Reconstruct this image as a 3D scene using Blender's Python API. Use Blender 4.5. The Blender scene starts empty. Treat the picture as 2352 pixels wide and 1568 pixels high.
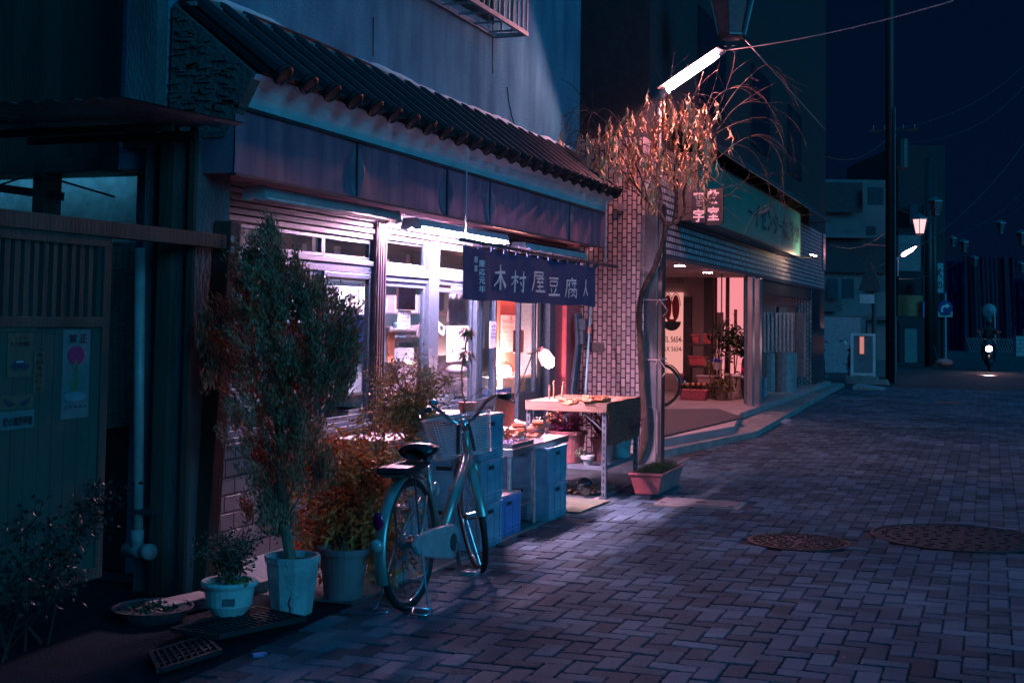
import bpy, bmesh, math, random
from math import sin, cos, pi, radians, sqrt, atan2, tan
from mathutils import Vector, Matrix
random.seed(7)
SC = bpy.context.scene
COL = SC.collection
# ---------------------------------------------------------------- camera (eye height 1.5 m, looking along the shop front)
EYE = Vector((0, 0, 1.5)); YAW = 0.35142586; PHI = .055; RHO = .015; FPX = 3000.; PPX = 1176.; PPY = 565.
cf = Vector((-sin(YAW)*cos(PHI), cos(YAW)*cos(PHI), sin(PHI)))
_r = Vector((cos(YAW), sin(YAW), 0)); _u = _r.cross(cf)
cr = _r*cos(RHO)+_u*sin(RHO); cu = _u*cos(RHO)-_r*sin(RHO)
def W(px, py, X=None, Y=None, Z=None, t=None):
    """point of the surveyed photo: sight line met with a plane of the place"""
    d = cf+cr*((px-PPX)/FPX)-cu*((py-PPY)/FPX)
    if X is not None: s = X/d.x
    elif Y is not None: s = Y/d.y
    elif Z is not None: s = (Z-EYE.z)/d.z
    else: s = t
    return EYE+d*s
cam = bpy.data.cameras.new('camera'); camo = bpy.data.objects.new('camera', cam); COL.objects.link(camo)
cam.sensor_width = 36; cam.lens = FPX/2352*36; cam.shift_y = -(784-PPY)/2352; cam.clip_end = 600; cam.clip_start = .05
camo.matrix_world = Matrix(((cr.x, cu.x, -cf.x, 0), (cr.y, cu.y, -cf.y, 0), (cr.z, cu.z, -cf.z, 1.5), (0, 0, 0, 1)))
SC.camera = camo
SC.view_settings.view_transform = 'Standard'; SC.view_settings.look = 'None'; SC.view_settings.gamma = 1; SC.view_settings.exposure = 0
SC.cycles.use_denoising = True
SC.cycles.max_bounces = 6; SC.cycles.transparent_max_bounces = 16; SC.cycles.sample_clamp_indirect = 3
SC.cycles.use_light_tree = True
# ---------------------------------------------------------------- materials
MC = {}
def mat(name, c, rough=.7, metal=0, c2=None, sc=12, bump=0, bsc=60, stretch=None, emis=None, es=0, spec=None, trans=0, detail=5, alpha=None):
    if name in MC: return MC[name]
    m = bpy.data.materials.new(name); m.use_nodes = True; nt = m.node_tree; N = nt.nodes; L = nt.links
    b = N['Principled BSDF']; b.inputs['Roughness'].default_value = rough; b.inputs['Metallic'].default_value = metal
    if spec is not None: b.inputs['Specular IOR Level'].default_value = spec
    tc = N.new('ShaderNodeTexCoord'); mp = N.new('ShaderNodeMapping'); L.new(tc.outputs['Object'], mp.inputs[0])
    if stretch: mp.inputs['Scale'].default_value = stretch
    nz = N.new('ShaderNodeTexNoise'); nz.inputs['Scale'].default_value = sc; nz.inputs['Detail'].default_value = detail; L.new(mp.outputs[0], nz.inputs[0])
    rp = N.new('ShaderNodeValToRGB'); rp.color_ramp.elements[0].position = .35; rp.color_ramp.elements[1].position = .68
    if c2 is None: c2 = tuple(x*.72 for x in c)
    rp.color_ramp.elements[0].color = (*c2, 1); rp.color_ramp.elements[1].color = (*c, 1)
    L.new(nz.outputs[0], rp.inputs[0]); L.new(rp.outputs[0], b.inputs['Base Color'])
    if bump:
        n2 = N.new('ShaderNodeTexNoise'); n2.inputs['Scale'].default_value = bsc; n2.inputs['Detail'].default_value = 4; L.new(mp.outputs[0], n2.inputs[0])
        bp = N.new('ShaderNodeBump'); bp.inputs['Strength'].default_value = bump; bp.inputs['Distance'].default_value = .02
        L.new(n2.outputs[0], bp.inputs['Height']); L.new(bp.outputs[0], b.inputs['Normal'])
    if emis: b.inputs['Emission Color'].default_value = (*emis, 1); b.inputs['Emission Strength'].default_value = es
    if trans: b.inputs['Transmission Weight'].default_value = trans
    MC[name] = m; return m
def glass(name, tint=(.86, .93, .96), gl=.1, rough=.04, wave=0):
    if name in MC: return MC[name]
    m = bpy.data.materials.new(name); m.use_nodes = True; nt = m.node_tree; N = nt.nodes; L = nt.links; N.clear()
    o = N.new('ShaderNodeOutputMaterial'); mx = N.new('ShaderNodeMixShader'); t = N.new('ShaderNodeBsdfTransparent'); g = N.new('ShaderNodeBsdfGlossy')
    t.inputs[0].default_value = (*tint, 1); g.inputs['Roughness'].default_value = rough; mx.inputs[0].default_value = gl
    L.new(t.outputs[0], mx.inputs[1]); L.new(g.outputs[0], mx.inputs[2]); L.new(mx.outputs[0], o.inputs[0])
    if wave:
        nz = N.new('ShaderNodeTexNoise'); nz.inputs['Scale'].default_value = 7; bp = N.new('ShaderNodeBump'); bp.inputs['Strength'].default_value = wave
        tc = N.new('ShaderNodeTexCoord'); L.new(tc.outputs['Object'], nz.inputs[0]); L.new(nz.outputs[0], bp.inputs['Height']); L.new(bp.outputs[0], g.inputs['Normal'])
    MC[name] = m; return m
def emit(name, c, s):
    if name in MC: return MC[name]
    m = bpy.data.materials.new(name); m.use_nodes = True; nt = m.node_tree; N = nt.nodes; N.clear()
    o = N.new('ShaderNodeOutputMaterial'); e = N.new('ShaderNodeEmission'); e.inputs[0].default_value = (*c, 1); e.inputs[1].default_value = s
    nt.links.new(e.outputs[0], o.inputs[0]); MC[name] = m; return m
def brick(name, c1, c2, mortar, w, h, ms, ax=('Y', 'Z'), rough=.5, off=.5, bump=.6, vert=False, mix2=None):
    """brick/tile pattern laid on the wall plane given by ax; w,h in metres; vert = courses run upward"""
    if name in MC: return MC[name]
    m = bpy.data.materials.new(name); m.use_nodes = True; nt = m.node_tree; N = nt.nodes; L = nt.links; b = N['Principled BSDF']
    tc = N.new('ShaderNodeTexCoord'); sp = N.new('ShaderNodeSeparateXYZ'); cb = N.new('ShaderNodeCombineXYZ'); L.new(tc.outputs['Object'], sp.inputs[0])
    a0, a1 = ax if not vert else (ax[1], ax[0])
    L.new(sp.outputs[a0], cb.inputs[0]); L.new(sp.outputs[a1], cb.inputs[1])
    t = N.new('ShaderNodeTexBrick'); L.new(cb.outputs[0], t.inputs['Vector']); t.inputs['Scale'].default_value = 1
    t.inputs['Brick Width'].default_value = w; t.inputs['Row Height'].default_value = h; t.inputs['Mortar Size'].default_value = ms
    t.inputs['Mortar Smooth'].default_value = .2; t.offset = off; t.inputs['Bias'].default_value = 0
    t.inputs['Color1'].default_value = (*c1, 1); t.inputs['Color2'].default_value = (*c2, 1); t.inputs['Mortar'].default_value = (*mortar, 1)
    nz = N.new('ShaderNodeTexNoise'); nz.inputs['Scale'].default_value = 9; L.new(tc.outputs['Object'], nz.inputs[0])
    mr = N.new('ShaderNodeMapRange'); mr.inputs[3].default_value = .72; mr.inputs[4].default_value = 1.2; L.new(nz.outputs[0], mr.inputs[0])
    mm = N.new('ShaderNodeMix'); mm.data_type = 'RGBA'; mm.blend_type = 'MULTIPLY'; mm.inputs[0].default_value = 1
    L.new(t.outputs[0], mm.inputs[6]); L.new(mr.outputs[0], mm.inputs[7]); L.new(mm.outputs[2], b.inputs['Base Color'])
    b.inputs['Roughness'].default_value = rough
    iv = N.new('ShaderNodeMath'); iv.operation = 'SUBTRACT'; iv.inputs[0].default_value = 1; L.new(t.outputs['Fac'], iv.inputs[1])
    bp = N.new('ShaderNodeBump'); bp.inputs['Strength'].default_value = bump; bp.inputs['Distance'].default_value = .006
    L.new(iv.outputs[0], bp.inputs['Height']); L.new(bp.outputs[0], b.inputs['Normal'])
    MC[name] = m; return m
# ---------------------------------------------------------------- mesh builder
LOC = {}
class MB:
    def __init__(s): s.v = []; s.f = []; s.m = []
    def add(s, vs, fs, m=0):
        n = len(s.v); s.v += [Vector(v) for v in vs]; s.f += [tuple(i+n for i in f) for f in fs]; s.m += [m]*len(fs); return s
    def box(s, x0, x1, y0, y1, z0, z1, m=0):
        return s.add([(x, y, z) for x in (x0, x1) for y in (y0, y1) for z in (z0, z1)],
                     [(0, 1, 3, 2), (4, 6, 7, 5), (0, 4, 5, 1), (2, 3, 7, 6), (0, 2, 6, 4), (1, 5, 7, 3)], m)
    def obox(s, c, sz, R=None, m=0):
        c = Vector(c); vs = []
        for x in (-.5, .5):
            for y in (-.5, .5):
                for z in (-.5, .5):
                    p = Vector((x*sz[0], y*sz[1], z*sz[2])); vs.append(c+(R@p if R is not None else p))
        return s.add(vs, [(0, 1, 3, 2), (4, 6, 7, 5), (0, 4, 5, 1), (2, 3, 7, 6), (0, 2, 6, 4), (1, 5, 7, 3)], m)
    def bar(s, p, q, w, h, up=(0, 0, 1), m=0):
        p = Vector(p); q = Vector(q); d = (q-p); Ln = d.length; d.normalize(); up = Vector(up)
        a = d.cross(up)
        if a.length < 1e-4: a = d.cross(Vector((1, 0, 0)))
        a.normalize(); b = a.cross(d); R = Matrix((d, a, b)).transposed()
        return s.obox((p+q)/2, (Ln, w, h), R, m)
    def tube(s, pts, r, seg=8, cap=True, m=0, flat=1):
        pts = [Vector(p) for p in pts]; n = len(pts); rs = r if isinstance(r, (list, tuple)) else [r]*n
        base = len(s.v); prev = None
        for i, p in enumerate(pts):
            d = (pts[min(i+1, n-1)]-pts[max(i-1, 0)])
            if d.length < 1e-9: d = Vector((0, 0, 1))
            d.normalize()
            if prev is None:
                a = d.cross(Vector((0, 0, 1)))
                if a.length < .05: a = d.cross(Vector((1, 0, 0)))
            else: a = prev-d*prev.dot(d)
            a.normalize(); prev = a; b = d.cross(a)
            for k in range(seg):
                t = 2*pi*k/seg; s.v.append(p+a*(cos(t)*rs[i])+b*(sin(t)*rs[i]*flat))
        for i in range(n-1):
            for k in range(seg):
                k2 = (k+1) % seg; s.f.append((base+i*seg+k, base+i*seg+k2, base+(i+1)*seg+k2, base+(i+1)*seg+k)); s.m.append(m)
        if cap: s.f.append(tuple(base+k for k in range(seg))[::-1]); s.f.append(tuple(base+(n-1)*seg+k for k in range(seg))); s.m += [m, m]
        return s
    def lathe(s, c, prof, seg=24, sx=1, sy=1, m=0, M=None, cap=True):
        c = Vector(c); base = len(s.v)
        for r, z in prof:
            for k in range(seg):
                t = 2*pi*k/seg; p = Vector((r*cos(t)*sx, r*sin(t)*sy, z)); s.v.append(c+(M@p if M is not None else p))
        n = len(prof)
        for i in range(n-1):
            for k in range(seg):
                k2 = (k+1) % seg; s.f.append((base+i*seg+k, base+i*seg+k2, base+(i+1)*seg+k2, base+(i+1)*seg+k)); s.m.append(m)
        if cap: s.f.append(tuple(base+k for k in range(seg))[::-1]); s.f.append(tuple(base+(n-1)*seg+k for k in range(seg))); s.m += [m, m]
        return s
    def ball(s, c, r, seg=12, rings=8, sc=(1, 1, 1), m=0, jit=0):
        c = Vector(c); base = len(s.v)
        for i in range(rings+1):
            a = pi*i/rings
            for k in range(seg):
                t = 2*pi*k/seg; j = 1+random.uniform(-jit, jit); s.v.append(c+Vector((r*sin(a)*cos(t)*sc[0]*j, r*sin(a)*sin(t)*sc[1]*j, -r*cos(a)*sc[2]*j)))
        for i in range(rings):
            for k in range(seg):
                k2 = (k+1) % seg; s.f.append((base+i*seg+k, base+i*seg+k2, base+(i+1)*seg+k2, base+(i+1)*seg+k)); s.m.append(m)
        return s
    def prism(s, poly, o, ax, ay, n, d, m=0):
        """2-D polygon poly in axes ax,ay at o, thickness d along n"""
        o = Vector(o); ax = Vector(ax); ay = Vector(ay); n = Vector(n); k = len(poly)
        A = [o+ax*p[0]+ay*p[1] for p in poly]; Bv = [a+n*d for a in A]
        return s.add(A+Bv, [tuple(range(k))[::-1], tuple(range(k, 2*k))]+[(i, (i+1) % k, k+(i+1) % k, k+i) for i in range(k)], m)
    def xf(s, M):
        s.v = [M@v for v in s.v]; return s
    def build(s, name, mats, parent=None, smooth=False, bevel=0, label=None, loc=None):
        if not isinstance(mats, (list, tuple)): mats = [mats]
        if parent is not None: L = LOC[parent.name]
        elif loc is not None: L = Vector(loc)
        else:
            xs = [v.x for v in s.v]; ys = [v.y for v in s.v]; L = Vector(((min(xs)+max(xs))/2, (min(ys)+max(ys))/2, min(v.z for v in s.v)))
        me = bpy.data.meshes.new(name); me.from_pydata([v-L for v in s.v], [], s.f)
        for mm in mats: me.materials.append(mm)
        if len(mats) > 1: me.polygons.foreach_set('material_index', s.m)
        if smooth: me.polygons.foreach_set('use_smooth', [True]*len(me.polygons))
        me.update()
        o = bpy.data.objects.new(name, me); COL.objects.link(o)
        if parent is not None: o.parent = parent
        else: o.location = L
        if parent is not None: LOC[o.name] = L
        else: LOC[o.name] = L
        if bevel:
            b = o.modifiers.new('bevel', 'BEVEL'); b.width = bevel; b.segments = 2; b.limit_method = 'ANGLE'
        if label: o['label'] = label
        return o
def root(name, loc, label, cat, group=None):
    o = bpy.data.objects.new(name, None); COL.objects.link(o); o.location = loc; o.empty_display_size = .1
    LOC[o.name] = Vector(loc); o['label'] = label; o['category'] = cat
    if group: o['group'] = group
    return o
def tag(o, label, cat, group=None):
    o['label'] = label; o['category'] = cat
    if group: o['group'] = group
    return o
def struct(o, kind='structure'):
    o['kind'] = kind; return o
def dup(r, loc, label, rotz=0, group=None, scale=1):
    def rec(o, par):
        c = o.copy(); COL.objects.link(c)
        if par is not None: c.parent = par
        for ch in kids.get(o.name, []): rec(ch, c)
        return c
    kids = {}
    for o in list(COL.objects):
        if o.parent: kids.setdefault(o.parent.name, []).append(o)
    c = rec(r, None); c.location = loc; c.rotation_euler = (0, 0, rotz+r.rotation_euler.z); c['label'] = label
    if scale != 1: c.scale = (scale,)*3
    if group: c['group'] = group
    return c
def glyph(mb, s, c, ax, ay, w, h, off=.012, thick=.002, curvef=None, shear=0, m=0):
    """writing: glyph outlines scaled to w x h, centred at c"""
    cu_ = bpy.data.curves.new('t', 'FONT'); cu_.body = s; cu_.offset = off; cu_.size = 1; cu_.resolution_u = 3
    o = bpy.data.objects.new('t', cu_); COL.objects.link(o)
    dg = bpy.context.evaluated_depsgraph_get(); me = bpy.data.meshes.new_from_object(o.evaluated_get(dg))
    vs = [v.co.copy() for v in me.vertices]; fs = [tuple(p.vertices) for p in me.polygons]
    bpy.data.objects.remove(o); bpy.data.curves.remove(cu_); bpy.data.meshes.remove(me)
    if not vs: return mb
    x0 = min(v.x for v in vs); x1 = max(v.x for v in vs); y0 = min(v.y for v in vs); y1 = max(v.y for v in vs)
    ax = Vector(ax); ay = Vector(ay); n = ax.cross(ay); c = Vector(c); out = []
    for v in vs:
        a = ((v.x-x0)/max(x1-x0, 1e-6)-.5); b = ((v.y-y0)/max(y1-y0, 1e-6)-.5)
        p = c+ax*(a+shear*b)*w+ay*b*h+n*thick
        if curvef: p = curvef(p)
        out.append(p)
    mb.add(out, fs, m); return mb
XP, YP, ZP = Vector((1, 0, 0)), Vector((0, 1, 0)), Vector((0, 0, 1))
def wob(f=1): return random.uniform(-f, f)
def area(name, loc, d, sx, sy, col, e, spread=pi):
    l = bpy.data.lights.new(name, 'AREA'); l.shape = 'RECTANGLE'; l.size = sx; l.size_y = sy; l.color = col; l.energy = e; l.spread = spread
    o = bpy.data.objects.new(name, l); COL.objects.link(o); o.location = loc; o.rotation_euler = Vector(d).to_track_quat('-Z', 'Y').to_euler(); return o
def point(name, loc, col, e, r=.03):
    l = bpy.data.lights.new(name, 'POINT'); l.color = col; l.energy = e; l.shadow_soft_size = r
    o = bpy.data.objects.new(name, l); COL.objects.link(o); o.location = loc; return o
# ================================================================= common materials
M_alu = mat('aluminium', (.085, .14, .19), .38, .6, sc=30, bump=.05)
M_dkmet = mat('dark_metal', (.10, .10, .11), .4, .6)
M_stucco = mat('stucco', (.09, .31, .41), .95, spec=.08, c2=(.045, .17, .25), sc=3.4, stretch=(1, 1, .3), bump=.9, bsc=130, detail=9)
M_plaster = mat('white_plaster', (.56, .66, .70), .85, c2=(.42, .52, .56), sc=3, bump=.25, bsc=50)
M_dkwood = mat('dark_wood', (.07, .055, .045), .7, c2=(.03, .025, .02), sc=5, stretch=(1, 1, .1), bump=.3)
M_wood = mat('pale_wood', (.52, .38, .26), .6, c2=(.36, .25, .16), sc=8, stretch=(1, .3, 1), bump=.2)
M_black = mat('near_black', (.02, .02, .022), .6)
M_blkrub = mat('rubber', (.016, .016, .018), .55)
M_paper = mat('paper', (.72, .70, .68), .8, sc=3)
M_ink = mat('ink', (.02, .02, .03), .7)
M_glass = glass('window_glass', gl=.05, wave=.25)
M_conc = mat('concrete', (.26, .25, .24), .9, c2=(.17, .165, .16), sc=4, bump=.5, bsc=70)
M_white = mat('white_paint', (.72, .72, .72), .45, sc=5)
M_soil = mat('soil', (.05, .035, .025), 1, bump=1, bsc=90)
M_terra = mat('terracotta', (.42, .17, .12), .8, sc=14, bump=.25, c2=(.30, .12, .09))
M_pink = mat('pink_plastic', (.60, .22, .22), .5, sc=20, bump=.35, bsc=45)
M_blue = mat('blue_plastic', (.05, .16, .42), .38, sc=10, c2=(.035, .11, .33))
M_steel = mat('stainless', (.56, .57, .58), .28, .9, sc=20, bump=.06)
M_bark = mat('bark', (.34, .20, .14), .9, c2=(.17, .10, .07), sc=18, stretch=(1, 1, .25), bump=1, bsc=50)
# ================================================================= ground
def ground_mat():
    m = mat('paving', spec=.10, c=(.100, .165, .210), rough=.75, c2=(.044, .090, .122), sc=.9, bump=.8, bsc=180, detail=12)
    nt = m.node_tree; N = nt.nodes; L = nt.links; b = N['Principled BSDF']
    g = N.new('ShaderNodeNewGeometry'); mr = N.new('ShaderNodeMapRange'); mr.inputs[3].default_value = .50; mr.inputs[4].default_value = 1.35
    L.new(g.outputs['Random Per Island'], mr.inputs[0])
    src = b.inputs['Base Color'].links[0].from_socket; mm = N.new('ShaderNodeMix'); mm.data_type = 'RGBA'; mm.blend_type = 'MULTIPLY'; mm.inputs[0].default_value = 1
    L.new(src, mm.inputs[6]); L.new(mr.outputs[0], mm.inputs[7]); L.new(mm.outputs[2], b.inputs['Base Color']); return m
M_pav = ground_mat()
M_asph = mat('asphalt', (.028, .042, .052), .85, c2=(.018, .028, .036), sc=2, bump=.6, bsc=200)
g = MB(); g.box(-60, 60, -20, 160, -.3, -.012); struct(g.build('ground', M_asph))
# paving stones: 214 x 107 mm zigzag-edged blocks laid in herringbone, each with a bevelled top
pv = MB(); w = .107; GAP = .0030
holes = [(-1.24, 9.17, .37), (-.22, 9.85, .61)]
def stone(cx, cy, horiz):
    hl, hw = w-GAP, w/2-GAP; pts = []
    zz = [(-hl, 0), (-hl*.72, .006), (-hl*.45, -.004), (-hl*.2, .006), (0, -.003), (hl*.25, .006), (hl*.5, -.004), (hl*.75, .005), (hl, 0)]
    pts = [(a, -hw+b*.8) for a, b in zz]+[(hl+.003, -hw*.3), (hl-.003, hw*.35)]+[(a, hw-b*.8) for a, b in zz[::-1]]+[(-hl-.003, hw*.3), (-hl+.003, -hw*.35)]
    zt = random.uniform(-.004, .003); tx = wob(.018); ty = wob(.018)
    k = len(pts); V = []
    for s_, zz_ in ((1, -.012), (1, -.003), (.955, 0)):
        for a, b in pts:
            a2 = a*(s_ if s_ == 1 else 1-(.0042/hl)); b2 = b*(s_ if s_ == 1 else 1-(.0042/hw))
            x, y = (a2, b2) if horiz else (-b2, a2)
            V.append((cx+x, cy+y, zt+zz_+tx*x+ty*y))
    F = [tuple(range(2*k, 3*k))]
    for i in range(k):
        j = (i+1) % k
        F.append((i, j, k+j, k+i)); F.append((k+i, k+j, 2*k+j, 2*k+i))
    pv.add(V, F)
nx = int(10/w); ny = int(33/w)
for i in range(-2, 70):
    for j in range(0, 300):
        # herringbone: unit of period 4w
        k = (i-j) % 4
        x = -3.12+i*w; y = 3.9+j*w
        if x > 3.6+.0*y: continue
        if y > 32: continue
        if k == 0: cx, cy, hz = x+w, y+w/2, True
        elif k == 3: cx, cy, hz = x+w/2, y+w, False
        else: continue
        if cx < -3.1 or any((cx-a)**2+(cy-b)**2 < r*r for a, b, r in holes): continue
        if abs(cx+2.25) < .42 and abs(cy-10.76) < .3: continue
        # keep only what the camera region or a step aside may see
        if cy < 4.2+.6*max(0, -cx-1) and cx > -2.8 and cy < 3.9: continue
        stone(cx, cy, hz)
o = pv.build('paving', M_pav, loc=(0, 0, 0)); struct(o)
# concrete apron along the shop, left part coloured dark for the unlit corner
ap = MB(); ap.box(-4.45, -3.13, 6.2, 14.2, -.05, .004); struct(ap.build('pavement', mat('apron_concrete', (.13, .165, .18), .9, spec=.1, c2=(.075, .10, .11), sc=3, bump=.5, bsc=60), bevel=.006))
ap = MB(); ap.box(-9, -3.13, 2, 6.195, -.05, .0); struct(ap.build('pavement', mat('shaded_ground', (.008, .020, .028), .95, bump=.6, spec=.03)))
ed = MB(); ed.box(-3.125, -3.085, 6.9, 14.2, -.05, .006); struct(ed.build('kerb', mat('kerb_stone', (.2, .2, .2), .85, bump=.3), bevel=.004))
# manhole covers
def manhole(c, r, label, cat='manhole cover'):
    M_iron = mat('cast_iron', (.022, .03, .036), .5, .5, sc=20, bump=.3)
    rt = root('manhole_cover', (c[0], c[1], 0), label, cat)
    m = MB(); m.lathe((c[0], c[1], -.03), [(r, 0), (r, .036), (r-.02, .038), (r-.024, .028)], 48); m.build('rim', M_iron, rt)
    m = MB(); m.lathe((c[0], c[1], -.03), [(r-.03, 0), (r-.03, .032), (.001, .033)], 48, cap=False)
    for k, rr in enumerate((.08, .14, .20, .26, .31)):
        n = 6+k*6
        for i in range(n):
            a = 2*pi*i/n+k*.3; m.obox((c[0]+rr*cos(a)*r/.37, c[1]+rr*sin(a)*r/.37, .006), (.03, .045 if i % 2 else .02, .007), Matrix.Rotation(a+(.6 if k % 2 else -.3), 3, 'Z'))
    m.build('lid', M_iron, rt)
manhole((-1.24, 9.17), .345, 'round cast iron manhole cover with raised studs in the pavers', 'manhole cover')
manhole((-.22, 9.85), .60, 'larger dark manhole cover at the right edge of the street', 'manhole cover')
rt = root('drain_cover', (-2.25, 10.76, 0), 'square concrete access cover set in the pavers beside the long pink planter', 'drain cover')
m = MB(); m.box(-2.60, -1.90, 10.53, 10.99, -.03, .002); m.build('frame', M_conc, rt)
m = MB(); m.box(-2.56, -1.94, 10.57, 10.95, -.02, .010); m.build('lid', mat('lid_concrete', (.2, .2, .205), .8, bump=.4), rt, bevel=.004)
m = MB(); m.lathe((-2.25, 10.76, .010), [(.045, 0), (.045, .003), (.03, .004)], 20); m.build('lifting_hole', M_black, rt)
for a, b in ((-2.53, 10.6), (-1.97, 10.6), (-2.53, 10.92), (-1.97, 10.92)): m = MB(); m.box(a-.022, a+.022, b-.014, b+.014, .0105, .0135); m.build('lifting_slot', M_black, rt)
pass
for k, (px, py, ln) in enumerate(((2185, 925, .9), (2262, 862, 1.1))):
    c = W(px, py, Z=0); m = MB(); m.lathe((c.x, c.y, -.02), [(.36*ln, 0), (.36*ln, .024), (.02, .026)], 30)
    o = m.build('manhole_cover', mat('cast_iron2', (.16, .16, .17), .3, .7, bump=.2)); tag(o, ['shiny manhole cover far down the dark street, nearer of two', 'shiny round cover under the headlight of the motorbike'][k], 'manhole cover')
# metal gratings at lower left and their boards
def grate(pts, label, nb, cat='grating'):
    A, B, C_, D = [Vector(p) for p in pts]
    rt = root('drain_grating', (A+C_)/2, label, cat)
    m = MB()
    for p, q in ((A, B), (B, C_), (C_, D), (D, A)): m.bar(p, q, .02, .02)
    m.build('frame', mat('old_iron', (.03, .035, .04), .6, .4), rt); m = MB()
    for i in range(1, nb):
        t = i/nb; m.bar(A.lerp(B, t), D.lerp(C_, t), .012, .016)
    for t in (.3, .5, .7): m.bar(A.lerp(D, t), B.lerp(C_, t), .02, .008)
    m.build('bars', mat('old_iron', (.03, .035, .04)), rt)
grate([W(a, b, Z=.03) for a, b in ((365, 1540), (505, 1495), (470, 1462), (345, 1500))], 'ribbed steel grating lying in the lower left corner', 9)
grate([W(a, b, Z=.05) for a, b in ((500, 1462), (700, 1420), (590, 1395), (395, 1445))], 'ribbed ramp board under the white bowl pot', 14)
# ================================================================= world with a bright zenith added as fill, and an added blue sun
wd = bpy.data.worlds.new('World'); SC.world = wd; wd.use_nodes = True; N = wd.node_tree.nodes; L = wd.node_tree.links
bg = N['Background']; tc = N.new('ShaderNodeTexCoord'); sp = N.new('ShaderNodeSeparateXYZ'); rp = N.new('ShaderNodeValToRGB')
L.new(tc.outputs['Generated'], sp.inputs[0]); L.new(sp.outputs['Z'], rp.inputs[0]); L.new(rp.outputs[0], bg.inputs[0])
e = rp.color_ramp.elements; e[0].position = 0; e[0].color = (.0005, .0048, .019, 1); e[1].position = .36; e[1].color = (.0005, .0040, .016, 1)
x = rp.color_ramp.elements.new(.62); x.color = (.0, .115, .30, 1); x = rp.color_ramp.elements.new(1); x.color = (.0, .16, .42, 1)  # bright teal zenith above the view, added as soft fill
bg.inputs[1].default_value = 1.0
sl = bpy.data.lights.new('fill_sun', 'SUN'); sl.angle = radians(25); sl.color = (.04, .52, 1); sl.energy = 1.0  # soft blue sun added to light the road and street-side walls
so = bpy.data.objects.new('fill_sun', sl); COL.objects.link(so); so.rotation_euler = Vector((-.74, .42, -.22)).to_track_quat('-Z', 'Y').to_euler()
# ================================================================= tofu shop building
XW = -4.30
def YF(px, X=XW): return W(px, 700, X=X).y
SL, SR = 6.42, 13.84
shop = root('shop_building', (XW, 10, 0), 'old two-storey shop with tiled lean-to roof, maroon fascia board and glazed front', 'shop')
M_fascia = mat('maroon_sheet', (.30, .14, .19), .6, 0, c2=(.13, .08, .13), sc=3, stretch=(1, 3, .5), bump=.15, bsc=9)
M_shut = mat('shutter', (.10, .12, .14), .5, .4, bump=.1)
M_room = mat('room_plaster', (.26, .30, .33), .9, c2=(.12, .17, .20), sc=2.5, bump=.2)
# upper stuccoed wall (with window opening) and lower parts
m = MB()
m.box(-4.6, XW-.0, 6.1, SR+.02, 2.3, 8)
m.build('wall', M_stucco, shop)
m = MB()  # cracks and joints in the render: thin raised and sunken lines
for px, y0, y1 in ((858, 40, 130), (1132, 5, 170)):
    a = W(px, y0, X=XW+.003); b = W(px+random.randint(-3, 3), y1, X=XW+.003); m.bar(a, b, .008, .006, up=(1, 0, 0))
pts = [W(a, b, X=XW+.004) for a, b in ((1165, 200), (1168, 230), (1175, 265), (1186, 300), (1190, 320))]; m.tube(pts, .004, 5)
m.build('crack', mat('crack', (.05, .05, .05), .9), shop)
# interior room shell
m = MB(); m.box(-7.6, -7.5, 6.95, SR, 0, 2.7); m.box(-7.5, -4.64, 6.95, 7.0, 0, 2.7); m.box(-4.70, -4.64, 6.41, 6.95, 0, 2.7); m.box(-7.5, XW-.02, SR-.04, SR+.0, 0, 2.7)
m.build('inner_wall', M_room, shop)
m = MB(); m.box(-7.5, XW-.02, 7.0, SR-.04, 2.62, 2.7); m.build('ceiling', mat('ceiling_board', (.5, .5, .5), .8), shop)
m = MB(); m.box(-7.5, XW-.02, 7.0, SR-.04, -.02, .02); m.build('floor', M_conc, shop)
# tiled low wall under the windows
M_bigtile = brick('grey_wall_tile', (.20, .21, .22), (.15, .155, .165), (.015, .015, .018), .215, .105, .007, rough=.35)
m = MB(); m.box(XW-.16, XW+.02, SL, YF(1083), 0, .70); m.build('tiled_base', M_bigtile, shop)
# shutter housing: ribbed slats above the windows
m = MB()
for i in range(7):
    z = 2.06+i*.042; m.box(XW-.02, XW+.035+.012*(i % 2), SL, 8.70, z, z+.036)
m.build('shutter_housing', M_shut, shop, bevel=.004)
m = MB()
for i in range(5):
    z = 2.125+i*.042; m.box(XW-.02, XW+.03+.012*(i % 2), 8.84, 13.8, z, z+.036)
m.build('shutter_housing', M_shut, shop, bevel=.004)
m = MB(); m.box(XW-.28, XW-.02, SL, 13.8, 2.06, 2.40); m.build('lintel', M_dkwood, shop)
# fascia: sheets with buckled seams, closed below and at the end
def fx(y, z):
    d = 0
    for y0, s_ in ((7.55, 1), (9.05, 1), (9.95, .8), (12.1, .5)):
        k = y-y0
        d += s_*(.050*math.exp(-(k/.11)**2)*math.exp(-((z-2.42)/.12)**2)*(-1 if k < 0 else 1)*min(1, abs(k)/.02))
    return -3.85+d+.004*sin(y*5+z*9)
m = MB(); NY = 360; NZ = 14; Y0, Y1, Z0, Z1 = 6.10, 13.36, 2.265, 2.615
for i in range(NY+1):
    for j in range(NZ+1):
        y = Y0+(Y1-Y0)*i/NY; z = Z0+(Z1-Z0)*j/NZ; m.v.append(Vector((fx(y, z), y, z)))
for i in range(NY):
    for j in range(NZ):
        a = i*(NZ+1)+j; m.f.append((a, a+NZ+1, a+NZ+2, a+1)); m.m.append(0)
m.box(-4.28, -3.86, Y0+.01, Y0+.03, Z0, Z1+.18); m.box(-4.28, -3.86, Y1-.03, Y1, Z0, Z1); m.box(-4.28, -3.875, Y0+.03, Y1-.03, Z0+.03, Z0+.045)
m.build('fascia', M_fascia, shop, smooth=False)
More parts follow.
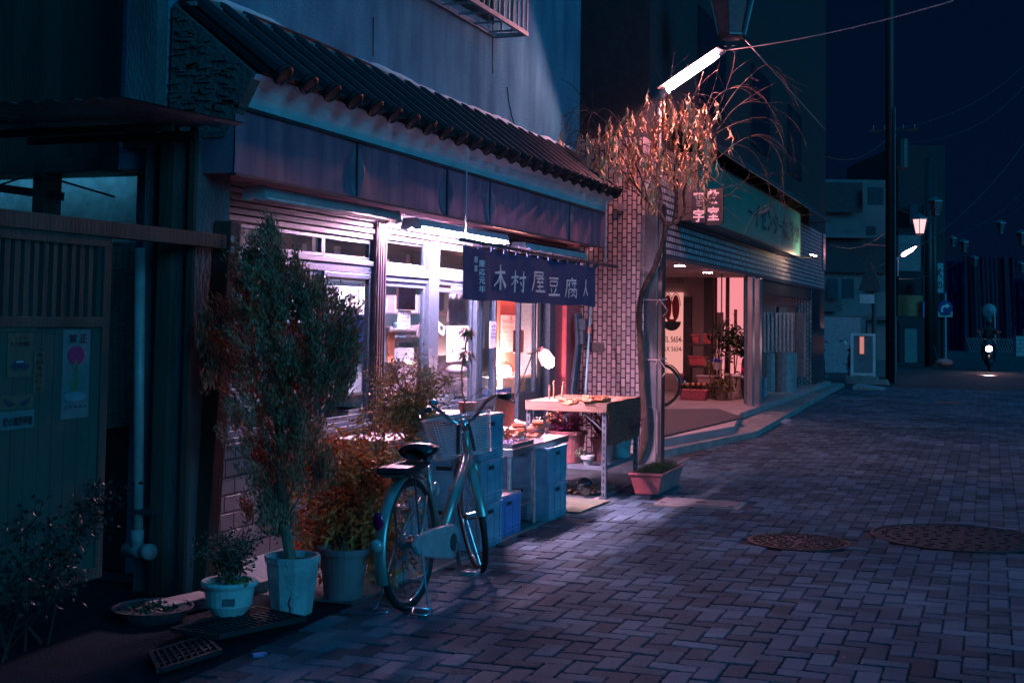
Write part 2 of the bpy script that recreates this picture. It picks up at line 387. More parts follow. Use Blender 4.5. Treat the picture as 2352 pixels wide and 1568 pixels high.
m = MB(); m.box(-3.875, -3.835, Y0, Y1, Z0-.016, Z0-.002); m.box(-3.86, -3.83, Y0, Y1, Z1+.002, Z1+.022)
for y0 in (7.55, 9.05, 9.95, 12.1): m.box(-3.852, -3.838, y0-.004, y0+.004, Z0, Z1)
m.build('fascia_trim', M_dkmet, shop)
# plastered cove between fascia and eave
m = MB(); prof = [(-3.86, 2.638), (-3.85, 2.66), (-3.83, 2.70), (-3.79, 2.75), (-3.73, 2.79), (-3.72, 2.80), (-4.2, 2.80), (-4.2, 2.638)]
m.prism([(p[0], p[1]) for p in prof], (0, 6.12, 0), XP, ZP, YP, Y1-6.12-.02); m.build('cove', M_plaster, shop, smooth=False)
# lean-to roof with pantiles: barrel rows and flat pans, round end discs
M_tile = mat('roof_tile', (.014, .015, .018), .5, 0, spec=.3, c2=(.008, .009, .011), sc=20, bump=.15)
A = Vector((-3.70, 0, 2.80)); Bv = Vector((-4.27, 0, 3.24)); dv = (Bv-A).normalized(); nv = Vector((-dv.z, 0, dv.x)); nv = -nv if nv.z < 0 else nv
Ls = (Bv-A).length
m = MB(); m.prism([(0, 0), (Ls, 0), (Ls, .03), (0, .03)], (A.x, 6.14, A.z), dv, nv, YP, Y1-6.14-.12); m.build('roof_bed', M_tile, shop)
PT = .285; ny_ = int((Y1-.25-6.2)/PT); barrel = MB(); pan = MB()
for i in range(ny_+1):
    y = 6.22+i*PT
    for k in range(3):
        p = A+dv*(Ls*k/3-.03)+nv*(.050+.006*k*0); q = A+dv*(Ls*(k+1)/3)+nv*.052; p.y = q.y = y
        jt = wob(.004); p.y += jt; q.y += jt
        barrel.tube([p, p+(q-p)*.9, q], [.058, .055, .047], 10)
        if i < ny_:
            c0 = A+dv*(Ls*k/3-.035)+nv*(.036+.0); c1 = A+dv*(Ls*(k+1)/3)+nv*.024
            rows = []
            for cc in (c0, c1):
                rows += [cc+nv*(.022*(abs(u)**1.6))+YP*(y+PT/2+u*PT*.42) for u in (-1, -.5, 0, .5, 1)]
            low = [v-nv*.014 for v in rows]
            pan.add(rows+low, [(a, a+1, a+6, a+5) for a in range(4)]+[(10+a, a, a+1, 11+a)[::-1] for a in range(4)]+[(10+a, 15+a, 16+a, 11+a) for a in range(4)])
    c = A-dv*.045+nv*.048; c.y = y
    barrel.lathe(c, [(.062, -.006), (.066, .0), (.066, .018), (.054, .024), (.046, .016), (.0, .019)], 16, M=Matrix((nv, YP, -dv)).transposed() if False else Matrix([[nv.x, 0, -dv.x], [0, 1, 0], [nv.z, 0, -dv.z]]))
barrel.build('barrel_tiles', M_tile, shop, smooth=False); pan.build('pan_tiles', M_tile, shop)
# stepped flat tiles (noshi) and mortar flashing where roof meets wall
M_noshi = mat('noshi_tile', (.20, .195, .20), .7, sc=9, bump=.3)
m = MB()
for k in range(3):
    y = 6.15+k*.09
    while y < 13.75:
        l_ = .27; m.box(-4.295, -4.16+.02*k*-1, y, min(y+l_-.006, 13.82), 3.215+k*.030, 3.240+k*.030); y += l_
m.build('ridge_tiles', M_noshi, shop)
m = MB(); y = 6.15; P_ = []
while y < 13.8:
    P_.append((-4.272+wob(.012), y, 3.325+.012*sin(y*3)+wob(.006))); y += .12
m.tube(P_, [.030+wob(.007) for _ in P_], 8); m.build('mortar_flashing', M_plaster, shop, smooth=True)
m = MB(); m.tube([W(a, b, X=-4.22) for a, b in ((560, 30), (700, 85), (850, 150), (960, 215), (1010, 235), (1100, 300))], .012, 6); m.build('cable', M_blkrub, shop)
# gable end of the lean-to on the left, crumbling mortar
m = MB(); m.prism([(-4.27, 2.46), (-3.92, 2.46), (-3.74, 2.80), (-4.27, 3.22)], (0, 6.1, 0), XP, ZP, YP, .09)
for k in range(60):
    x = random.uniform(-4.25, -3.85); z = random.uniform(2.6, 2.78+(-3.74-x)*.75); m.obox((x, 6.095, z), (random.uniform(.03, .1), .02, random.uniform(.008, .022)), Matrix.Rotation(wob(.2), 3, 'Y'))
m.build('gable_mortar', mat('old_mortar', (.07, .08, .08), .95, bump=1, bsc=30), shop)
# ---- upper window bay with bars (top of the picture)
bay = root('window_bay', W(1120, 60, X=-4.2), 'grey metal barred window balcony high on the stuccoed upper wall', 'window bay')
by0, by1 = W(1135, 60, X=-4.3).y-2.6, W(1135, 60, X=-4.3).y; bz = W(1132, 88, X=-4.3).z
bx = -4.3+.34
m = MB(); m.box(bx-.03, bx, by0, by1, bz-.0, bz+.04); m.box(-4.29, bx-.03, by1-.03, by1, bz, bz+.04); m.box(-4.29, -4.26, by0, by1, bz, bz+.04)
for k in range(7): m.box(-4.26, bx-.03, by0+.2+k*.36, by0+.22+k*.36, bz+.005, bz+.02)
m.box(bx-.03, bx, by0, by1, bz+1.1, bz+1.13); m.build('rail', mat('painted_steel', (.34, .35, .37), .5, .3), bay)
m = MB()
for k in range(22): y = by0+.05+k*(by1-by0-.06)/21; m.box(bx-.022, bx-.008, y-.012, y+.012, bz+.04, bz+1.1)
for k in range(3): x = -4.22+k*.1; m.box(x-.01, x+.01, by1-.022, by1-.008, bz+.04, bz+1.1)
m.build('bars', mat('painted_steel', (.34, .35, .37)), bay)
m = MB(); m.box(-4.298, -4.28, by0+.1, by1-.05, bz+.12, bz+1.2); m.build('pane', mat('dark_pane', (.02, .03, .04), .1), bay)
# ================================================================= shop front joinery
def frame(mb, y0, y1, z0, z1, b, x0, x1):
    mb.box(x0, x1, y0, y1, z0, z0+b); mb.box(x0, x1, y0, y1, z1-b, z1); mb.box(x0, x1, y0, y0+b, z0+b, z1-b); mb.box(x0, x1, y1-b, y1, z0+b, z1-b)
def sash(y0, y1, z0, z1, x, b=.035, name='window', d=.03):
    f = MB(); frame(f, y0, y1, z0, z1, b, x-d/2, x+d/2); fo = f.build(name, M_alu, shop, bevel=.003)
    p = MB(); p.box(x-.003, x+.003, y0+b, y1-b, z0+b, z1-b); p.build('pane', M_glass, fo); return fo
Ya, Yb, Yc, Yd = YF(448), YF(502), YF(545), YF(735)
# left narrow light, then the wide window, each with transom lights
sash(SL+.0, Yb+.02, .76, 1.80, XW); sash(SL, Yb+.02, 1.90, 2.055, XW+.001, .025)
sash(Yc-.10, Yd, .76, 1.80, XW); sash(Yd+.002, 8.66, .76, 1.80, XW+.012)
sash(Yc-.10, YF(600), 1.90, 2.05, XW, .025); sash(YF(600)+.002, Yd, 1.90, 2.05, XW, .025); sash(Yd+.002, 8.66, 1.90, 2.05, XW, .025)
m = MB(); m.box(XW-.04, XW+.03, SL, 8.66, 1.803, 1.86); m.box(XW-.04, XW+.045, SL, 8.66, 1.865, 1.898); m.box(XW-.05, XW+.06, SL, 8.66, .703, .727); m.box(XW-.05, XW+.04, SL, 8.66, .73, .757)
m.build('transom_rail', M_alu, shop, bevel=.003)
# ribbed post
m = MB(); m.box(XW-.03, XW+.06, 8.67, 8.84, .0, 2.30)
for k in range(4): m.box(XW+.06, XW+.072, 8.685+k*.04, 8.702+k*.04, 0, 2.30)
m.build('post', mat('brown_aluminium', (.16, .13, .15), .3, .7), shop, bevel=.003)
# second window bay between post and doors
Y2, Y3 = YF(966), YF(998); Y4 = YF(1083)
sash(8.845, Y2+.06, .76, 1.76, XW); sash(8.845, Y2+.06, 1.88, 2.11, XW, .028)
m = MB(); m.box(XW-.03, XW+.05, Y2+.065, Y3-.02, .72, 2.11); m.build('mullion', M_alu, shop, bevel=.004)
sash(Y3-.015, Y4, .76, 1.74, XW); sash(Y3-.015, 11.0, 1.88, 2.09, XW, .028); sash(11.01, 12.4, 1.88, 2.09, XW, .028); sash(12.41, 13.78, 1.88, 2.09, XW, .028)
m = MB(); m.box(XW-.04, XW+.03, 8.845, 13.8, 1.765, 1.80); m.box(XW-.04, XW+.045, 8.845, 13.8, 1.806, 1.872); m.box(XW-.05, XW+.06, 8.845, Y4, .703, .727); m.box(XW-.05, XW+.04, 8.845, Y4, .73, .757)
m.build('transom_rail', M_alu, shop, bevel=.003)
# sliding door leaves (glazed, aluminium), doorway between them stands open
def door(y0, y1, x, label=None):
    f = MB(); frame(f, y0, y1, .03, 1.758, .045, x-.018, x+.018); f.box(x-.018, x+.018, y0+.045, y1-.045, .70, .78)
    fo = f.build('door', M_alu, shop, bevel=.003)
    p = MB(); p.box(x-.003, x+.003, y0+.045, y1-.045, .78, 1.713); p.build('pane', M_glass, fo)
    p = MB(); p.box(x-.008, x+.008, y0+.045, y1-.045, .075, .70); p.build('kick_panel', M_alu, fo)
    h = MB(); h.box(x+.018, x+.026, y1-.036, y1-.012, .85, 1.05); h.build('handle', M_dkmet, fo)
door(Y4+.0, YF(1130), XW+.035); door(YF(1112), YF(1130)+.13, XW-.04)
door(YF(1182), YF(1182)+.5, XW+.035); door(YF(1205)-.1, YF(1250), XW-.04)
m = MB(); m.box(XW-.06, XW+.06, YF(1250)+.02, YF(1264), .0, 1.76); m.build('door_post', M_alu, shop, bevel=.004)
M_red = mat('red_jamb', (.50, .12, .15), .35, .2, sc=20)
m = MB(); m.box(XW-.05, XW+.04, YF(1266), YF(1284), 0, 1.76); m.box(XW-.05, XW+.08, YF(1286), YF(1296), 0, 1.76); m.box(XW-.05, XW+.05, YF(1298), 13.80, 0, 1.76)
m.build('door_jamb', M_red, shop, bevel=.005)
m = MB(); m.box(XW-.06, XW+.10, Y4+.01, 13.78, .0, .028); m.build('sill', M_alu, shop)
# ================================================================= fluorescent fixtures under the fascia
M_ltm = mat('lamp_enamel', (.50, .50, .52), .35, sc=6)
M_tubeoff = mat('unlit_tube', (.75, .70, .72), .25)
def fixture(y0, y1, z, x, label, lit, tubes=2):
    rt = root('fluorescent_light', (x, y0, z), label, 'fluorescent light', 'fluorescent lights under the fascia')
    m = MB(); pf = [(-.075, .0), (-.055, .055), (.055, .055), (.075, .0), (.03, .018), (-.03, .018)]
    m.prism(pf, (x, y0, z), XP, ZP, YP, y1-y0); m.build('housing', M_ltm, rt)
    for yy in (y0-.01, y1-.02):
        m = MB(); m.prism([(-.085, -.022), (-.06, .06), (.06, .06), (.085, -.022), (.04, -.03), (.0, -.01), (-.04, -.03)], (x, yy, z), XP, ZP, YP, .03); m.build('end_cap', M_ltm, rt)
    for s_ in ((-1, 1) if tubes == 2 else (1,)):
        m = MB(); m.tube([(x+s_*.045, y0+.02, z-.006), (x+s_*.045, y1-.02, z-.006)], .016, 10)
        m.build('tube', emit('tube_glow', (1, .52, .78), 1150) if lit else M_tubeoff, rt, smooth=True)
fixture(6.60, 8.45, 2.19, -4.02, 'long unlit twin tube light above the conifer, leftmost under the fascia', False)
fixture(8.75, 10.62, 2.165, -4.0, 'glowing white fluorescent light above the curtain and middle window', True)
fixture(11.15, 13.05, 2.13, -4.02, 'unlit fluorescent light above the right part of the blue curtain', False)
# support wire in front of fascia and hook for the curtain rod
m = MB(); p = W(1072, 340, X=-3.66); q = W(1070, 552, X=-3.62); m.tube([p, q], .006, 6)
o = m.build('hanging_rod', mat('galvanised', (.5, .55, .58), .4, .7)); tag(o, 'thin metal rod hanging from the eave to the left end of the curtain pole', 'rod')
m = MB(); a = W(1393, 460, X=-3.62); b = W(1391, 596, X=-3.62); m.tube([a, b], .005, 6)
m.tube([b+Vector((0, .045*sin(t), -.03-.03*cos(t)+.03)) for t in [i*.6 for i in range(10)]], .006, 6)
o = m.build('hook', mat('galvanised', (.5, .55, .58))); tag(o, 'wire hook holding the right end of the curtain pole by the brick wall', 'hook')
# ================================================================= noren curtain
XN = -3.62
nor = root('shop_curtain', (XN, 10.6, 2.05), 'dark indigo shop curtain with white brush characters hanging from a pole', 'curtain')
cY0, cY1 = 8.83, 12.30
def cx_(y): return XN+.012*sin((y-cY0)*5)+.004*sin((y-cY0)*17+1)
def zt(y): return 2.015+(y-cY0)*-.004
def zb(y): return 1.632-(y-cY0)*.002+.006*sin(y*6)
pl = MB(); pl.tube([W(1057, 549, X=XN), W(1240, 583, X=XN), W(1418, 613, X=XN)], .017, 10); pl.build('pole', mat('dark_bamboo', (.05, .06, .07), .5), nor, smooth=True)
M_noren = mat('indigo_cloth', (.005, .045, .13), .95, c2=(.003, .033, .10), sc=40, bump=.3, bsc=300)
slits = [W(px, 650, X=XN).y for px in (1116, 1166, 1212, 1249)]
m = MB(); edges = [cY0]+slits+[cY1]
for a, b in zip(edges[:-1], edges[1:]):
    n = max(6, int((b-a)/.03)); base = len(m.v)
    for i in range(n+1):
        t = i/n; y = a+(b-a)*t
        for j in range(9):
            s_ = j/8; z = zt(y)*(1-s_)+zb(y)*s_; k = 0
            if b != edges[-1] and t == 1: k = -.006*max(0, s_-.35)
            if a != cY0 and t == 0: k = .006*max(0, s_-.35)
            m.v.append(Vector((cx_(y)+.006*s_*sin(y*13), y+k, z)))
    for i in range(n):
        for j in range(8): q = base+i*9+j; m.f.append((q, q+9, q+10, q+1)); m.m.append(0)
lv = len(m.v); lf = len(m.f)
m.v += [v+Vector((-.003, 0, 0)) for v in m.v[:lv]]; m.f += [tuple(i+lv for i in f[::-1]) for f in m.f[:lf]]; m.m += [0]*lf
m.build('cloth', M_noren, nor, smooth=True)
for i in range(13):
    m = MB()
    y = cY0+.06+i*(cY1-cY0-.12)/12; zc = W(1057+i*26, 0, X=XN).z*0+2.062-.0*i; zc = 2.068-(y-cY0)*.006
    m.tube([(XN+.003+.024*cos(t), y+wob(.003), zc-.002+.03*sin(t)-.004) for t in [k*pi/5 for k in range(11)]], .0022, 4)
    m.box(XN-.001, XN+.004, y-.05, y+.05, 2.0, 2.03); m.build('loop', mat('indigo_tape', (.02, .06, .14), .9), nor)
cf_ = lambda p: Vector((cx_(p.y)+.016+(p.x-XN), p.y, p.z))
def kan(mb, s, px0, px1, py0, py1, off=.03):
    a = W(px0, py0, X=XN); b = W(px1, py1, X=XN); c = (a+b)/2; c.x = XN
    cm = W((px0+px1)/2, (py0+py1)/2, X=XN)
    w_ = abs(b.y-a.y); h_ = abs(W((px0+px1)/2, py0, X=XN).z-W((px0+px1)/2, py1, X=XN).z)
    for q, (du, dv_) in enumerate(((0, 0), (off*.35, 0), (-off*.35, 0), (0, off*.3), (0, -off*.3))): glyph(mb, s, (XN+q*.0004, cm.y+du*w_, cm.z+dv_*h_), YP, ZP, w_, h_, .004, .0, cf_)
m = MB()
# brush strokes (x, y, half-width) in a unit box, painted as tapering ribbons
KAN = {'ki': [[(.06, .66, .03), (.5, .70, .05), (.94, .72, .05)], [(.47, 1, .05), (.5, .6, .07), (.48, .0, .08)], [(.46, .62, .05), (.3, .35, .04), (.0, .14, .03)], [(.54, .60, .04), (.72, .36, .07), (1, .14, .09)]],
 'mura': [[(.0, .66, .04), (.2, .70, .045), (.45, .73, .04)], [(.24, 1, .05), (.24, .5, .055), (.20, .0, .06)], [(.22, .62, .04), (.13, .45, .03), (.0, .32, .02)], [(.28, .58, .03), (.36, .5, .04), (.42, .44, .03)], [(.5, .66, .04), (.75, .70, .05), (1, .73, .045)], [(.82, 1, .05), (.82, .5, .06), (.80, .06, .06), (.66, .10, .03)], [(.56, .48, .04), (.63, .40, .05), (.66, .33, .04)]],
 'ya': [[(.15, .95, .04), (.5, .97, .045), (.90, .98, .04)], [(.90, .98, .04), (.88, .88, .045), (.86, .78, .04)], [(.18, .80, .035), (.5, .80, .04), (.86, .79, .035)], [(.16, .96, .05), (.14, .5, .06), (.0, .05, .04)], [(.30, .66, .035), (.6, .67, .04), (.95, .68, .04)], [(.58, .64, .035), (.45, .52, .035), (.34, .47, .03)], [(.34, .47, .035), (.6, .48, .035), (.84, .50, .035)], [(.76, .58, .03), (.84, .50, .04), (.88, .44, .035)], [(.60, .44, .04), (.60, .25, .05), (.58, .06, .04)], [(.34, .27, .035), (.6, .28, .04), (.88, .29, .035)], [(.22, .05, .04), (.6, .05, .05), (1, .06, .05)]],
 'mame': [[(.1, .95, .045), (.5, .97, .05), (.9, .98, .045)], [(.2, .80, .04), (.22, .66, .045), (.24, .54, .04)], [(.2, .80, .035), (.5, .80, .04), (.82, .81, .04)], [(.82, .81, .045), (.80, .66, .05), (.74, .54, .04)], [(.22, .56, .035), (.5, .56, .035), (.78, .57, .035)], [(.30, .42, .045), (.36, .28, .045), (.38, .18, .035)], [(.72, .44, .045), (.66, .30, .05), (.58, .16, .04)], [(.0, .05, .045), (.5, .07, .06), (1, .08, .06)]],
 'fu': [[(.5, 1, .05), (.54, .93, .045), (.56, .88, .04)], [(.12, .85, .035), (.5, .86, .04), (.95, .88, .04)], [(.14, .86, .045), (.12, .5, .05), (.0, .02, .035)], [(.36, .80, .035), (.28, .68, .035), (.2, .6, .025)], [(.30, .68, .03), (.31, .58, .035), (.31, .48, .03)], [(.46, .72, .03), (.7, .73, .035), (.96, .74, .03)], [(.76, .82, .035), (.76, .62, .04), (.74, .50, .035)], [(.52, .64, .03), (.57, .60, .03), (.60, .56, .025)], [(.26, .42, .04), (.25, .2, .045), (.22, .0, .04)], [(.26, .42, .035), (.6, .42, .035), (.93, .43, .04)], [(.93, .43, .045), (.93, .2, .05), (.90, .02, .045), (.80, .06, .025)], [(.58, .48, .03), (.52, .34, .03), (.38, .26, .025)], [(.60, .36, .03), (.68, .31, .03), (.76, .27, .025)], [(.58, .28, .03), (.52, .14, .03), (.36, .06, .025)], [(.60, .17, .03), (.70, .11, .035), (.78, .06, .025)]],
 'hito': [[(.5, 1, .09), (.42, .5, .08), (.0, .0, .04)], [(.5, .5, .05), (.7, .25, .08), (1, .05, .09)]]}
def brush(mb, key, px0, px1, py0, py1):
    a = W(px0, py0, X=XN); b = W(px1, py1, X=XN); w_ = abs(b.y-a.y); cm = W((px0+px1)/2, (py0+py1)/2, X=XN)
    h_ = abs(W((px0+px1)/2, py0, X=XN).z-W((px0+px1)/2, py1, X=XN).z); rq = random.Random(len(key)*7)
    for si, st in enumerate(KAN[key]):
        n = 5; P_ = []
        for k in range(len(st)-1):
            for q in range(n): t = q/n; P_.append([st[k][e]*(1-t)+st[k+1][e]*t for e in range(3)])
        P_.append(list(st[-1])); V_ = []
        for k, p in enumerate(P_):
            a_ = P_[max(k-1, 0)]; b_ = P_[min(k+1, len(P_)-1)]; dx, dy = (b_[0]-a_[0])*w_, (b_[1]-a_[1])*h_; l_ = math.hypot(dx, dy) or 1
            r_ = p[2]*h_*1.15*(1+rq.uniform(-.12, .12)); 
            for sg in (1, -1): V_.append(cf_(Vector((XN+.0006*si, cm.y+(p[0]-.5)*w_-sg*dy/l_*r_*1.2, cm.z+(p[1]-.5)*h_+sg*dx/l_*r_))))
        mb.add(V_, [(2*k, 2*k+1, 2*k+3, 2*k+2) for k in range(len(P_)-1)])
for s_, a, b, c, d in (('ki', 1132, 1161, 608, 666), ('mura', 1174, 1203, 622, 672), ('ya', 1215, 1245, 624, 671), ('mame', 1256, 1283, 638, 680), ('fu', 1297, 1318, 638, 684), ('hito', 1334, 1346, 642, 680)): brush(m, s_, a, b, c, d)
m.build('large_lettering', mat('curtain_white', (.98, .80, .80), .8), nor)
m = MB()
for k, s_ in enumerate('慶応元年'): kan(m, s_, 1093, 1105, 597+k*19.5, 613+k*19.5, .03)
for k, s_ in enumerate('創業'): kan(m, s_, 1083, 1090, 588+k*21, 603+k*21, .03)
kan(m, '三丁', 1378, 1382, 690, 712, .02) if False else None
m.build('small_lettering', mat('curtain_white2', (.95, .95, .98), .8), nor)
# ================================================================= brick-tiled end wall beside the shop
M_bt = brick('narrow_wall_tile', (.56, .44, .45), (.30, .24, .26), (.015, .015, .02), .102, .054, .0075, ax=('X', 'Z'), vert=True, rough=.45)
YB = 13.85
bw = root('brick_wall', (-3.9, YB, 0), 'wall of upright grey tiles with dark joints between the shop and the street pole', 'wall')
m = MB(); m.box(-4.42, -3.545, YB, YB+.25, 0, 3.5); m.build('wall', M_bt, bw)
m = MB(); c = W(1370, 797, Y=YB); m.box(c.x-.09, c.x+.09, YB-.03, YB, c.z-.05, c.z+.05); m.box(c.x-.075, c.x+.075, YB-.034, YB-.03, c.z+.012, c.z+.03); m.build('letter_slot', M_dkmet, bw)
m = MB(); c = W(1428, 478, Y=YB); m.box(c.x-.04, c.x+.04, YB-.04, YB, c.z-.03, c.z+.05); m.build('meter_box', mat('meter', (.25, .25, .27)), bw)
# blue handled mop leaning on it, dark hose/gas meter bundle
m = MB(); a = W(1357, 700, X=-3.93); b = W(1345, 905, X=-3.80); m.tube([a, b], .011, 8)
rt = root('mop', b, 'pale blue long-handled mop leaning beside the door jamb against the tiled wall', 'mop'); m.build('handle', mat('mop_blue', (.30, .62, .72), .35), rt, smooth=True)
m = MB(); m.tube([a.lerp(b, .26), a.lerp(b, .33)], .017, 8); m.build('grip', mat('mop_pink', (.8, .3, .25), .5), rt)
m = MB(); p = W(1330, 770, X=-4.2)
for k in range(3):
    o_ = Vector((0, -.02*k, 0)); m.tube([W(1322+k*6, 720, X=-4.2), W(1326+k*5, 790, X=-4.15), W(1318+k*5, 850, X=-4.2), W(1312+k*6, 905, X=-4.2)], .02-.004*k, 7)
m.obox(W(1335, 745, X=-4.15), (.12, .1, .12)); m.obox(W(1333, 775, X=-4.15), (.09, .1, .14))
o = m.build('gas_meter', mat('meter_blue', (.07, .12, .16), .6)); tag(o, 'dark gas meter and pipes in the corner between the red jamb and the tiled wall', 'gas meter')
# oil cans / jars at pole foot not visible
# ================================================================= left: party wall, downpipe, gate, blind
pw = root('party_wall', (-4.2, 6.2, 0), 'narrow weathered wall end between the gate and the shop with dark timber strips', 'wall')
m = MB(); m.box(-4.36, -4.06, 6.02, 6.40, 0, 2.46); m.box(-4.50, -4.30, 6.0, 6.1, 2.4, 6.5); m.build('plaster', mat('weathered_plaster', (.11, .12, .13), .9, c2=(.05, .06, .07), sc=3, stretch=(2, 1, .5), bump=.6, bsc=40), pw)
def vstrip(mb, pxa, pxb, Y, z0, z1, d=.05):
    a = W(pxa, 900, Y=Y).x; b = W(pxb, 900, Y=Y).x; mb.box(a, b, Y-d, Y, z0, z1)
m = MB(); vstrip(m, 365, 396, 6.015, .0, 2.5); vstrip(m, 427, 440, 6.015, 0, 2.5, .03); m.build('timber_strip', M_dkwood, pw)
dp = root('drainpipe', W(320, 1290, Y=5.95), 'grey plastic drainpipe ending in an elbow left of the shop', 'drainpipe')
t0, t1 = W(322, 570, Y=5.93), W(316, 1225, Y=5.93)
m = MB(); m.tube([t0, t1], .028, 14); m.build('pipe', mat('pvc', (.33, .30, .30), .45), dp, smooth=True)
m = MB(); m.tube([t1+Vector((0, 0, .02)), W(313, 1262, Y=5.93)], .034, 14); m.tube([W(290, 1262, Y=5.95), W(338, 1266, Y=5.90)], .036, 14); m.tube([W(334, 1266, Y=5.90), W(346, 1267, Y=5.88)], .042, 14)
m.build('elbow', mat('pvc2', (.28, .27, .28), .45), dp, smooth=True)
m = MB(); c = t0.lerp(t1, .92); m.box(c.x-.04, c.x+.12, 5.89, 5.97, c.z-.012, c.z+.012); m.build('bracket', M_dkmet, dp)
# neighbour house on the left: dark boarded upper wall, courtyard wall with window
lh = root('house', (-6, 6.5, 0), 'dark timber house on the far left behind the gate', 'house')
m = MB(); m.box(-9, -4.52, 6.45, 6.6, 2.32, 8); m.box(-9, -4.40, 6.45, 6.6, 0, 1.05)
m.build('wall', M_dkwood, lh)
m = MB(); m.box(-9, -4.4, 6.3, 6.46, 2.32, 2.40); m.box(-4.44, -4.37, 6.3, 6.46, 1.0, 2.4); m.box(-9, -4.4, 6.3, 6.46, 1.0, 1.06)
for px in (97,): a = W(px, 450, Y=6.35).x; m.box(a-.03, a+.05, 6.3, 6.46, 1.06, 2.32)
m.build('window_frame', M_dkwood, lh)
m = MB()   # crinkled plastic sheeting behind the window
n = 40; x0, x1 = -6.4, -4.62
for i in range(n+1):
    for j in range(n+1):
        x = x0+(x1-x0)*i/n; z = 1.06+(2.30-1.06)*j/n; m.v.append(Vector((x, 6.42+.02*sin(x*9+z*5)+.016*sin(x*21-z*13)+wob(.004), z)))
for i in range(n):
    for j in range(n): q = i*(n+1)+j; m.f.append((q, q+n+1, q+n+2, q+1)); m.m.append(0)
m.build('plastic_sheet', glass('plastic_sheet', (.55, .62, .66), .22, .15), lh, smooth=True)
m = MB(); m.box(-9, -4.72, 6.88, 6.93, 0, 3); m.box(-4.76, -4.72, 6.6, 6.88, 0, 3); m.build('back_wall', mat('dim_wall', (.6, .6, .6), .9), lh)
m = MB(); m.box(-9, -4.76, 6.6, 6.88, 2.45, 2.5); m.build('ceiling', M_dkwood, lh)
m = MB(); m.tube([(-7.2, 6.72, 2.42), (-5.0, 6.72, 2.42)], .012, 8); m.build('room_tube', emit('room_tube_glow', (.08, .50, .85), 16), lh)
m = MB(); m.bar(W(0, 432, Y=6.36), W(145, 452, Y=6.36), .02, .05); m.bar(W(80, 398, Y=6.28), W(262, 452, Y=6.28), .012, .012); m.bar(W(0, 425, Y=6.28), W(90, 395, Y=6.28), .010, .010)
m.build('rail', M_black, lh)
# canopy of thin corrugated sheet over the passage
cn = root('canopy', W(400, 270, Y=5.6), 'thin corrugated sheet canopy jutting out above the gate on the far left', 'canopy')
m = MB(); za = W(575, 278, Y=5.7).z
n = 60; X0, X1 = -5.1, -3.70
for j, yy in enumerate((4.9, 6.0)):
    for i in range(n+1): m.v.append(Vector((X0+(X1-X0)*i/n, yy, za+.035*j+.007*sin(i*1.2)+(-.004 if i < 0 else 0)-.0*(X1-X0))))
for i in range(n): m.f.append((i, i+1, n+2+i, n+1+i)); m.m.append(0)
lv = len(m.v); m.v += [v-Vector((0, 0, .004)) for v in m.v[:lv]]; m.f += [tuple(a+lv for a in f[::-1]) for f in m.f[:n]]; m.m += [0]*n
m.build('sheet', mat('corrugated', (.25, .26, .28), .4, .5), cn)
m = MB(); m.bar((-5.1, 5.6, za-.03), (-3.9, 5.6, za-.03), .03, .04); m.bar((-5.1, 5.95, za-.02), (-4.0, 5.95, za-.02), .03, .04); m.box(-4.6, -4.25, 5.93, 5.99, za+.02, za+.08); m.build('bracket', M_dkwood, cn)
# gate (plane parallel to the street)
XG = -3.97
gt = root('gate', (XG, 5.3, 0), 'dark wooden gate with vertical lattice above pale boards on the far left', 'gate')
def gy(px): return W(px, 800, X=XG).y
def gz(px, py): return W(px, py, X=XG).z
zb0, zb1 = gz(300, 545), gz(300, 515)
bm = MB(); bm.box(XG-.03, XG+.03, 3.9, gy(503), zb0-.012, zb1+.0); bm.build('beam', M_dkwood, gt, bevel=.004)
pm = MB(); a = W(524, 510, X=XG-.02); b = W(487, 1345, X=XG-.02); b2 = W(483, 1345, X=-4.05); b2.z = .0
pm.bar((a.x, a.y, a.z), (a.x-.05, a.y-.09, .0), .11, .11, up=(1, 0, 0)); pm.build('post', M_dkwood, gt, bevel=.006)
for k, (px, py) in enumerate(((533, 549), (533, 574))):
    c = W(px, py, X=XG+.04); s_ = MB(); s_.lathe(c, [(.02, 0), (.02, .004), (.0, .005)], 16, M=Matrix(((0, 0, 1), (0, 1, 0), (-1, 0, 0)))); s_.build('round_sticker', mat('sticker_pale', (.4, .42, .45)), gt)
yl0, yl1 = 4.0, gy(228); zl0, zl1 = gz(150, 727), gz(150, 553)
fm = MB(); frame(fm, yl0, gy(243), .25, zl1+.04, .055, XG-.02, XG+.02); fm.box(XG-.02, XG+.02, yl0, yl1, zl0-.05, zl0); fm.build('door_frame', M_dkwood, gt, bevel=.004)
lm = MB(); y = yl0+.06
while y < yl1-.03: lm.box(XG-.012, XG+.012, y, y+.030, zl0, zl1); y += .062
lm.build('lattice', M_dkwood, gt)
bd = MB(); y = yl0+.055; M_board = mat('green_grey_board', (.06, .075, .065), .8, c2=(.04, .052, .046), sc=3, stretch=(1, 1, .15), bump=.3)
while y < yl1-.02: bd.box(XG-.012, XG+.008, y, min(y+.083, yl1), .30, zl0-.05); y += .087
bd.build('boards', M_board, gt, bevel=.003)
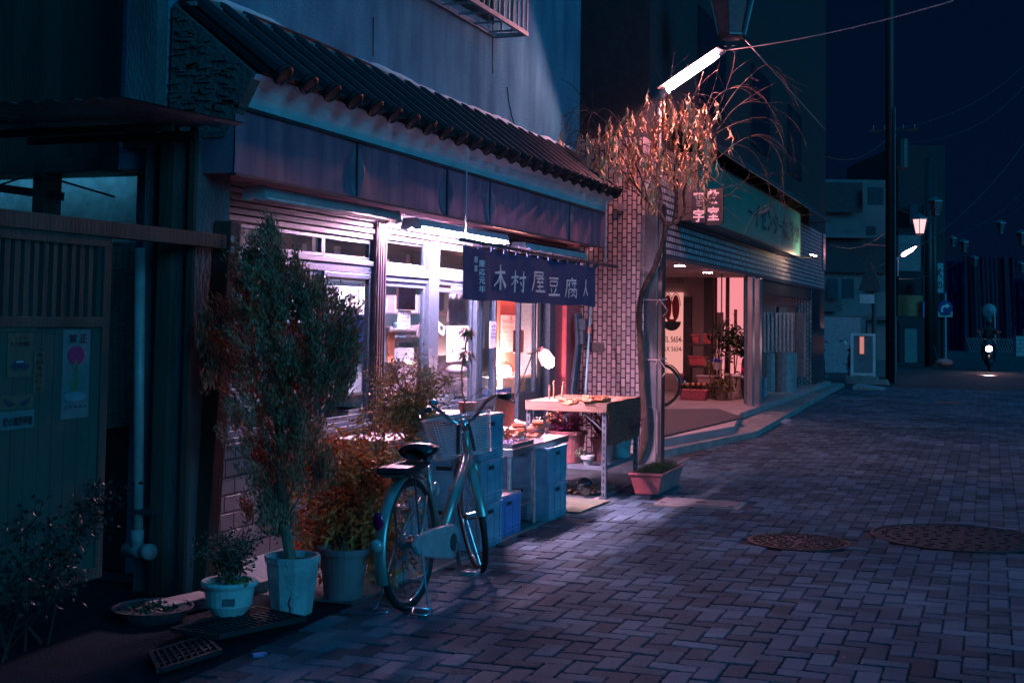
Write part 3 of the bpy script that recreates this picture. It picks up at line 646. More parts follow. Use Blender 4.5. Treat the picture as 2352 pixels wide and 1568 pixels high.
# paper notices on the gate
def poster(name, px0, py0, px1, py1, label, paper, art=None, cat='poster', skew=0):
    y0, y1 = W(px0, (py0+py1)/2, X=XG+.012).y, W(px1, (py0+py1)/2, X=XG+.012).y
    z1, z0 = W((px0+px1)/2, py0, X=XG+.012).z, W((px0+px1)/2, py1, X=XG+.012).z
    rt = root(name, (XG+.012, (y0+y1)/2, z0), label, cat)
    m = MB(); m.box(XG+.010, XG+.012, y0, y1, z0, z1); m.build('paper', paper, rt)
    if art: art(rt, y0, y1, z0, z1)
    return rt
def P2(y0, y1, z0, z1): return lambda u, v: Vector((XG+.0135, y0+(y1-y0)*u, z0+(z1-z0)*v))
def art_new_year(rt, y0, y1, z0, z1):
    Q = P2(y0, y1, z0, z1); w_ = y1-y0; h_ = z1-z0
    m = MB(); glyph(m, '賀', Q(.33, .9), YP, ZP, w_*.30, h_*.10, .02); glyph(m, '正', Q(.72, .9), YP, ZP, w_*.28, h_*.10, .02)
    for k in range(5): glyph(m, '立石商店会'[k], Q(.14+k*.18, .13), YP, ZP, w_*.1, h_*.03, .02)
    m.build('lettering', M_ink, rt)
    m = MB(); m.prism([(cos(t)*w_*.31, sin(t)*h_*.107) for t in [i*2*pi/28 for i in range(28)]], Q(.47, .71), YP, ZP, XP, .001); m.build('red_disc', mat('poster_red', (.42, .02, .10)), rt)
    m = MB()
    for rx, rz, v in ((.22, .05, .40), (.13, .03, .5), (.15, .03, .33)): m.prism([(cos(t)*w_*rx, sin(t)*h_*rz) for t in [i*2*pi/20 for i in range(20)]], Q(.47, v)+XP*.0004, YP, ZP, XP, .0006)
    for u in (.42, .47, .52): m.bar(Q(u, .40)+XP*.001, Q(u, .62+.04*(u == .47))+XP*.001, .012, .001)
    m.build('pine_decoration', mat('poster_green', (.10, .16, .10)), rt)
    m = MB(); m.prism([(cos(t)*w_*.40, sin(t)*h_*.055) for t in [i*2*pi/24 for i in range(24)]], Q(.48, .25), YP, ZP, XP, .0004); m.build('plate', mat('poster_grey', (.2, .25, .3)), rt)
poster('poster', 143, 757, 205, 960, 'tall white new year poster with a red disc on the gate', mat('poster_white', (.13, .16, .17), .8), art_new_year)
M_tan = mat('poster_tan', (.15, .10, .07), .8)
def art_110(rt, y0, y1, z0, z1):
    Q = P2(y0, y1, z0, z1); w_ = y1-y0; h_ = z1-z0
    m = MB(); glyph(m, 'こども', Q(.5, .9), YP, ZP, w_*.5, h_*.09, .03); glyph(m, '110番', Q(.5, .76), YP, ZP, w_*.78, h_*.11, .04)
    m.build('lettering', M_ink, rt)
    m = MB(); m.prism([(-.36, 0), (-.36, .09), (-.26, .12), (-.2, .2), (.14, .2), (.24, .12), (.38, .09), (.38, 0)], Q(.5, .2), YP*w_, ZP*h_*.9, XP, .0006)
    for u in (-.2, .22): m.prism([(cos(t)*w_*.07, sin(t)*h_*.04) for t in [i*pi/8 for i in range(16)]], Q(.5+u, .19)+XP*.0006, YP, ZP, XP, .0006)
    m.build('car_drawing', mat('poster_navy', (.03, .04, .08)), rt)
    m = MB(); m.box(XG+.0137, XG+.0143, Q(.34, 0).y, Q(.64, 0).y, Q(0, .33).z, Q(0, .37).z); m.build('car_window', mat('poster_paleblue', (.3, .4, .45)), rt)
poster('notice', 17, 765, 74, 866, 'tan notice with a patrol car drawing at the left edge of the gate', M_tan, art_110, 'notice')
def art_mask(rt, y0, y1, z0, z1):
    Q = P2(y0, y1, z0, z1); w_ = y1-y0; h_ = z1-z0; m = MB()
    for s_ in (-1, 1):
        m.prism([(s_*.06, -.1), (s_*.42, .4), (s_*.36, -.05), (s_*.2, -.32)][::s_], Q(.5, .5), YP*w_, ZP*h_, XP, .0006)
    m.build('drawing', mat('poster_dark', (.03, .035, .06)), rt)
poster('notice', 0, 726, 84, 760, 'tan strip with dark sweeping curves at the top of the boards', M_tan, art_mask, 'notice')
poster('notice', 0, 908, 76, 940, 'tan strip with dark curves below the patrol car notice', M_tan, art_mask, 'notice')
def art_name(rt, y0, y1, z0, z1):
    Q = P2(y0, y1, z0, z1); m = MB(); glyph(m, '朝の清掃週間', Q(.5, .42), YP, ZP, (y1-y0)*.86, (z1-z0)*.5, .03); m.build('lettering', M_ink, rt)
poster('notice', 0, 943, 78, 985, 'white handwritten strip lowest among the notices on the gate', mat('poster_white', (.13, .16, .17)), art_name, 'notice')
def art_vert(rt, y0, y1, z0, z1):
    Q = P2(y0, y1, z0, z1); m = MB()
    for k, s_ in enumerate('毎日見回り中'): glyph(m, s_, Q(.5, .92-k*.165), YP, ZP, (y1-y0)*.55, (z1-z0)*.12, .02)
    m.build('lettering', M_ink, rt)
poster('notice', 77, 807, 101, 902, 'narrow vertical tan notice beside the patrol car notice', M_tan, art_vert, 'notice')
# bamboo blind hanging behind the gate post
bl = root('bamboo_blind', W(270, 985, Y=6.1), 'ragged bamboo blind hanging crooked between the gate and the drainpipe', 'blind')
m = MB(); z = 1.86
XL, XR = W(246, 700, Y=6.12).x, W(302, 700, Y=6.12).x; k = 0
while z > .86:
    sl_ = .0+(1.86-z)*.05; m.tube([(XL-.06+wob(.006), 6.13+wob(.004), z-sl_*.5+wob(.0015)), (XR+wob(.006)+(.03 if z < 1.2 else 0), 6.13+wob(.004), z+sl_*.4+wob(.0015))], .0036, 4)
    z -= .0105 if random.random() > .05 else .017
m.build('slats', mat('bamboo', (.22, .19, .14), .6), bl)
m = MB()
for t in (.1, .35, .6, .85): x = XL+(XR-XL)*t; m.tube([(x, 6.122, 1.88), (x-.01, 6.12, 1.35), (x+.012, 6.12, .88)], .003, 4)
m.build('cords', M_ink, bl)
m = MB(); m.box(-4.75, -4.30, 6.26, 6.28, .9, 1.9); o = m.build('plastic_curtain', glass('plastic_sheet', (.55, .62, .66), .22, .15)); tag(o, 'wrinkled clear plastic sheet lit from behind beside the bamboo blind', 'plastic sheet')
# ================================================================= inside the shop
def IB(name, px0, py0, px1, py1, X, depth, m_, label, cat, bevel=.004, round_=False):
    a = W(px0, py1, X=X); b = W(px1, py0, X=X); mm = MB(); mm.box(X-depth, X, a.y, b.y, min(a.z, b.z), max(a.z, b.z))
    o = mm.build(name, m_, bevel=bevel); return tag(o, label, cat)
# interior lights
for (y, x, c_, e_) in ((8.0, -5.0, (1, .70, .76), 22), (10.6, -5.3, (1, .70, .76), 30)):
    rt = root('ceiling_light', (x, y, 2.55), ['ceiling tube light inside the shop behind the conifer', 'ceiling tube light inside the shop behind the middle window'][y > 9], 'ceiling light')
    m = MB(); m.box(x-.06, x+.06, y-.6, y+.6, 2.56, 2.61); m.build('housing', M_ltm, rt)
    m = MB(); m.tube([(x, y-.58, 2.54), (x, y+.58, 2.54)], .016, 8); m.build('tube', emit('tube_glow_in', (1, .50, .62), 330), rt)
# steel shelving with trays along the left window
M_grey = mat('grey_tray', (.38, .40, .43), .5, sc=6); M_pale = mat('pale_box', (.62, .50, .50), .7, sc=5)
sh = root('storage_rack', (-5.1, 7.6, 0), 'steel storage rack packed with grey trays behind the conifer window', 'storage rack')
m = MB()
for z in (.55, .86, 1.14, 1.42): m.box(-5.45, -4.80, 7.05, 9.75, z, z+.02)
for y in (7.06, 7.8, 8.75, 9.7):
    for x in (-5.44, -4.82): m.box(x, x+.03, y, y+.03, 0, 2.1)
m.build('frame', M_steel, sh)
rs = random.Random(4)
for zi, z in enumerate((.57, .88, 1.16, 1.44)):
    y = 7.08
    while y < 9.6:
        w_ = rs.uniform(.18, .36); h_ = rs.uniform(.10, .25) if zi < 3 else rs.uniform(.08, .3)
        if rs.random() > .12 and not (zi == 2 and y > 8.9):
            m = MB(); x1 = -4.80-rs.uniform(.0, .08); t_ = .012; m.lathe((x1-.2, y+w_/2, z), [(.20, 0), (.225, h_), (.235, h_), (.235, h_+.012), (.205, h_+.012)], 4, sy=w_/.42, M=Matrix.Rotation(pi/4, 3, 'Z') if False else None)
            m = MB(); 
            m.box(x1-.4, x1, y+.008, y+w_-.02, z, z+h_); m.box(x1-.41, x1+.012, y, y+w_-.012, z+h_-.02, z+h_)
            o = m.build('tray', [M_grey, M_pale, M_steel, M_white, mat('tray_teal', (.18, .35, .40), .5)][rs.choice((0, 0, 1, 2, 3, 0, 4))], sh, bevel=.006)
        y += w_
# kitchen shelf deeper in the room, seen through the middle window and the doors
ks = root('kitchen_shelf', (-6.4, 11, 0), 'deep kitchen shelf crowded with boxes and pans at the back of the shop', 'shelf')
m = MB()
for z in (.4, .8, 1.15, 1.5, 1.85): m.box(-6.7, -6.2, 8.2, 13.6, z, z+.03)
for y in (8.2, 10.0, 11.8, 13.55): m.box(-6.25, -6.2, y, y+.05, 0, 2.2)
m.build('frame', M_steel, ks)
M_bag = mat('white_poly', (.80, .72, .74), .3, sc=8, bump=.8, bsc=25)
cols_ = [M_grey, M_pale, M_white, mat('tray_teal', (.18, .35, .40)), mat('carton', (.6, .36, .25), .8), mat('folder_teal', (.25, .5, .55)), M_bag, mat('pink_goods', (.75, .45, .48))]
for z in (.43, .83, 1.18, 1.53, 1.88):
    y = 8.25
    while y < 13.4:
        w_ = rs.uniform(.10, .34); h_ = rs.uniform(.08, .27)
        if rs.random() > .15:
            m = MB(); x1 = -6.22-rs.uniform(0, .1)
            if rs.random() < .3: m.lathe((x1-.12, y+w_/2, z+.002), [(w_*.34, 0), (w_*.4, h_), (w_*.42, h_), (w_*.42, h_+.02), (w_*.1, h_+.03)], 16)
            else: m.box(x1-.3, x1, y+.01, y+w_-.01, z+.001, z+h_); m.box(x1-.28, x1+.006, y+.02, y+w_-.02, z+h_*.3, z+h_*.36)
            m.build('goods', rs.choice(cols_), ks, bevel=.006)
        y += w_
def hangset():
    for k, (px, py0, py1, col) in enumerate(((760, 640, 690, M_steel), (800, 645, 680, M_dkmet), (888, 640, 700, M_dkmet), (1010, 640, 735, mat('panel_teal', (.08, .16, .19))))):
        pass
IB('extractor_hood', 745, 712, 842, 640, -5.3, .5, mat('panel_teal', (.10, .19, .22), .35, .4), 'dark teal extractor hood above the blue tub inside the window', 'hood', .02)
IB('refrigerator', 876, 905, 962, 652, -5.6, .5, mat('fridge_teal', (.12, .22, .26), .35), 'dark teal refrigerator behind the notes in the middle window', 'refrigerator', .02)
IB('cupboard', 1000, 905, 1032, 655, -5.3, .4, mat('panel_teal', (.10, .19, .22)), 'dark cupboard behind the hanging apron', 'cupboard', .01)
tub = root('blue_tub', W(815, 790, X=-4.62), 'bright blue plastic tub on the rack inside the window beside the ribbed post', 'tub')
a, b = W(788, 788, X=-4.62), W(846, 722, X=-4.62)
m = MB(); m.box(-4.98, -4.62, a.y, b.y, a.z, b.z-.0); m.box(-5.0, -4.60, a.y-.02, b.y+.02, b.z-.035, b.z-.012); m.build('body', M_blue, tub, bevel=.008)
def bag(c, r, h, label, m_, seed=0, name='plastic_bag'):
    rr = random.Random(seed); m = MB(); seg, rings = 14, 9; base = 0
    for i in range(rings+1):
        t = i/rings; rad = r*(sin(pi*min(t*1.15+.12, 1))**.6 if t < .78 else .28+.35*(t-.78)/.22)
        for k in range(seg):
            a_ = 2*pi*k/seg; j = 1+rr.uniform(-.13, .13); m.v.append(Vector(c)+Vector((rad*cos(a_)*j, rad*sin(a_)*j, h*t+rr.uniform(-.004, .004))))
    for i in range(rings):
        for k in range(seg): k2 = (k+1) % seg; m.f.append((i*seg+k, i*seg+k2, (i+1)*seg+k2, (i+1)*seg+k)); m.m.append(0)
    m.f.append(tuple(range(seg))[::-1]); m.m.append(0)
    o = m.build(name, m_); tag(o, label, 'plastic bag'); return o
M_bag = mat('white_poly', (.80, .72, .74), .3, sc=8, bump=.8, bsc=25)
bag(W(808, 722, X=-4.8), .085, .16, 'white plastic bag bulging on the blue tub', M_bag, 3)
# middle window contents
IB('counter', 872, 905, 1060, 828, -4.75, .5, mat('pink_counter', (.66, .45, .45), .5), 'pale pink counter box behind the small-leaved shrub', 'counter')
IB('drawer_cabinet', 872, 985, 985, 912, -4.7, .5, M_pale, 'pale cabinet low behind the middle window glass', 'cabinet')
gr = root('goods_rack', (-4.98, 9.9, 1.0), 'open rack of small jars, cups and packets behind the middle window and first door', 'rack')
m = MB()
for z in (1.08, 1.30, 1.52): m.box(-5.12, -4.92, 8.95, 11.6, z, z+.012)
for y in (8.95, 10.2, 11.58): m.box(-5.12, -5.10, y, y+.02, .9, 1.78)
m.build('frame', M_steel, gr)
for z in (1.093, 1.313, 1.533):
    y = 8.98
    while y < 11.5:
        w_ = rs.uniform(.05, .15); h_ = rs.uniform(.05, .17); m = MB()
        if rs.random() < .82:
            if rs.random() < .45: m.lathe((-4.99, y+w_/2, z), [(w_*.36, 0), (w_*.42, h_*.8), (w_*.2, h_*.86), (w_*.22, h_)], 12)
            else: m.obox((-5.0, y+w_/2, z+h_/2), (.09, w_*.86, h_), Matrix.Rotation(rs.uniform(-.15, .15), 3, 'Z'))
            m.build('goods', rs.choice(cols_), gr)
        y += w_
t_ = IB('paper_bag', 916, 712, 954, 641, -4.45, .02, mat('printed_paper', (.62, .40, .42), .8, c2=(.42, .25, .27), sc=30), 'pink printed paper with a faint round crest hanging inside the middle window', 'paper bag')
rt = root('price_note', W(929, 753, X=-4.44), 'handwritten price note hanging inside the middle window', 'note')
a, b = W(914, 754, X=-4.44), W(943, 713, X=-4.44); m = MB(); m.box(-4.445, -4.44, a.y, b.y, a.z, b.z); m.build('paper', M_paper, rt)
m = MB()
for k, s_ in enumerate(('牛乳・飯', 'つめい入替', '金曜休', '入 180-')):
    c = a.lerp(b, .5); glyph(m, s_, (-4.438, c.y, b.z-(b.z-a.z)*(.18+.22*k)), YP, ZP, (b.y-a.y)*(.75-.1*(k % 2)), (b.z-a.z)*.12, .02)
m.build('lettering', mat('ink_blue', (.03, .05, .3)), rt)
IB('folder', 880, 832, 892, 752, -4.6, .3, mat('folder_teal', (.25, .5, .55)), 'teal folder standing between boxes in the middle window', 'folder')
IB('folder', 893, 832, 906, 762, -4.58, .3, mat('folder_orange', (.75, .22, .10)), 'orange folder standing beside the teal one in the middle window', 'folder')
IB('file_tray', 906, 828, 950, 800, -4.62, .3, M_white, 'white file tray with papers in the middle window', 'tray')
for k, (px0, py0, px1, py1) in enumerate(((893, 758, 950, 770), (905, 776, 950, 786))):
    m = MB(); a = W(px0, (py0+py1)/2, X=-4.7); b = W(px1, (py0+py1)/2, X=-4.7); m.tube([a, b], .024-.004*k, 12)
    o = m.build('paper_roll', mat('roll_paper', (.75, .62, .60)), smooth=False); tag(o, ['upper paper roll lying above the file tray', 'lower and shorter paper roll above the file tray'][k], 'paper roll')
m = MB(); c = W(925, 800, X=-4.6); m.lathe(c+Vector((-.1, 0, -.05)), [(.05, 0), (.06, .11), (.062, .11)], 14); o = m.build('jug', M_grey); tag(o, 'small grey jug in front of the file tray', 'jug')
# hanging aprons / clear bags
def drape(name, px0, py0, px1, py1, X, m_, label, cat, amp=.02, f=30):
    a, b = W(px0, py1, X=X), W(px1, py0, X=X); m = MB(); n = 24; q = 12
    for i in range(n+1):
        for j in range(q+1):
            y = a.y+(b.y-a.y)*i/n; t = j/q; z = b.z+(a.z-b.z)*t; sh_ = (.35+.65*min(1, t*1.7)); yc = (a.y+b.y)/2
            m.v.append(Vector((X+amp*sin(y*f)*(.4+t)+amp*.5*sin(y*f*2.3+t*5), yc+(y-yc)*sh_, z+.01*sin(i*.9))))
    for i in range(n):
        for j in range(q): k = i*(q+1)+j; m.f.append((k, k+q+1, k+q+2, k+1)); m.m.append(0)
    lv = len(m.v); lf = len(m.f); m.v += [v-Vector((.003, 0, 0)) for v in m.v[:lv]]; m.f += [tuple(i+lv for i in f_[::-1]) for f_ in m.f[:lf]]; m.m += [0]*lf
    return tag(m.build(name, m_, smooth=True), label, cat)
drape('apron', 1030, 642, 1066, 742, -4.55, M_bag, 'white apron hanging inside the window left of the curtain', 'apron')
drape('cloth', 1088, 690, 1110, 800, -4.7, M_bag, 'white cloth hanging deeper inside below the left end of the curtain', 'cloth')
IB('notice', 1000, 713, 1020, 641, -4.42, .01, mat('pale_notice', (.72, .60, .60)), 'blank pale sheet taped inside the glass right of the mullion', 'notice')
rt = root('photo_card', W(1015, 765, X=-4.40), 'tilted card with a small dark photo taped inside the glass', 'card')
c = W(1013, 755, X=-4.40); m = MB(); m.obox(c, (.004, .15, .085), Matrix.Rotation(-.35, 3, 'X')); m.build('paper', M_white, rt); m = MB(); m.obox(c+Vector((.004, .0, .01)), (.004, .06, .035), Matrix.Rotation(-.35, 3, 'X')); m.build('photo', M_black, rt)
rt = root('price_list', W(1051, 830, X=-4.255), 'printed price list in a clear sleeve on the glass behind the thin plant', 'price list')
a, b = W(1027, 831, X=-4.25), W(1076, 748, X=-4.25); m = MB(); m.box(-4.258, -4.252, a.y, b.y, a.z, b.z); m.build('paper', M_white, rt)
m = MB(); H_ = b.z-a.z; W_ = b.y-a.y
glyph(m, 'お豆腐のご案内', (-4.250, a.y+W_*.38, b.z-H_*.17), YP, ZP, W_*.55, H_*.08, .02)
for k in range(11):
    z = b.z-H_*(.28+.055*k); m.box(-4.2515, -4.2505, a.y+W_*.1, a.y+W_*(.45+.05*(k % 3)), z, z+H_*.012); m.box(-4.2515, -4.2505, a.y+W_*.55, a.y+W_*(.82+.05*(k % 2)), z, z+H_*.012)
m.build('lettering', mat('ink_blue', (.03, .05, .3)), rt)
m = MB(); m.box(-4.2512, -4.2504, a.y+W_*.1, a.y+W_*.48, a.z+H_*.05, a.z+H_*.24); m.build('picture', mat('folder_teal', (.25, .5, .55)), rt)
# orange inner wall with calendar
m = MB(); a, b = W(1135, 850, X=-5.0), W(1215, 640, X=-5.0); m.box(-5.06, -5.0, a.y, b.y, .9, 2.0)
o = m.build('wall_board', mat('salmon_board', (.80, .26, .20), .7, sc=3)); tag(o, 'salmon coloured board behind the calendar inside the doorway', 'wall board')
cal = root('calendar', W(1165, 808, X=-4.97), 'white month calendar with a large 12 hanging on the salmon board', 'calendar')
a, b = W(1150, 809, X=-4.97), W(1186, 724, X=-4.97); H_ = b.z-a.z; W_ = b.y-a.y
m = MB(); m.box(-4.975, -4.97, a.y, b.y, a.z, b.z); m.build('sheet', M_white, cal)
m = MB(); glyph(m, '12', (-4.968, a.y+W_*.62, b.z-H_*.08), YP, ZP, W_*.16, H_*.09, .01)
m.box(-4.969, -4.968, a.y+W_*.03, b.y-W_*.03, b.z-H_*.15, b.z-H_*.145)
for r in range(5):
    for c in range(6): glyph(m, str(r*7+c+1), (-4.968, a.y+W_*(.1+.16*c), b.z-H_*(.32+.12*r)), YP, ZP, W_*.05, H_*.022, .0)
    m.box(-4.969, -4.968, a.y+W_*.03, b.y-W_*.03, b.z-H_*(.355+.12*r), b.z-H_*(.353+.12*r))
m.build('lettering', M_ink, cal)
m = MB(); m.box(-4.969, -4.968, a.y+W_*.05, a.y+W_*.3, b.z-H_*.24, b.z-H_*.17); m.box(-4.969, -4.968, a.y+W_*.35, a.y+W_*.8, b.z-H_*.22, b.z-H_*.19); m.build('picture', mat('folder_teal', (.25, .5, .55)), cal)
rt = root('notice', W(1134, 800, X=-4.2), 'curled blue-white notice with handwriting on the door edge left of the calendar', 'notice')
a, b = W(1126, 800, X=-4.2), W(1142, 738, X=-4.2); m = MB(); n = 10
m.prism([(0, 0), (0, 1), (.5, 1.0), (1, .98), (.92, .5), (1, .05), (.5, 0)], (-4.21, a.y, a.z), YP*(b.y-a.y), ZP*(b.z-a.z), XP, .004); m.build('paper', mat('blueish_paper', (.55, .62, .80)), rt)
m = MB()
for k, s_ in enumerate(('配達', '予約受', '承中', '閉町')): glyph(m, s_, (-4.204, (a.y+b.y)/2, b.z-(b.z-a.z)*(.18+.14*k)), YP, ZP, (b.y-a.y)*.7, (b.z-a.z)*.07, .02)
m.build('lettering', mat('ink_blue', (.03, .05, .3)), rt)
IB('telephone', 1191, 809, 1203, 758, -4.6, .06, mat('brown_plastic', (.16, .07, .05), .3), 'brown wall clock with a long oval case right of the calendar', 'clock')  # this is the oval wall clock
IB('switch_board', 1229, 838, 1252, 752, -4.9, .05, mat('pale_pink_board', (.7, .5, .48)), 'pale notice board behind the clip lamp', 'board')
# glowing bulb with shade, and clip lamp
bl_ = root('lamp', W(1163, 850, X=-4.85), 'glowing round bulb in a clear shade inside the doorway', 'lamp')
c = W(1161, 852, X=-4.85)
m = MB(); m.ball(c, .062, 16, 12); m.build('bulb', emit('bulb_glow', (1, .42, .38), 1700), bl_, smooth=True)
m = MB(); Rm = Matrix.Rotation(.5, 3, 'X'); m.lathe(c, [(.10, -.02), (.085, .05), (.05, .09), (.02, .12), (.018, .15)], 20, M=Rm, cap=False); m.build('shade', glass('shade_glass', (.95, .75, .72), .15), bl_, smooth=True)
cl = root('clip_lamp', W(1245, 818, X=-3.98), 'clip-on lamp with a glowing drum shade hanging in the doorway right of the bulb', 'clip lamp')
c = W(1254, 822, X=-3.66); Dm = Vector((.42, .30, -.80)).normalized(); q = Dm.to_track_quat('Z', 'Y').to_matrix()
m = MB(); m.lathe(c-Dm*.05, [(.03, -.03), (.055, 0), (.066, .08), (.068, .09)], 20, M=q, cap=False); m.build('shade', mat('lamp_shade', (.85, .60, .50), .5, emis=(1, .42, .32), es=.7), cl, smooth=True)
m = MB(); m.ball(c+Dm*.052, .045, 14, 10); m.build('bulb', emit('clip_bulb_glow', (1, .36, .38), 620), cl, smooth=True)
m = MB(); m.tube([c-Dm*.055, c-Dm*.10], [.034, .028], 12); m.build('socket', mat('socket_dark', (.25, .08, .07), .5), cl)
m = MB(); m.tube([c-Dm*.10, W(1234, 806, X=-3.70), W(1222, 812, X=-3.86), W(1212, 812, X=-4.12)], .009, 6); m.tube([W(1224, 700, X=-4.02), W(1225, 760, X=-4.02), W(1232, 804, X=-3.80)], .004, 5); m.tube([W(1221, 816, X=-4.05), W(1208, 850, X=-4.05), W(1196, 880, X=-4.1), W(1186, 910, X=-4.2)], .006, 5); m.build('clamp_and_cord', M_blkrub, cl)
# counters in the doorway
IB('sink_counter', 1136, 990, 1212, 912, -4.55, .6, M_steel, 'stainless steel counter inside the doorway under the blue tray', 'counter', .008)
IB('water_tank', 1196, 990, 1300, 925, -5.2, .6, mat('tank_grey', (.25, .27, .30), .4), 'dark steel tofu tank deep inside the doorway', 'tank')
m = MB(); a, b = W(1142, 918, X=-4.5), W(1186, 905, X=-4.5); m.prism([(0, 0), (.12, .06), (.88, .06), (1, 0), (.85, -.02), (.15, -.02)][::-1], (-4.85, a.y, a.z+.04), YP*(b.y-a.y), ZP, XP, .34)
tag(m.build('blue_tray', mat('tray_blue', (.10, .25, .60), .4)), 'blue plastic tray on the stainless counter below the bulb', 'tray')
IB('wooden_box', 1207, 892, 1292, 868, -4.36, .25, M_wood, 'long wooden box glowing pink just inside the doorway', 'wooden box')
IB('shelf_board', 1143, 884, 1200, 868, -4.9, .3, M_white, 'white board shelf under the bulb', 'shelf')
for k in range(7):
    px = 1150+k*8; IB('jar', px, 868, px+6, 850-k % 3*3, -5.05, .06, [M_white, M_wood, M_pale][k % 3], ['first', 'second', 'third', 'fourth', 'fifth', 'sixth', 'seventh'][k]+' jar from the left on the shelf behind the glowing bulb', 'jar')
m = MB(); a = W(1040, 835, X=-4.5); m.ball(W(1048, 848, X=-4.6), .10, 14, 8, (1, 1, .45)); o = m.build('bowl', mat('bowl_white', (.85, .7, .7), .3), smooth=True); tag(o, 'white oval bowl behind the glass left of the doorway', 'bowl')
IB('box', 1075, 905, 1115, 870, -4.6, .3, M_pale, 'pink lined box behind the first sliding door', 'box')
IB('counter', 1000, 985, 1105, 908, -4.72, .5, mat('white_counter', (.6, .6, .65), .4), 'white counter behind the crates and the first sliding door', 'counter')
IB('poster', 878, 640, 905, 590, -7.48, .01, M_paper, 'sheet pinned on the back wall of the shop', 'poster')
# ================================================================= crates
M_crate = mat('crate_blue', (.14, .36, .47), .5, c2=(.08, .24, .34), sc=9, bump=.06)
M_crate2 = mat('crate_deep', (.06, .24, .58), .45, sc=9)
def crate(x0, x1, y0, y1, z0, h, label, m_=M_crate, lid=None, rot=0):
    rt = root('crate', ((x0+x1)/2, (y0+y1)/2, z0), label, 'crate', 'blue plastic crates beside the food table')
    m = MB(); t = .012
    m.box(x0+.01, x1-.01, y0+.01, y1-.01, z0, z0+.01)
    for a in ((x0+.012, x0+.012+t, y0+.012, y1-.012), (x1-.012-t, x1-.012, y0+.012, y1-.012)): m.box(*a, z0+.01, z0+h-.012)
    for a in ((x0+.024, x1-.024, y0+.012, y0+.012+t), (x0+.024, x1-.024, y1-.012-t, y1-.012)): m.box(*a, z0+.01, z0+h-.012)
    for k in (0, 1): m.box(x1-.010, x1-.003, y0+.03, y1-.03, z0+.03+k*.03, z0+.042+k*.03)
    m.box(x0+.05, x1-.05, y0+.003, y0+.011, z0+h-.085, z0+h-.07); m.box(x0+.05, x1-.05, y0+.003, y0+.011, z0+.04, z0+.052)
    for xx in (x0+.005, x1-.035):
        for yy in (y0+.005, y1-.035): m.box(xx, xx+.03, yy, yy+.03, z0+.004, z0+h-.014)
    for k in range(1, 3): yy = y0+(y1-y0)*k/3; m.box(x1-.012, x1-.004, yy-.006, yy+.006, z0+.02, z0+h-.03)
    for k in range(1, 3): xx = x0+(x1-x0)*k/3; m.box(xx-.006, xx+.006, y0+.004, y0+.012, z0+.02, z0+h-.03)
    m.build('body', m_, rt, bevel=.003)
    m = MB(); z = z0+h
    for (a, b, c_, d) in ((x0, x1, y0, y0+.022), (x0, x1, y1-.022, y1), (x0, x0+.022, y0+.022, y1-.022), (x1-.022, x1, y0+.022, y1-.022)): m.box(a, b, c_, d, z-.022, z)
    m.build('rim', m_, rt, bevel=.003)
    m = MB(); xm, ym = (x0+x1)/2, (y0+y1)/2; m.box(xm-.055, xm+.055, y0+.0095, y0+.0125, z-.066, z-.040); m.build('handle_hole', M_black, rt)
    m = MB(); m.box(x1-.0125, x1-.0095, ym-.045, ym+.045, z-.066, z-.040); m.build('handle_hole', M_black, rt)
    if lid:
        m = MB(); m.box(x0+.004, x1-.004, y0+.004, y1-.004, z+.001, z+.012); m.build('lid', lid, rt, bevel=.003)
M_lid = mat('crate_lid', (.52, .42, .45), .5, sc=5)
for k in range(3):
    crate(-3.60, -3.065, 7.86, 8.26, .005+k*.285, .283, ['bottom crate of the tall stack behind the bicycle', 'middle crate of the tall stack behind the bicycle', 'top lidded crate of the tall stack behind the bicycle basket'][k], M_crate, M_lid if k == 2 else None)
crate(-3.60, -3.11, 8.30, 8.76, .005, .275, 'single low deep-blue crate with a pale lid in front of the table', M_crate2, M_lid)
for k in range(2):
    crate(-3.60, -3.06, 9.24, 9.66, .005+k*.27, .268, ['lower crate standing at the right end of the steel table', 'upper crate standing at the right end of the steel table'][k], M_crate)
m = MB(); m.box(-4.22, -3.86, 8.05, 8.6, .0, .62); m.box(-4.23, -3.85, 8.04, 8.61, .62, .66)
tag(m.build('foam_box', mat('foam', (.30, .26, .28), .7, bump=.2), bevel=.012), 'big pale foam box against the window behind the airy shrub', 'box')
# ================================================================= steel table
tb = root('steel_table', (-3.4, 9.2, 0), 'low stainless table carrying fried tofu bags between the crates', 'table')
m = MB(); m.box(-3.75, -3.13, 8.62, 9.9, .575, .585); m.box(-3.142, -3.13, 8.62, 9.9, .535, .575); m.box(-3.75, -3.142, 8.62, 8.632, .535, .575)
m.box(-3.75, -3.735, 8.632, 9.9, .535, .575); m.build('top', M_steel, tb, bevel=.002)
m = MB(); m.box(-3.72, -3.16, 8.66, 9.2, .16, .17); m.box(-3.72, -3.16, 8.66, 8.67, .12, .16); m.build('shelf', M_steel, tb)
for x, y in ((-3.165, 8.66), (-3.165, 9.17), (-3.7, 8.66), (-3.7, 9.17)):
    m = MB(); m.tube([(x, y, .0), (x, y, .535)], .019, 12); m.lathe((x, y, 0.001), [(.012, 0), (.024, .01), (.024, .045), (.02, .05)], 10); m.build('leg', M_steel, tb, smooth=False)
def tray(x0, x1, y0, y1, z, label, m_):
    m = MB(); m.box(x0, x1, y0, y1, z, z+.006)
    for a in ((x0, x0+.008, y0, y1), (x1-.008, x1, y0, y1), (x0+.008, x1-.008, y0, y0+.008), (x0+.008, x1-.008, y1-.008, y1)): m.box(*a, z+.006, z+.03)
    return tag(m.build('tray', m_), label, 'tray')
tray(-3.62, -3.15, 8.66, 9.12, .586, 'shallow metal tray of wrapped fried tofu on the steel table', mat('tray_metal', (.4, .3, .3), .3, .7))
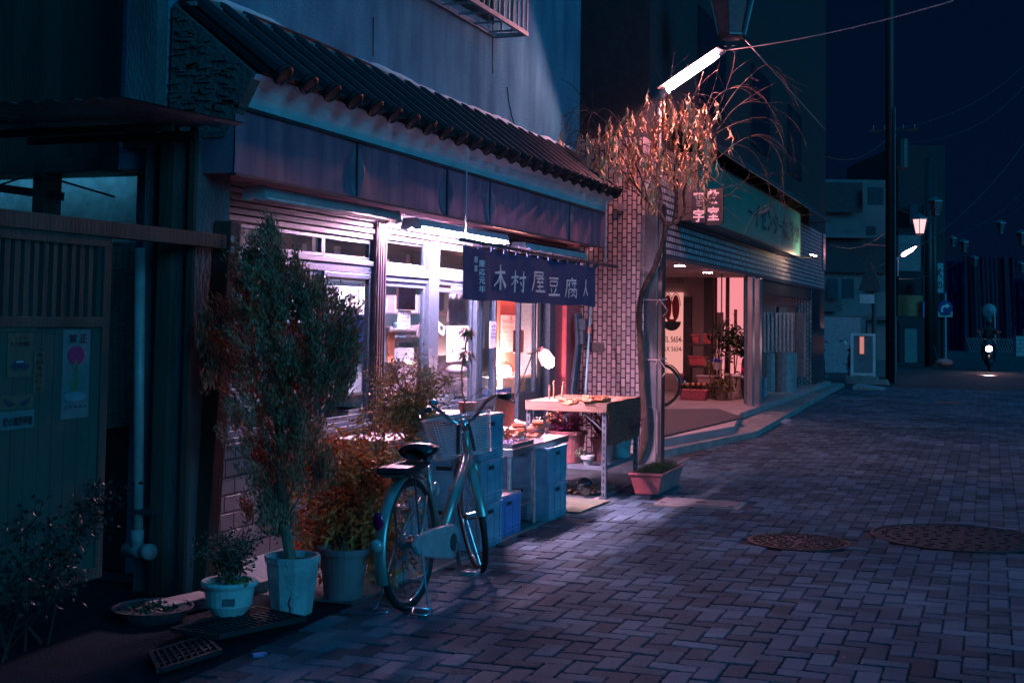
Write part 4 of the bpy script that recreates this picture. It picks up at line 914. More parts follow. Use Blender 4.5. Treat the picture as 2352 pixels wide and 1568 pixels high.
M_tofu = mat('fried_tofu', (.85, .26, .12), .6, sc=12, bump=.3); M_film = glass('clear_film', (.97, .88, .88), .26, .18, wave=1.0)
tf = 0
def food(c, n, r, label, seed):
    rr = random.Random(seed); rt = root('food_bag', c, label, 'food bag', 'bags of fried tofu on the steel table')
    m = MB()
    for k in range(n): m.obox(Vector(c)+Vector((rr.uniform(-r*.4, r*.4), rr.uniform(-r*.5, r*.5), .02+.028*(k % 4))), (.09, .10, .03), Matrix.Rotation(rr.uniform(-.5, .5), 3, 'Z')@Matrix.Rotation(rr.uniform(-.5, .5), 3, 'X'))
    m.build('fried_tofu', M_tofu, rt, bevel=.006)
    m = MB(); seg = 18; rings = 8
    for i in range(rings+1):
        t = i/rings; rad = [1, 1.12, 1.12, 1.0, .8, .5, .22, .24, .5][i]*r
        for k in range(seg): a_ = 2*pi*k/seg; m.v.append(Vector(c)+Vector((rad*cos(a_)*(1+rr.uniform(-.13, .13)), rad*sin(a_)*(1+rr.uniform(-.13, .13)), .002+.15*t+rr.uniform(-.006, .006)*(t > 0))))
    for i in range(rings):
        for k in range(seg): k2 = (k+1) % seg; m.f.append((i*seg+k, i*seg+k2, (i+1)*seg+k2, (i+1)*seg+k)); m.m.append(0)
    m.build('film', M_film, rt)
zt_ = .60
for k, (x, y, r, lb) in enumerate(((-3.42, 8.72, .075, 'bag of fried tofu nearest the tall crate stack on the tray'), (-3.50, 8.92, .08, 'second bag of fried tofu from the left, at the back of the tray'), (-3.40, 9.02, .07, 'third bag of fried tofu from the left, near the middle of the table'), (-3.34, 9.25, .085, 'fourth bag of fried tofu, open-topped, right of the tray'))):
    food((x, y, zt_-.008 if k < 3 else .587), 11, r*1.2, lb, k)
food((-3.30, 9.62, .587), 5, .075, 'clear tall bag with few tofu pieces at the right end of the steel table', 9)
m = MB(); rr = random.Random(3)
for k in range(70): m.obox((rr.uniform(-3.36, -3.2), rr.uniform(8.70, 8.96), .60+rr.uniform(0, .02)), (.018, .018, .008), Matrix.Rotation(rr.uniform(0, 3), 3, rr.choice('XYZ')))
tag(m.build('wrapped_sweets', mat('mixed_wrap', (.75, .6, .65), .3, c2=(.08, .08, .35), sc=60)), 'heap of tiny wrapped pieces at the near corner of the tray', 'sweets')
def ptag(c, h, label, rot=0):
    m = MB(); m.obox(Vector(c)+Vector((0, 0, h/2)), (.006, .03, h), Matrix.Rotation(rot, 3, 'X')); m.obox(Vector(c)+Vector((.004, 0, h*.55)), (.002, .012, h*.5), Matrix.Rotation(rot, 3, 'X'))
    return tag(m.build('price_stick', mat('stick_wood', (.62, .30, .20), .7)), label, 'price stick')
ptag((-3.62, 8.80, .61), .16, 'left wooden price stick behind the tofu bags', .15); ptag((-3.62, 8.97, .61), .15, 'right wooden price stick behind the tofu bags', -.1)
# ================================================================= slotted-angle shelf with wooden top
ws = root('shelf_stand', (-3.4, 11.1, 0), 'wooden-topped slotted steel stand with burlap over its right side', 'stand')
ZT = .80
m = MB(); m.box(-3.72, -3.02, 10.55, 11.65, ZT-.012, ZT); m.box(-3.72, -3.02, 10.53, 10.55, ZT-.075, ZT+.004); m.box(-3.02, -3.0, 10.53, 11.65, ZT-.075, ZT+.004)
m.build('wooden_top', mat('top_wood', (.34, .20, .14), .7, c2=(.20, .12, .08), sc=7, stretch=(.3, 3, 3), bump=.3), ws, bevel=.003)
M_slot = mat('slotted_steel', (.20, .26, .32), .5, .5)
for x, y in ((-3.03, 10.58), (-3.03, 11.6), (-3.70, 10.58), (-3.70, 11.6)):
    m = MB(); sx = 1 if x > -3.3 else -1
    m.box(x-.018, x+.018, y-.02, y-.017, 0, ZT-.013); m.box(x+.015*sx-.0015+(.002*sx), x+.015*sx+.0015+(.002*sx), y-.017, y+.018, 0, ZT-.013); lo = m.build('leg', M_slot, ws)
    m = MB(); z = .03
    while z < ZT-.05: m.box(x-.006, x+.006, y-.0215, y-.0201, z, z+.03); z += .055
    m.build('slots', M_black, lo)
m = MB()
for y in (10.565, 11.6): m.box(-3.685, -3.05, y-.002, y+.001, .245, .28)
for x in (-3.70, -3.03): m.box(x-.001, x+.002, 10.60, 11.6, .245, .28)
m.box(-3.70, -3.04, 10.60, 11.60, .262, .268); m.bar((-3.05, 10.57, .58), (-3.22, 10.57, .72), .004, .03, up=(0, 1, 0)); m.build('lower_shelf', M_slot, ws)
m = MB(); n = 26; q = 14; rr = random.Random(2)
for i in range(n+1):
    for j in range(q+1):
        y = 10.56+1.05*i/n; z = ZT+.006-.36*j/q; ed_ = rr.uniform(-.012, .012) if j == q or i in (0, n) else 0
        m.v.append(Vector((-2.992+.006*sin(i*.7+j*.4), y+(ed_ if i in (0, n) else 0), z+(ed_ if j == q else 0))))
for i in range(n):
    for j in range(q): k = i*(q+1)+j; m.f.append((k, k+q+1, k+q+2, k+1)); m.m.append(0)
lv = len(m.v); lf = len(m.f); m.v += [v-Vector((.003, 0, 0)) for v in m.v[:lv]]; m.f += [tuple(i+lv for i in f_[::-1]) for f_ in m.f[:lf]]; m.m += [0]*lf
tag(m.build('burlap_cloth', brick('burlap', (.85, .17, .10), (.50, .10, .06), (.06, .02, .02), .045, .014, .004, off=.4, rough=1, bump=1)), 'coarse burlap cloth hanging over the right side of the wooden stand', 'cloth')
for k, (px, py, sx, sy) in enumerate(((1300, 925, .16, .2), (1345, 918, .15, .2), (1395, 918, .14, .2), (1425, 921, .13, .15))):
    c = W(px, py, Z=ZT+.02); m = MB(); c.x = min(c.x, -3.12); c.y = min(c.y, 11.5)
    for j in range(5): m.obox(c+Vector((wob(.05), wob(.07), .0+.012*(j % 3))), (.09, .11, .02), Matrix.Rotation(wob(.6), 3, 'Z')@Matrix.Rotation(wob(.15), 3, 'X'))
    tag(m.build('tofu_pack', mat('pack', (.72, .22, .10), .35, c2=(.5, .14, .07), sc=20, bump=.4), bevel=.005), ['leftmost flat pack of fried tofu on the wooden stand', 'second flat pack of fried tofu on the wooden stand', 'third flat pack of fried tofu on the wooden stand', 'rightmost flat pack of fried tofu on the wooden stand'][k], 'food pack', 'flat packs on the wooden stand')
for k, px in enumerate((1262, 1272)): c = W(px, 912, X=-3.62); ptag((c.x, c.y, ZT), .12+.03*k, ['leftmost price stick on the wooden stand', 'second and taller price stick on the wooden stand'][k], .1*(k*2-1))
c = W(1292, 912, X=-3.6); ptag((c.x, c.y, ZT), .14, 'tilted price stick on the wooden stand near the jamb', -.35)
# ================================================================= pots
def pot(c, r0, r1, h, m_, label, cat='plant pot', rim=.015, seg=24, name='plant_pot', extra=None, foot=0, rot=0, soil=True):
    rt = root(name, c, label, cat)
    M = Matrix.Rotation(rot, 3, 'Z'); m = MB()
    m.lathe(c, [(r0*.95, foot), (r0, foot+.004), (r1, h-.03), (r1+rim, h-.03), (r1+rim, h), (r1-.008, h), (r1-.02, h-.035)]if not foot else [(r0*.55, 0), (r0*.6, foot), (r0*.75, foot+.005), (r0*1.05, foot+.05), (r1, h-.05), (r1, h-.028), (r1+rim, h-.026), (r1+rim+.006, h-.012), (r1+rim, h), (r1-.01, h), (r1-.02, h-.035)], seg, M=M, cap=False); m.build('pot', m_, rt, smooth=seg > 16 and False)
    if soil: m = MB(); m.lathe((c[0], c[1], c[2]+h-.035), [(r1-.012, 0), (r1*.5, .006), (.001, .01)], 16, cap=False); m.build('soil', M_soil, rt)
    if extra: extra(rt)
    return rt
def leafmat(name, c, c2, sc=25, rough=.6):
    m = mat(name, c, rough, c2=c2, sc=sc, spec=.12)
    if 'islanded' not in m:
        m['islanded'] = 1; nt = m.node_tree; N = nt.nodes; L = nt.links; b = N['Principled BSDF']; g = N.new('ShaderNodeNewGeometry'); mr = N.new('ShaderNodeMapRange'); mr.inputs[3].default_value = .45; mr.inputs[4].default_value = 1.5
        L.new(g.outputs['Random Per Island'], mr.inputs[0]); src = b.inputs['Base Color'].links[0].from_socket; mm = N.new('ShaderNodeMix'); mm.data_type = 'RGBA'; mm.blend_type = 'MULTIPLY'; mm.inputs[0].default_value = 1
        L.new(src, mm.inputs[6]); L.new(mr.outputs[0], mm.inputs[7]); L.new(mm.outputs[2], b.inputs['Base Color'])
        b.inputs['Subsurface Weight'].default_value = 0
    return m
def leaf(mb, p, d, L_, w_, up=None, bend=.2, n=2):
    """pointed leaf blade with a fold: base p, direction d"""
    d = Vector(d).normalized(); u = Vector(up) if up is not None else Vector((wob(), wob(), wob())); s_ = d.cross(u)
    if s_.length < 1e-3: s_ = d.cross(Vector((1, .3, 0)))
    s_.normalize(); nn = s_.cross(d); p = Vector(p)
    q1 = p+d*L_*.45+nn*bend*L_*.15; q2 = p+d*L_-nn*bend*L_*.4
    mb.add([p, q1+s_*w_/2, q2, q1-s_*w_/2, q1-nn*w_*.15], [(0, 4, 1), (0, 3, 4), (1, 4, 2), (4, 3, 2)])
# --- conifer in the cracked faceted pot
cb_ = Vector((-3.32, 5.9, 0))
def crack(rt):
    m = MB(); pts = [W(a, b, t=1) for a, b in ()]; c = cb_
    a0 = radians(-66)
    m.tube([c+Vector((r_*cos(a0+t_), r_*sin(a0+t_), z_)) for r_, t_, z_ in ((.104, 0, .005), (.107, .06, .045), (.108, -.05, .07), (.111, .05, .10))], .0045, 5)
    m.build('crack', M_ink, rt)
rt = pot(cb_, .105, .135, .29, mat('weathered_pot', (.42, .44, .45), .8, c2=(.26, .28, .29), sc=9, bump=.4), 'tall pale faceted pot with a crack holding the big conifer', seg=10, rim=.008, extra=crack, rot=.3)
cf0 = root('conifer', (cb_.x, cb_.y, .25), 'tall bushy brown-green conifer in the cracked pale pot', 'tree')
m = MB(); tips = []
Yt = 5.95
def CP(px, py, dy=0): return W(px, py, Y=Yt+dy)
m.tube([Vector((cb_.x, cb_.y, .24)), CP(648, 1180), CP(640, 1000), CP(632, 800), CP(628, 600)], [.030, .026, .02, .012, .004], 8)
outline = [(628, 545, 30), (600, 600, 44), (640, 620, 60), (585, 660, 60), (640, 700, 78), (560, 720, 55), (700, 700, 55), (745, 700, 38), (770, 760, 50), (600, 780, 80), (690, 800, 85), (540, 800, 45), (800, 830, 36), (760, 830, 50), (560, 870, 60), (650, 880, 80), (740, 890, 70), (590, 950, 60), (690, 960, 80), (620, 1030, 60), (700, 1040, 70), (560, 1020, 42), (640, 1110, 55), (580, 1120, 40), (700, 1110, 50), (620, 1190, 40), (670, 1200, 36), (560, 1180, 24)]
rr = random.Random(11); fol = MB()
def tuft(p, d, L_, k, wd):
    for _ in range(k):
        dd = (d+Vector((rr.gauss(0, .26), rr.gauss(0, .26), rr.gauss(0, .2)))).normalized()
        u = Vector((rr.gauss(0, 1), rr.gauss(0, 1), rr.gauss(0, .3)))
        b0 = p+Vector((rr.gauss(0, .012), rr.gauss(0, .012), rr.gauss(0, .014)))
        s_ = dd.cross(u); s_.normalize(); l2 = L_*rr.uniform(.6, 1.2); w2 = wd*rr.uniform(.7, 1.3)
        fol.add([b0-s_*w2*.3, b0+s_*w2*.3, b0+dd*l2*.55+s_*w2, b0+dd*l2, b0+dd*l2*.5-s_*w2], [(0, 1, 2, 3, 4)])
for (px, py, r) in outline:
    base = CP(640, min(py+150, 1230)); cen = CP(px+rr.uniform(-14, 14), py+rr.uniform(-12, 12), rr.uniform(-.14, .14)); rw = r*.00205
    m.tube([base, base.lerp(cen, .5)+Vector((wob(.02), wob(.02), -.02)), cen], [.010, .006, .002], 5)
    nt_ = int(r*r/140)+7
    if px < 600 and 850 < py: nt_ = int(nt_*.45)
    for _ in range(nt_):
        v = Vector((rr.gauss(0, 1), rr.gauss(0, 1), rr.gauss(0, 1))).normalized()*(rr.random()**.4)
        p = cen+Vector((v.x*rw, v.y*rw*.9, v.z*rw*1.2)); d = Vector(((p.x-cb_.x)*1.1, (p.y-Yt)*1.1, .5)).normalized(); H_ = rr.uniform(.06, .14)
        for q in range(11):
            t = q/10; wd_ = .017*(1-t)**.7+.002
            tuft(p+d*H_*t+Vector((rr.gauss(0, wd_*.6), rr.gauss(0, wd_*.6), 0)), d, .026, 6, .0036)
    for _ in range(5):
        v = Vector((rr.gauss(0, 1), rr.gauss(0, 1), rr.gauss(0, 1))).normalized()*rw; m.tube([cen-Vector((0, 0, rw)), cen+v*.8+Vector((0, 0, .02))], [.003, .0012], 4)
for (px, py) in ((478, 735), (470, 790), (490, 830), (480, 870), (800, 870), (785, 905)):
    cen = CP(px, py); m.tube([CP(px+(60 if px < 600 else -70), py+70), cen], [.004, .0015], 4)
    for _ in range(26): tuft(cen+Vector((rr.gauss(0, .022), rr.gauss(0, .02), rr.gauss(0, .028))), Vector((0, 0, 1)), .04, 7, .0045)
m.build('trunk', M_bark, cf0)
fol.build('crown', leafmat('conifer_leaf', (.50, .21, .12), (.27, .14, .09), 8, .85), cf0)
# --- generic leafy shrub helper
def shrub(name, base, stems, leafm, n, L_, w_, spread, label, cat='shrub', seed=1, droop=0, group=None, stemr=.006, barkm=None, upb=.0, clump=1, parent_pot=None):
    rr = random.Random(seed); rt = root(name, base, label, cat, group); m = MB(); lf_ = MB(); ends = []
    for pts in stems:
        m.tube(pts, [stemr*(1-.75*i/(len(pts)-1)) for i in range(len(pts))], 5)
    for k in range(n):
        pts = rr.choice(stems); t = rr.uniform(.25, 1)**.7*(len(pts)-1); i = min(int(t), len(pts)-2); p = Vector(pts[i]).lerp(Vector(pts[i+1]), t-i)
        q = p+Vector((rr.gauss(0, 1), rr.gauss(0, 1), rr.gauss(0, .8)))*spread*(.4+.6*t/(len(pts)-1))
        if rr.random() < .35: m.tube([p, q], [.0018, .001], 3, cap=False)
        for _ in range(clump):
            d = (q-p).normalized()*.7+Vector((rr.gauss(0, .5), rr.gauss(0, .5), rr.gauss(0, .4)+upb-droop)); leaf(lf_, q+Vector((rr.gauss(0, .006), rr.gauss(0, .006), 0)), d, L_*rr.uniform(.6, 1.3), w_*rr.uniform(.7, 1.2), up=(rr.gauss(0, 1), rr.gauss(0, 1), rr.gauss(0, 1)))
    m.build('stems', barkm or M_bark, rt); lf_.build('leaves', leafm, rt); return rt
# small white bowl pot with dark shrub
pb = W(525, 1420, Z=.03); pb = Vector((pb.x, pb.y, .03))
def patch(rt):
    m = MB(); c = pb+Vector((.060, -.096, .10)); m.obox(c, (.055, .010, .035), Matrix.Rotation(.56, 3, 'Z')); m.build('label_patch', mat('patch', (.12, .12, .12)), rt)
pot(pb, .105, .118, .185, mat('white_glaze', (.55, .58, .58), .3, sc=4), 'small white bowl-shaped pot on a foot with a dark square patch, lower left', foot=.02, extra=patch)
G_dark = leafmat('dark_leaf', (.055, .075, .045), (.025, .04, .03))
rr = random.Random(5)
st = [[pb+Vector((0, 0, .15)), pb+Vector((wob(.05), wob(.05), .24)), pb+Vector((wob(.14), wob(.12), .36+wob(.06)))] for _ in range(16)]
shrub('small_shrub', pb+Vector((0, 0, .15)), st, G_dark, 900, .018, .011, .04, 'small dark round-leaved shrub in the white bowl pot', seed=2, stemr=.005, clump=2)
tp = MB(); tg = random.Random(8)
for k in range(90): p = pb+Vector((.06+tg.gauss(0, .03), -.03+tg.gauss(0, .03), .175)); leaf(tp, p, (tg.gauss(0, 1), tg.gauss(0, 1), .6), .026, .018)
tag(tp.build('ground_plant', leafmat('yellowish_leaf', (.30, .24, .08), (.14, .13, .05))), 'small yellowish creeper spilling over the rim of the white bowl pot', 'plant')
# terracotta-grey pots behind with autumn leaves
p2 = Vector((-3.245, 6.32, 0)); pot(p2, .10, .13, .27, mat('mauve_pot', (.30, .22, .24), .7, sc=6), 'mauve grey pot right behind the cracked pale pot')
p3 = Vector((-3.22, 6.82, 0)); pot(p3, .115, .13, .25, mat('square_pot', (.30, .36, .38), .6), 'pale blue grey pot nearest the rear wheel of the bicycle', seg=4, rot=.78)
L_aut = leafmat('autumn_leaf', (.98, .30, .09), (.66, .20, .07)); L_fern = leafmat('bronze_leaf', (.72, .27, .09), (.40, .15, .06))
rr = random.Random(21)
st = []
for k in range(24):
    e = W(rr.uniform(690, 885), rr.uniform(1010, 1300), Y=6.45); st.append([p2+Vector((wob(.05), wob(.05), .2)), p2.lerp(e, .5)+Vector((0, .02, .22)), e, e+Vector((wob(.06), wob(.03), -.05))])
shrub('autumn_shrub', p2+Vector((0, 0, .2)), st, L_aut, 2300, .048, .018, .085, 'rusty brown autumn shrub in the mauve pot between conifer and bicycle', seed=4, droop=.35, clump=2)
rr = random.Random(22)
st = []
for k in range(13):
    e = W(rr.uniform(800, 885), rr.uniform(960, 1150), Y=6.9); st.append([p3+Vector((wob(.05), wob(.05), .2)), p3.lerp(e, .6)+Vector((wob(.03), 0, .12)), e])
shrub('bare_shrub', p3+Vector((0, 0, .2)), st, L_aut, 900, .055, .020, .08, 'tall half-bare brown stems with a few orange leaves left of the rear rack', seed=6, droop=.3, stemr=.008, clump=1)
# drooping compound leaves (nandina) hanging in front of the pots
def frond(mb, p, d, L_, k=7):
    d = Vector(d).normalized(); s_ = d.cross(ZP); s_ = s_.normalized() if s_.length > .01 else XP
    for i in range(k):
        t = (i+1)/k; b = p+d*L_*t+Vector((0, 0, -.35*L_*t*t))
        for sg in (-1, 1): leaf(mb, b, d*.6+s_*sg*.9+Vector((0, 0, -.9)), L_*.36*(1.1-.5*t), L_*.085, up=ZP, bend=.1)
    leaf(mb, p+d*L_+Vector((0, 0, -.35*L_)), d+Vector((0, 0, -1)), L_*.35, L_*.09, up=ZP)
m = MB(); rr = random.Random(31)
fr = [(770, 1200), (800, 1230), (735, 1180), (830, 1180), (840, 1250), (860, 1290), (875, 1220), (780, 1280), (880, 1320), (850, 1340), (870, 1180), (810, 1150), (640, 1240), (680, 1250), (650, 1225), (885, 1270), (900, 1200), (745, 1110), (720, 1060), (860, 1120)]
for px, py in fr:
    p = W(px, py-30, Y=6.30+rr.uniform(-.05, .3)); frond(m, p, (rr.uniform(-.2, 1), rr.uniform(-1, .2), rr.uniform(-.4, .3)), rr.uniform(.09, .14), 6)
rt = root('fern_plant', (p2.x+.1, p2.y+.1, .1), 'bronze pointed fronds drooping over the pots beside the rear wheel', 'plant'); m.build('fronds', L_fern, rt)
m = MB()
for px, py in fr: m.tube([p2+Vector((0, .1, .22)), W(px, py-60, Y=6.4), W(px, py-30, Y=6.35)], [.004, .003, .002], 4)
m.build('stems', M_bark, rt)
m = MB(); rr = random.Random(33)
for k in range(420): p = W(rr.uniform(835, 905), rr.uniform(1165, 1370), Y=6.75+rr.uniform(-.1, .1)); p.z = max(p.z, .01); leaf(m, p, (rr.gauss(0, .6), rr.gauss(0, .5), -1), .045, .014)
tag(m.build('dry_creeper', L_fern), 'dry brown creeper tumbling to the ground left of the rear wheel', 'creeper')
# loose shrub with tiny leaves behind the basket
b4 = Vector((-3.75, 7.72, 0)); pot(b4, .12, .15, .28, mat('mauve_pot', (.30, .22, .24)), 'pot hidden behind the bicycle rack holding the airy shrub')
rr = random.Random(41); fk = W(940, 1020, Y=7.7); st = [[b4+Vector((0, 0, .25)), W(965, 1130, Y=7.7), fk]]
for k in range(26):
    e = W(rr.triangular(835, 1068, 930), rr.triangular(790, 1000, 880), Y=7.7+rr.uniform(-.25, .15)); mid = fk.lerp(e, .5)+Vector((wob(.03), wob(.03), .03)); st.append([fk+Vector((wob(.01), 0, rr.uniform(-.06, .12))), mid, e])
for px, py in ((840, 1060), (880, 1110), (850, 1000), (860, 960)): st.append([fk, W(px+40, py-30, Y=7.75), W(px, py, Y=7.8)])
shrub('airy_shrub', b4+Vector((0, 0, .25)), st, leafmat('olive_leaf', (.72, .36, .13), (.22, .20, .08)), 4200, .021, .011, .075, 'airy shrub with tiny olive and orange leaves behind the bicycle basket', seed=9, stemr=.010, clump=2, upb=.3)
# thin plant with two leaf rosettes
b5 = W(1073, 960, Y=8.1); b5.z = .88
tpb = root('thin_plant', (b5.x, b5.y, .87), 'thin tall stem with two rosettes of pointed leaves above the crates', 'plant')
m = MB(); m.tube([Vector((b5.x, b5.y, .875)), W(1062, 900, Y=8.1), W(1060, 850, Y=8.1), W(1068, 810, Y=8.1), W(1072, 775, Y=8.1)], .006, 6); m.build('stem', M_bark, tpb)
m = MB(); rr = random.Random(51)
for (px, py, n_) in ((1072, 770, 34), (1072, 822, 22)):
    c = W(px, py, Y=8.1)
    for k in range(n_): a_ = rr.uniform(0, 2*pi); leaf(m, c+Vector((0, 0, rr.uniform(-.01, .03))), (cos(a_), sin(a_), rr.uniform(-.5, .5)), .085, .022, up=ZP, bend=1.0)
m.build('leaves', leafmat('variegated_leaf', (.50, .25, .12), (.06, .10, .06), 40), tpb)
m = MB(); m.lathe((b5.x, b5.y, .869), [(.05, 0), (.062, .07), (.066, .07), (.05, .065)], 14); tag(m.build('plant_pot', M_terra), 'little pot on the top crate holding the thin rosette plant', 'plant pot')
# pots on the stand's lower shelf
zs = .269
c6 = Vector((-3.44, 10.85, zs)); pot(c6, .125, .155, .27, M_pink, 'big pink textured pot on the lower shelf of the stand')
c7 = Vector((-3.18, 11.05, zs)); pot(c7, .075, .095, .2, M_pink, 'smaller pink pot right of the big one on the lower shelf')
c8 = Vector((-3.12, 11.40, zs)); pot(c8, .085, .10, .19, mat('mottled_pot', (.30, .42, .45), .4, c2=(.12, .2, .22), sc=14), 'mottled blue grey pot at the right end of the lower shelf')
c9 = Vector((-3.20, 10.66, zs)); pot(c9, .032, .045, .085, mat('white_glaze', (.55, .58, .58)), 'tiny white pot at the front of the lower shelf')
L_mag = leafmat('magenta_leaf', (.42, .03, .16), (.12, .03, .10)); rr = random.Random(61)
for k, (c, n_, lb) in enumerate(((c6, 700, 'magenta-leaved plant in the big pink pot under the stand'), (c7, 420, 'dark magenta plant in the smaller pink pot under the stand'), (c8, 420, 'dark purple plant in the mottled pot under the stand'))):
    st = [[c+Vector((0, 0, .18)), c+Vector((wob(.09), wob(.09), .27)), c+Vector((wob(.2), wob(.2), .30+rr.uniform(0, .17)))] for _ in range(14)]
    for s_ in st: s_[2].z = min(s_[2].z, ZT-.06)
    shrub('magenta_plant', c+Vector((0, 0, .18)), st, L_mag, n_, .034, .010, .04, lb, 'plant', seed=70+k, droop=.2, clump=2)
m = MB(); rr = random.Random(62)
for k in range(160): p = c9+Vector((-.06+rr.gauss(0, .022), -.02+rr.gauss(0, .022), .075+abs(rr.gauss(0, .03)))); leaf(m, p, (rr.gauss(0, 1), rr.gauss(0, 1), .4), .016, .012)
tag(m.build('succulent', leafmat('sage_leaf', (.35, .36, .25), (.15, .18, .12))), 'tiny pale succulent beside the tiny white pot', 'plant')
m = MB(); rr = random.Random(63)
for k in range(90): p = W(rr.uniform(1252, 1290), rr.uniform(945, 1005), X=-3.8); leaf(m, p, (rr.gauss(0, 1), rr.gauss(0, 1), rr.gauss(0, .5)-.3), .04, .018)
rt = root('small_leaf_plant', (-3.8, 10.3, 0), 'thin yellow-leaved plant behind the left leg of the stand', 'plant'); m.build('leaves', leafmat('yellow_leaf', (.6, .34, .16), (.35, .16, .07)), rt)
m = MB(); m.tube([(-3.8, 10.35, .02), W(1268, 1000, X=-3.8), W(1270, 950, X=-3.8)], .004, 5); m.build('stem', M_bark, rt)
# under the stand: old pot, sticks, bottle
m = MB(); m.ball((-3.25, 10.75, .08), .075, 14, 10, (1, 1, 1)); m.tube([(-3.22, 10.66, .06), (-3.19, 10.58, .06)], .035, 14); tag(m.build('bottle', glass('dark_bottle', (.35, .45, .5), .3)), 'dark glass bottle lying under the wooden stand', 'bottle')
m = MB()
for k in range(60): m.obox((rr.uniform(-3.6, -3.1), rr.uniform(10.7, 11.3), rr.uniform(.01, .06)), (rr.uniform(.01, .1), .012, .012), Matrix.Rotation(rr.uniform(0, 3), 3, 'Z'))
struct_tw = tag(m.build('twigs', M_bark), 'litter of twigs and dead leaves under the wooden stand', 'twigs'); struct_tw['kind'] = 'stuff'
m = MB(); m.tube([(-3.45, 10.7, .0), (-3.43, 10.68, .24)], .012, 8); m.tube([(-3.55, 10.8, 0), (-3.55, 10.8, .24)], .014, 8); tag(m.build('stake', mat('mop_blue', (.30, .62, .72))), 'short pale stakes standing under the lower shelf', 'stakes')
# green mat
m = MB(); A_, B_, C_, D_ = [W(a, b, Z=.012) for a, b in ((1300, 1193), (1338, 1190), (1420, 1150), (1305, 1138))]
A_ = Vector((-3.45, 9.72, 0)); B_ = Vector((-2.98, 9.74, 0)); C_ = Vector((-2.95, 10.48, 0)); D_ = Vector((-3.5, 10.5, 0))
m.prism([(p.x, p.y) for p in (A_, B_, C_, D_)], (0, 0, .006), XP, YP, ZP, .010)
tag(m.build('doormat', mat('green_mat', (.22, .20, .12), .95, c2=(.10, .16, .12), sc=7, bump=1, bsc=160), bevel=.003), 'worn green doormat on the paving in front of the doorway', 'doormat')
# long planter with dry grass
pl = root('long_planter', (-2.76, 11.45, 0), 'long pink plastic planter with a cracked rim beside the stand', 'planter')
m = MB(); x0, x1, y0, y1, h = -2.93, -2.64, 11.0, 11.85, .19
for s_, z in ((.78, 0), (1, h)): pass
cx, cy = (x0+x1)/2, (y0+y1)/2; hx, hy = (x1-x0)/2, (y1-y0)/2
def ring(s1, s2, z): return [Vector((cx+a*hx*s1, cy+b*hy*s2, z)) for a, b in ((-1, -1), (1, -1), (1, 1), (-1, 1))]
R_ = [ring(.70, .88, .004), ring(.96, .98, h-.025), ring(1.04, 1.02, h-.022), ring(1.04, 1.02, h), ring(.93, .97, h), ring(.88, .95, h-.04)]
for r_ in R_: m.v += r_
for i in range(5):
    for k in range(4): m.f.append((i*4+k, i*4+(k+1) % 4, i*4+4+(k+1) % 4, i*4+4+k)); m.m.append(0)
m.f.append((3, 2, 1, 0)); m.m.append(0); m.build('trough', mat('planter_pink', (.78, .19, .20), .6, sc=9, bump=.2), pl, bevel=.004)
m = MB(); m.box(cx-hx*.85, cx+hx*.85, cy-hy*.94, cy+hy*.94, h-.06, h-.03); m.build('soil', M_soil, pl)
m = MB(); rr = random.Random(71)
for k in range(1500):
    p = Vector((cx+rr.gauss(0, hx*.42), cy+rr.uniform(-hy*.95, hy*.95), h-.03+abs(rr.gauss(0, .03)))); leaf(m, p, (rr.gauss(0, 1), rr.gauss(0, 1), .35), .05, .004)
tag(m.build('dry_grass', leafmat('dry_grass', (.26, .17, .06), (.10, .08, .04))), 'matted dry grass heaped in the long pink planter', 'grass')
# bush in the dark lower-left corner, edging stones and bowl
rr = random.Random(81); bs = Vector((-4.15, 4.75, 0)); st = [[bs+Vector((wob(.2), wob(.2), .0)), bs+Vector((wob(.35), wob(.3), .3)), bs+Vector((wob(.45), wob(.4), rr.uniform(.4, .72)))] for _ in range(26)]
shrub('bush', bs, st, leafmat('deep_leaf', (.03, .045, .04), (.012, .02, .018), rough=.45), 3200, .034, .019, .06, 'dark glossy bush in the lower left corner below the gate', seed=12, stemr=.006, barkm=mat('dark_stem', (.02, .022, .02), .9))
rt = root('flower_tray', W(370, 1400, Z=0), 'shallow dark round tray of soil at the foot of the party wall', 'tray'); c = W(350, 1420, Z=0)
m = MB(); m.lathe((c.x, c.y, .0), [(.15, 0), (.19, .06), (.2, .06), (.175, .05), (.05, .04), (.001, .045)], 26); m.build('dish', mat('dark_dish', (.05, .06, .07), .4), rt)
m = MB()
for k in range(120): leaf(m, (c.x+rr.gauss(0, .07), c.y+rr.gauss(0, .07), .05), (rr.gauss(0, 1), rr.gauss(0, 1), .3), .04, .02)
m.build('leaves', G_dark, rt)
for k, (px, py, s_) in enumerate(((420, 1400, .35), (560, 1360, .25))):
    c = W(px, py, Z=0); m = MB(); m.obox((c.x, c.y, .03), (s_, .16, .06), Matrix.Rotation(1.3, 3, 'Z')); tag(m.build('edging_stone', M_conc, bevel=.01), ['worn edging stone at the foot of the timber strips', 'edging stone behind the white bowl pot'][k], 'stone')
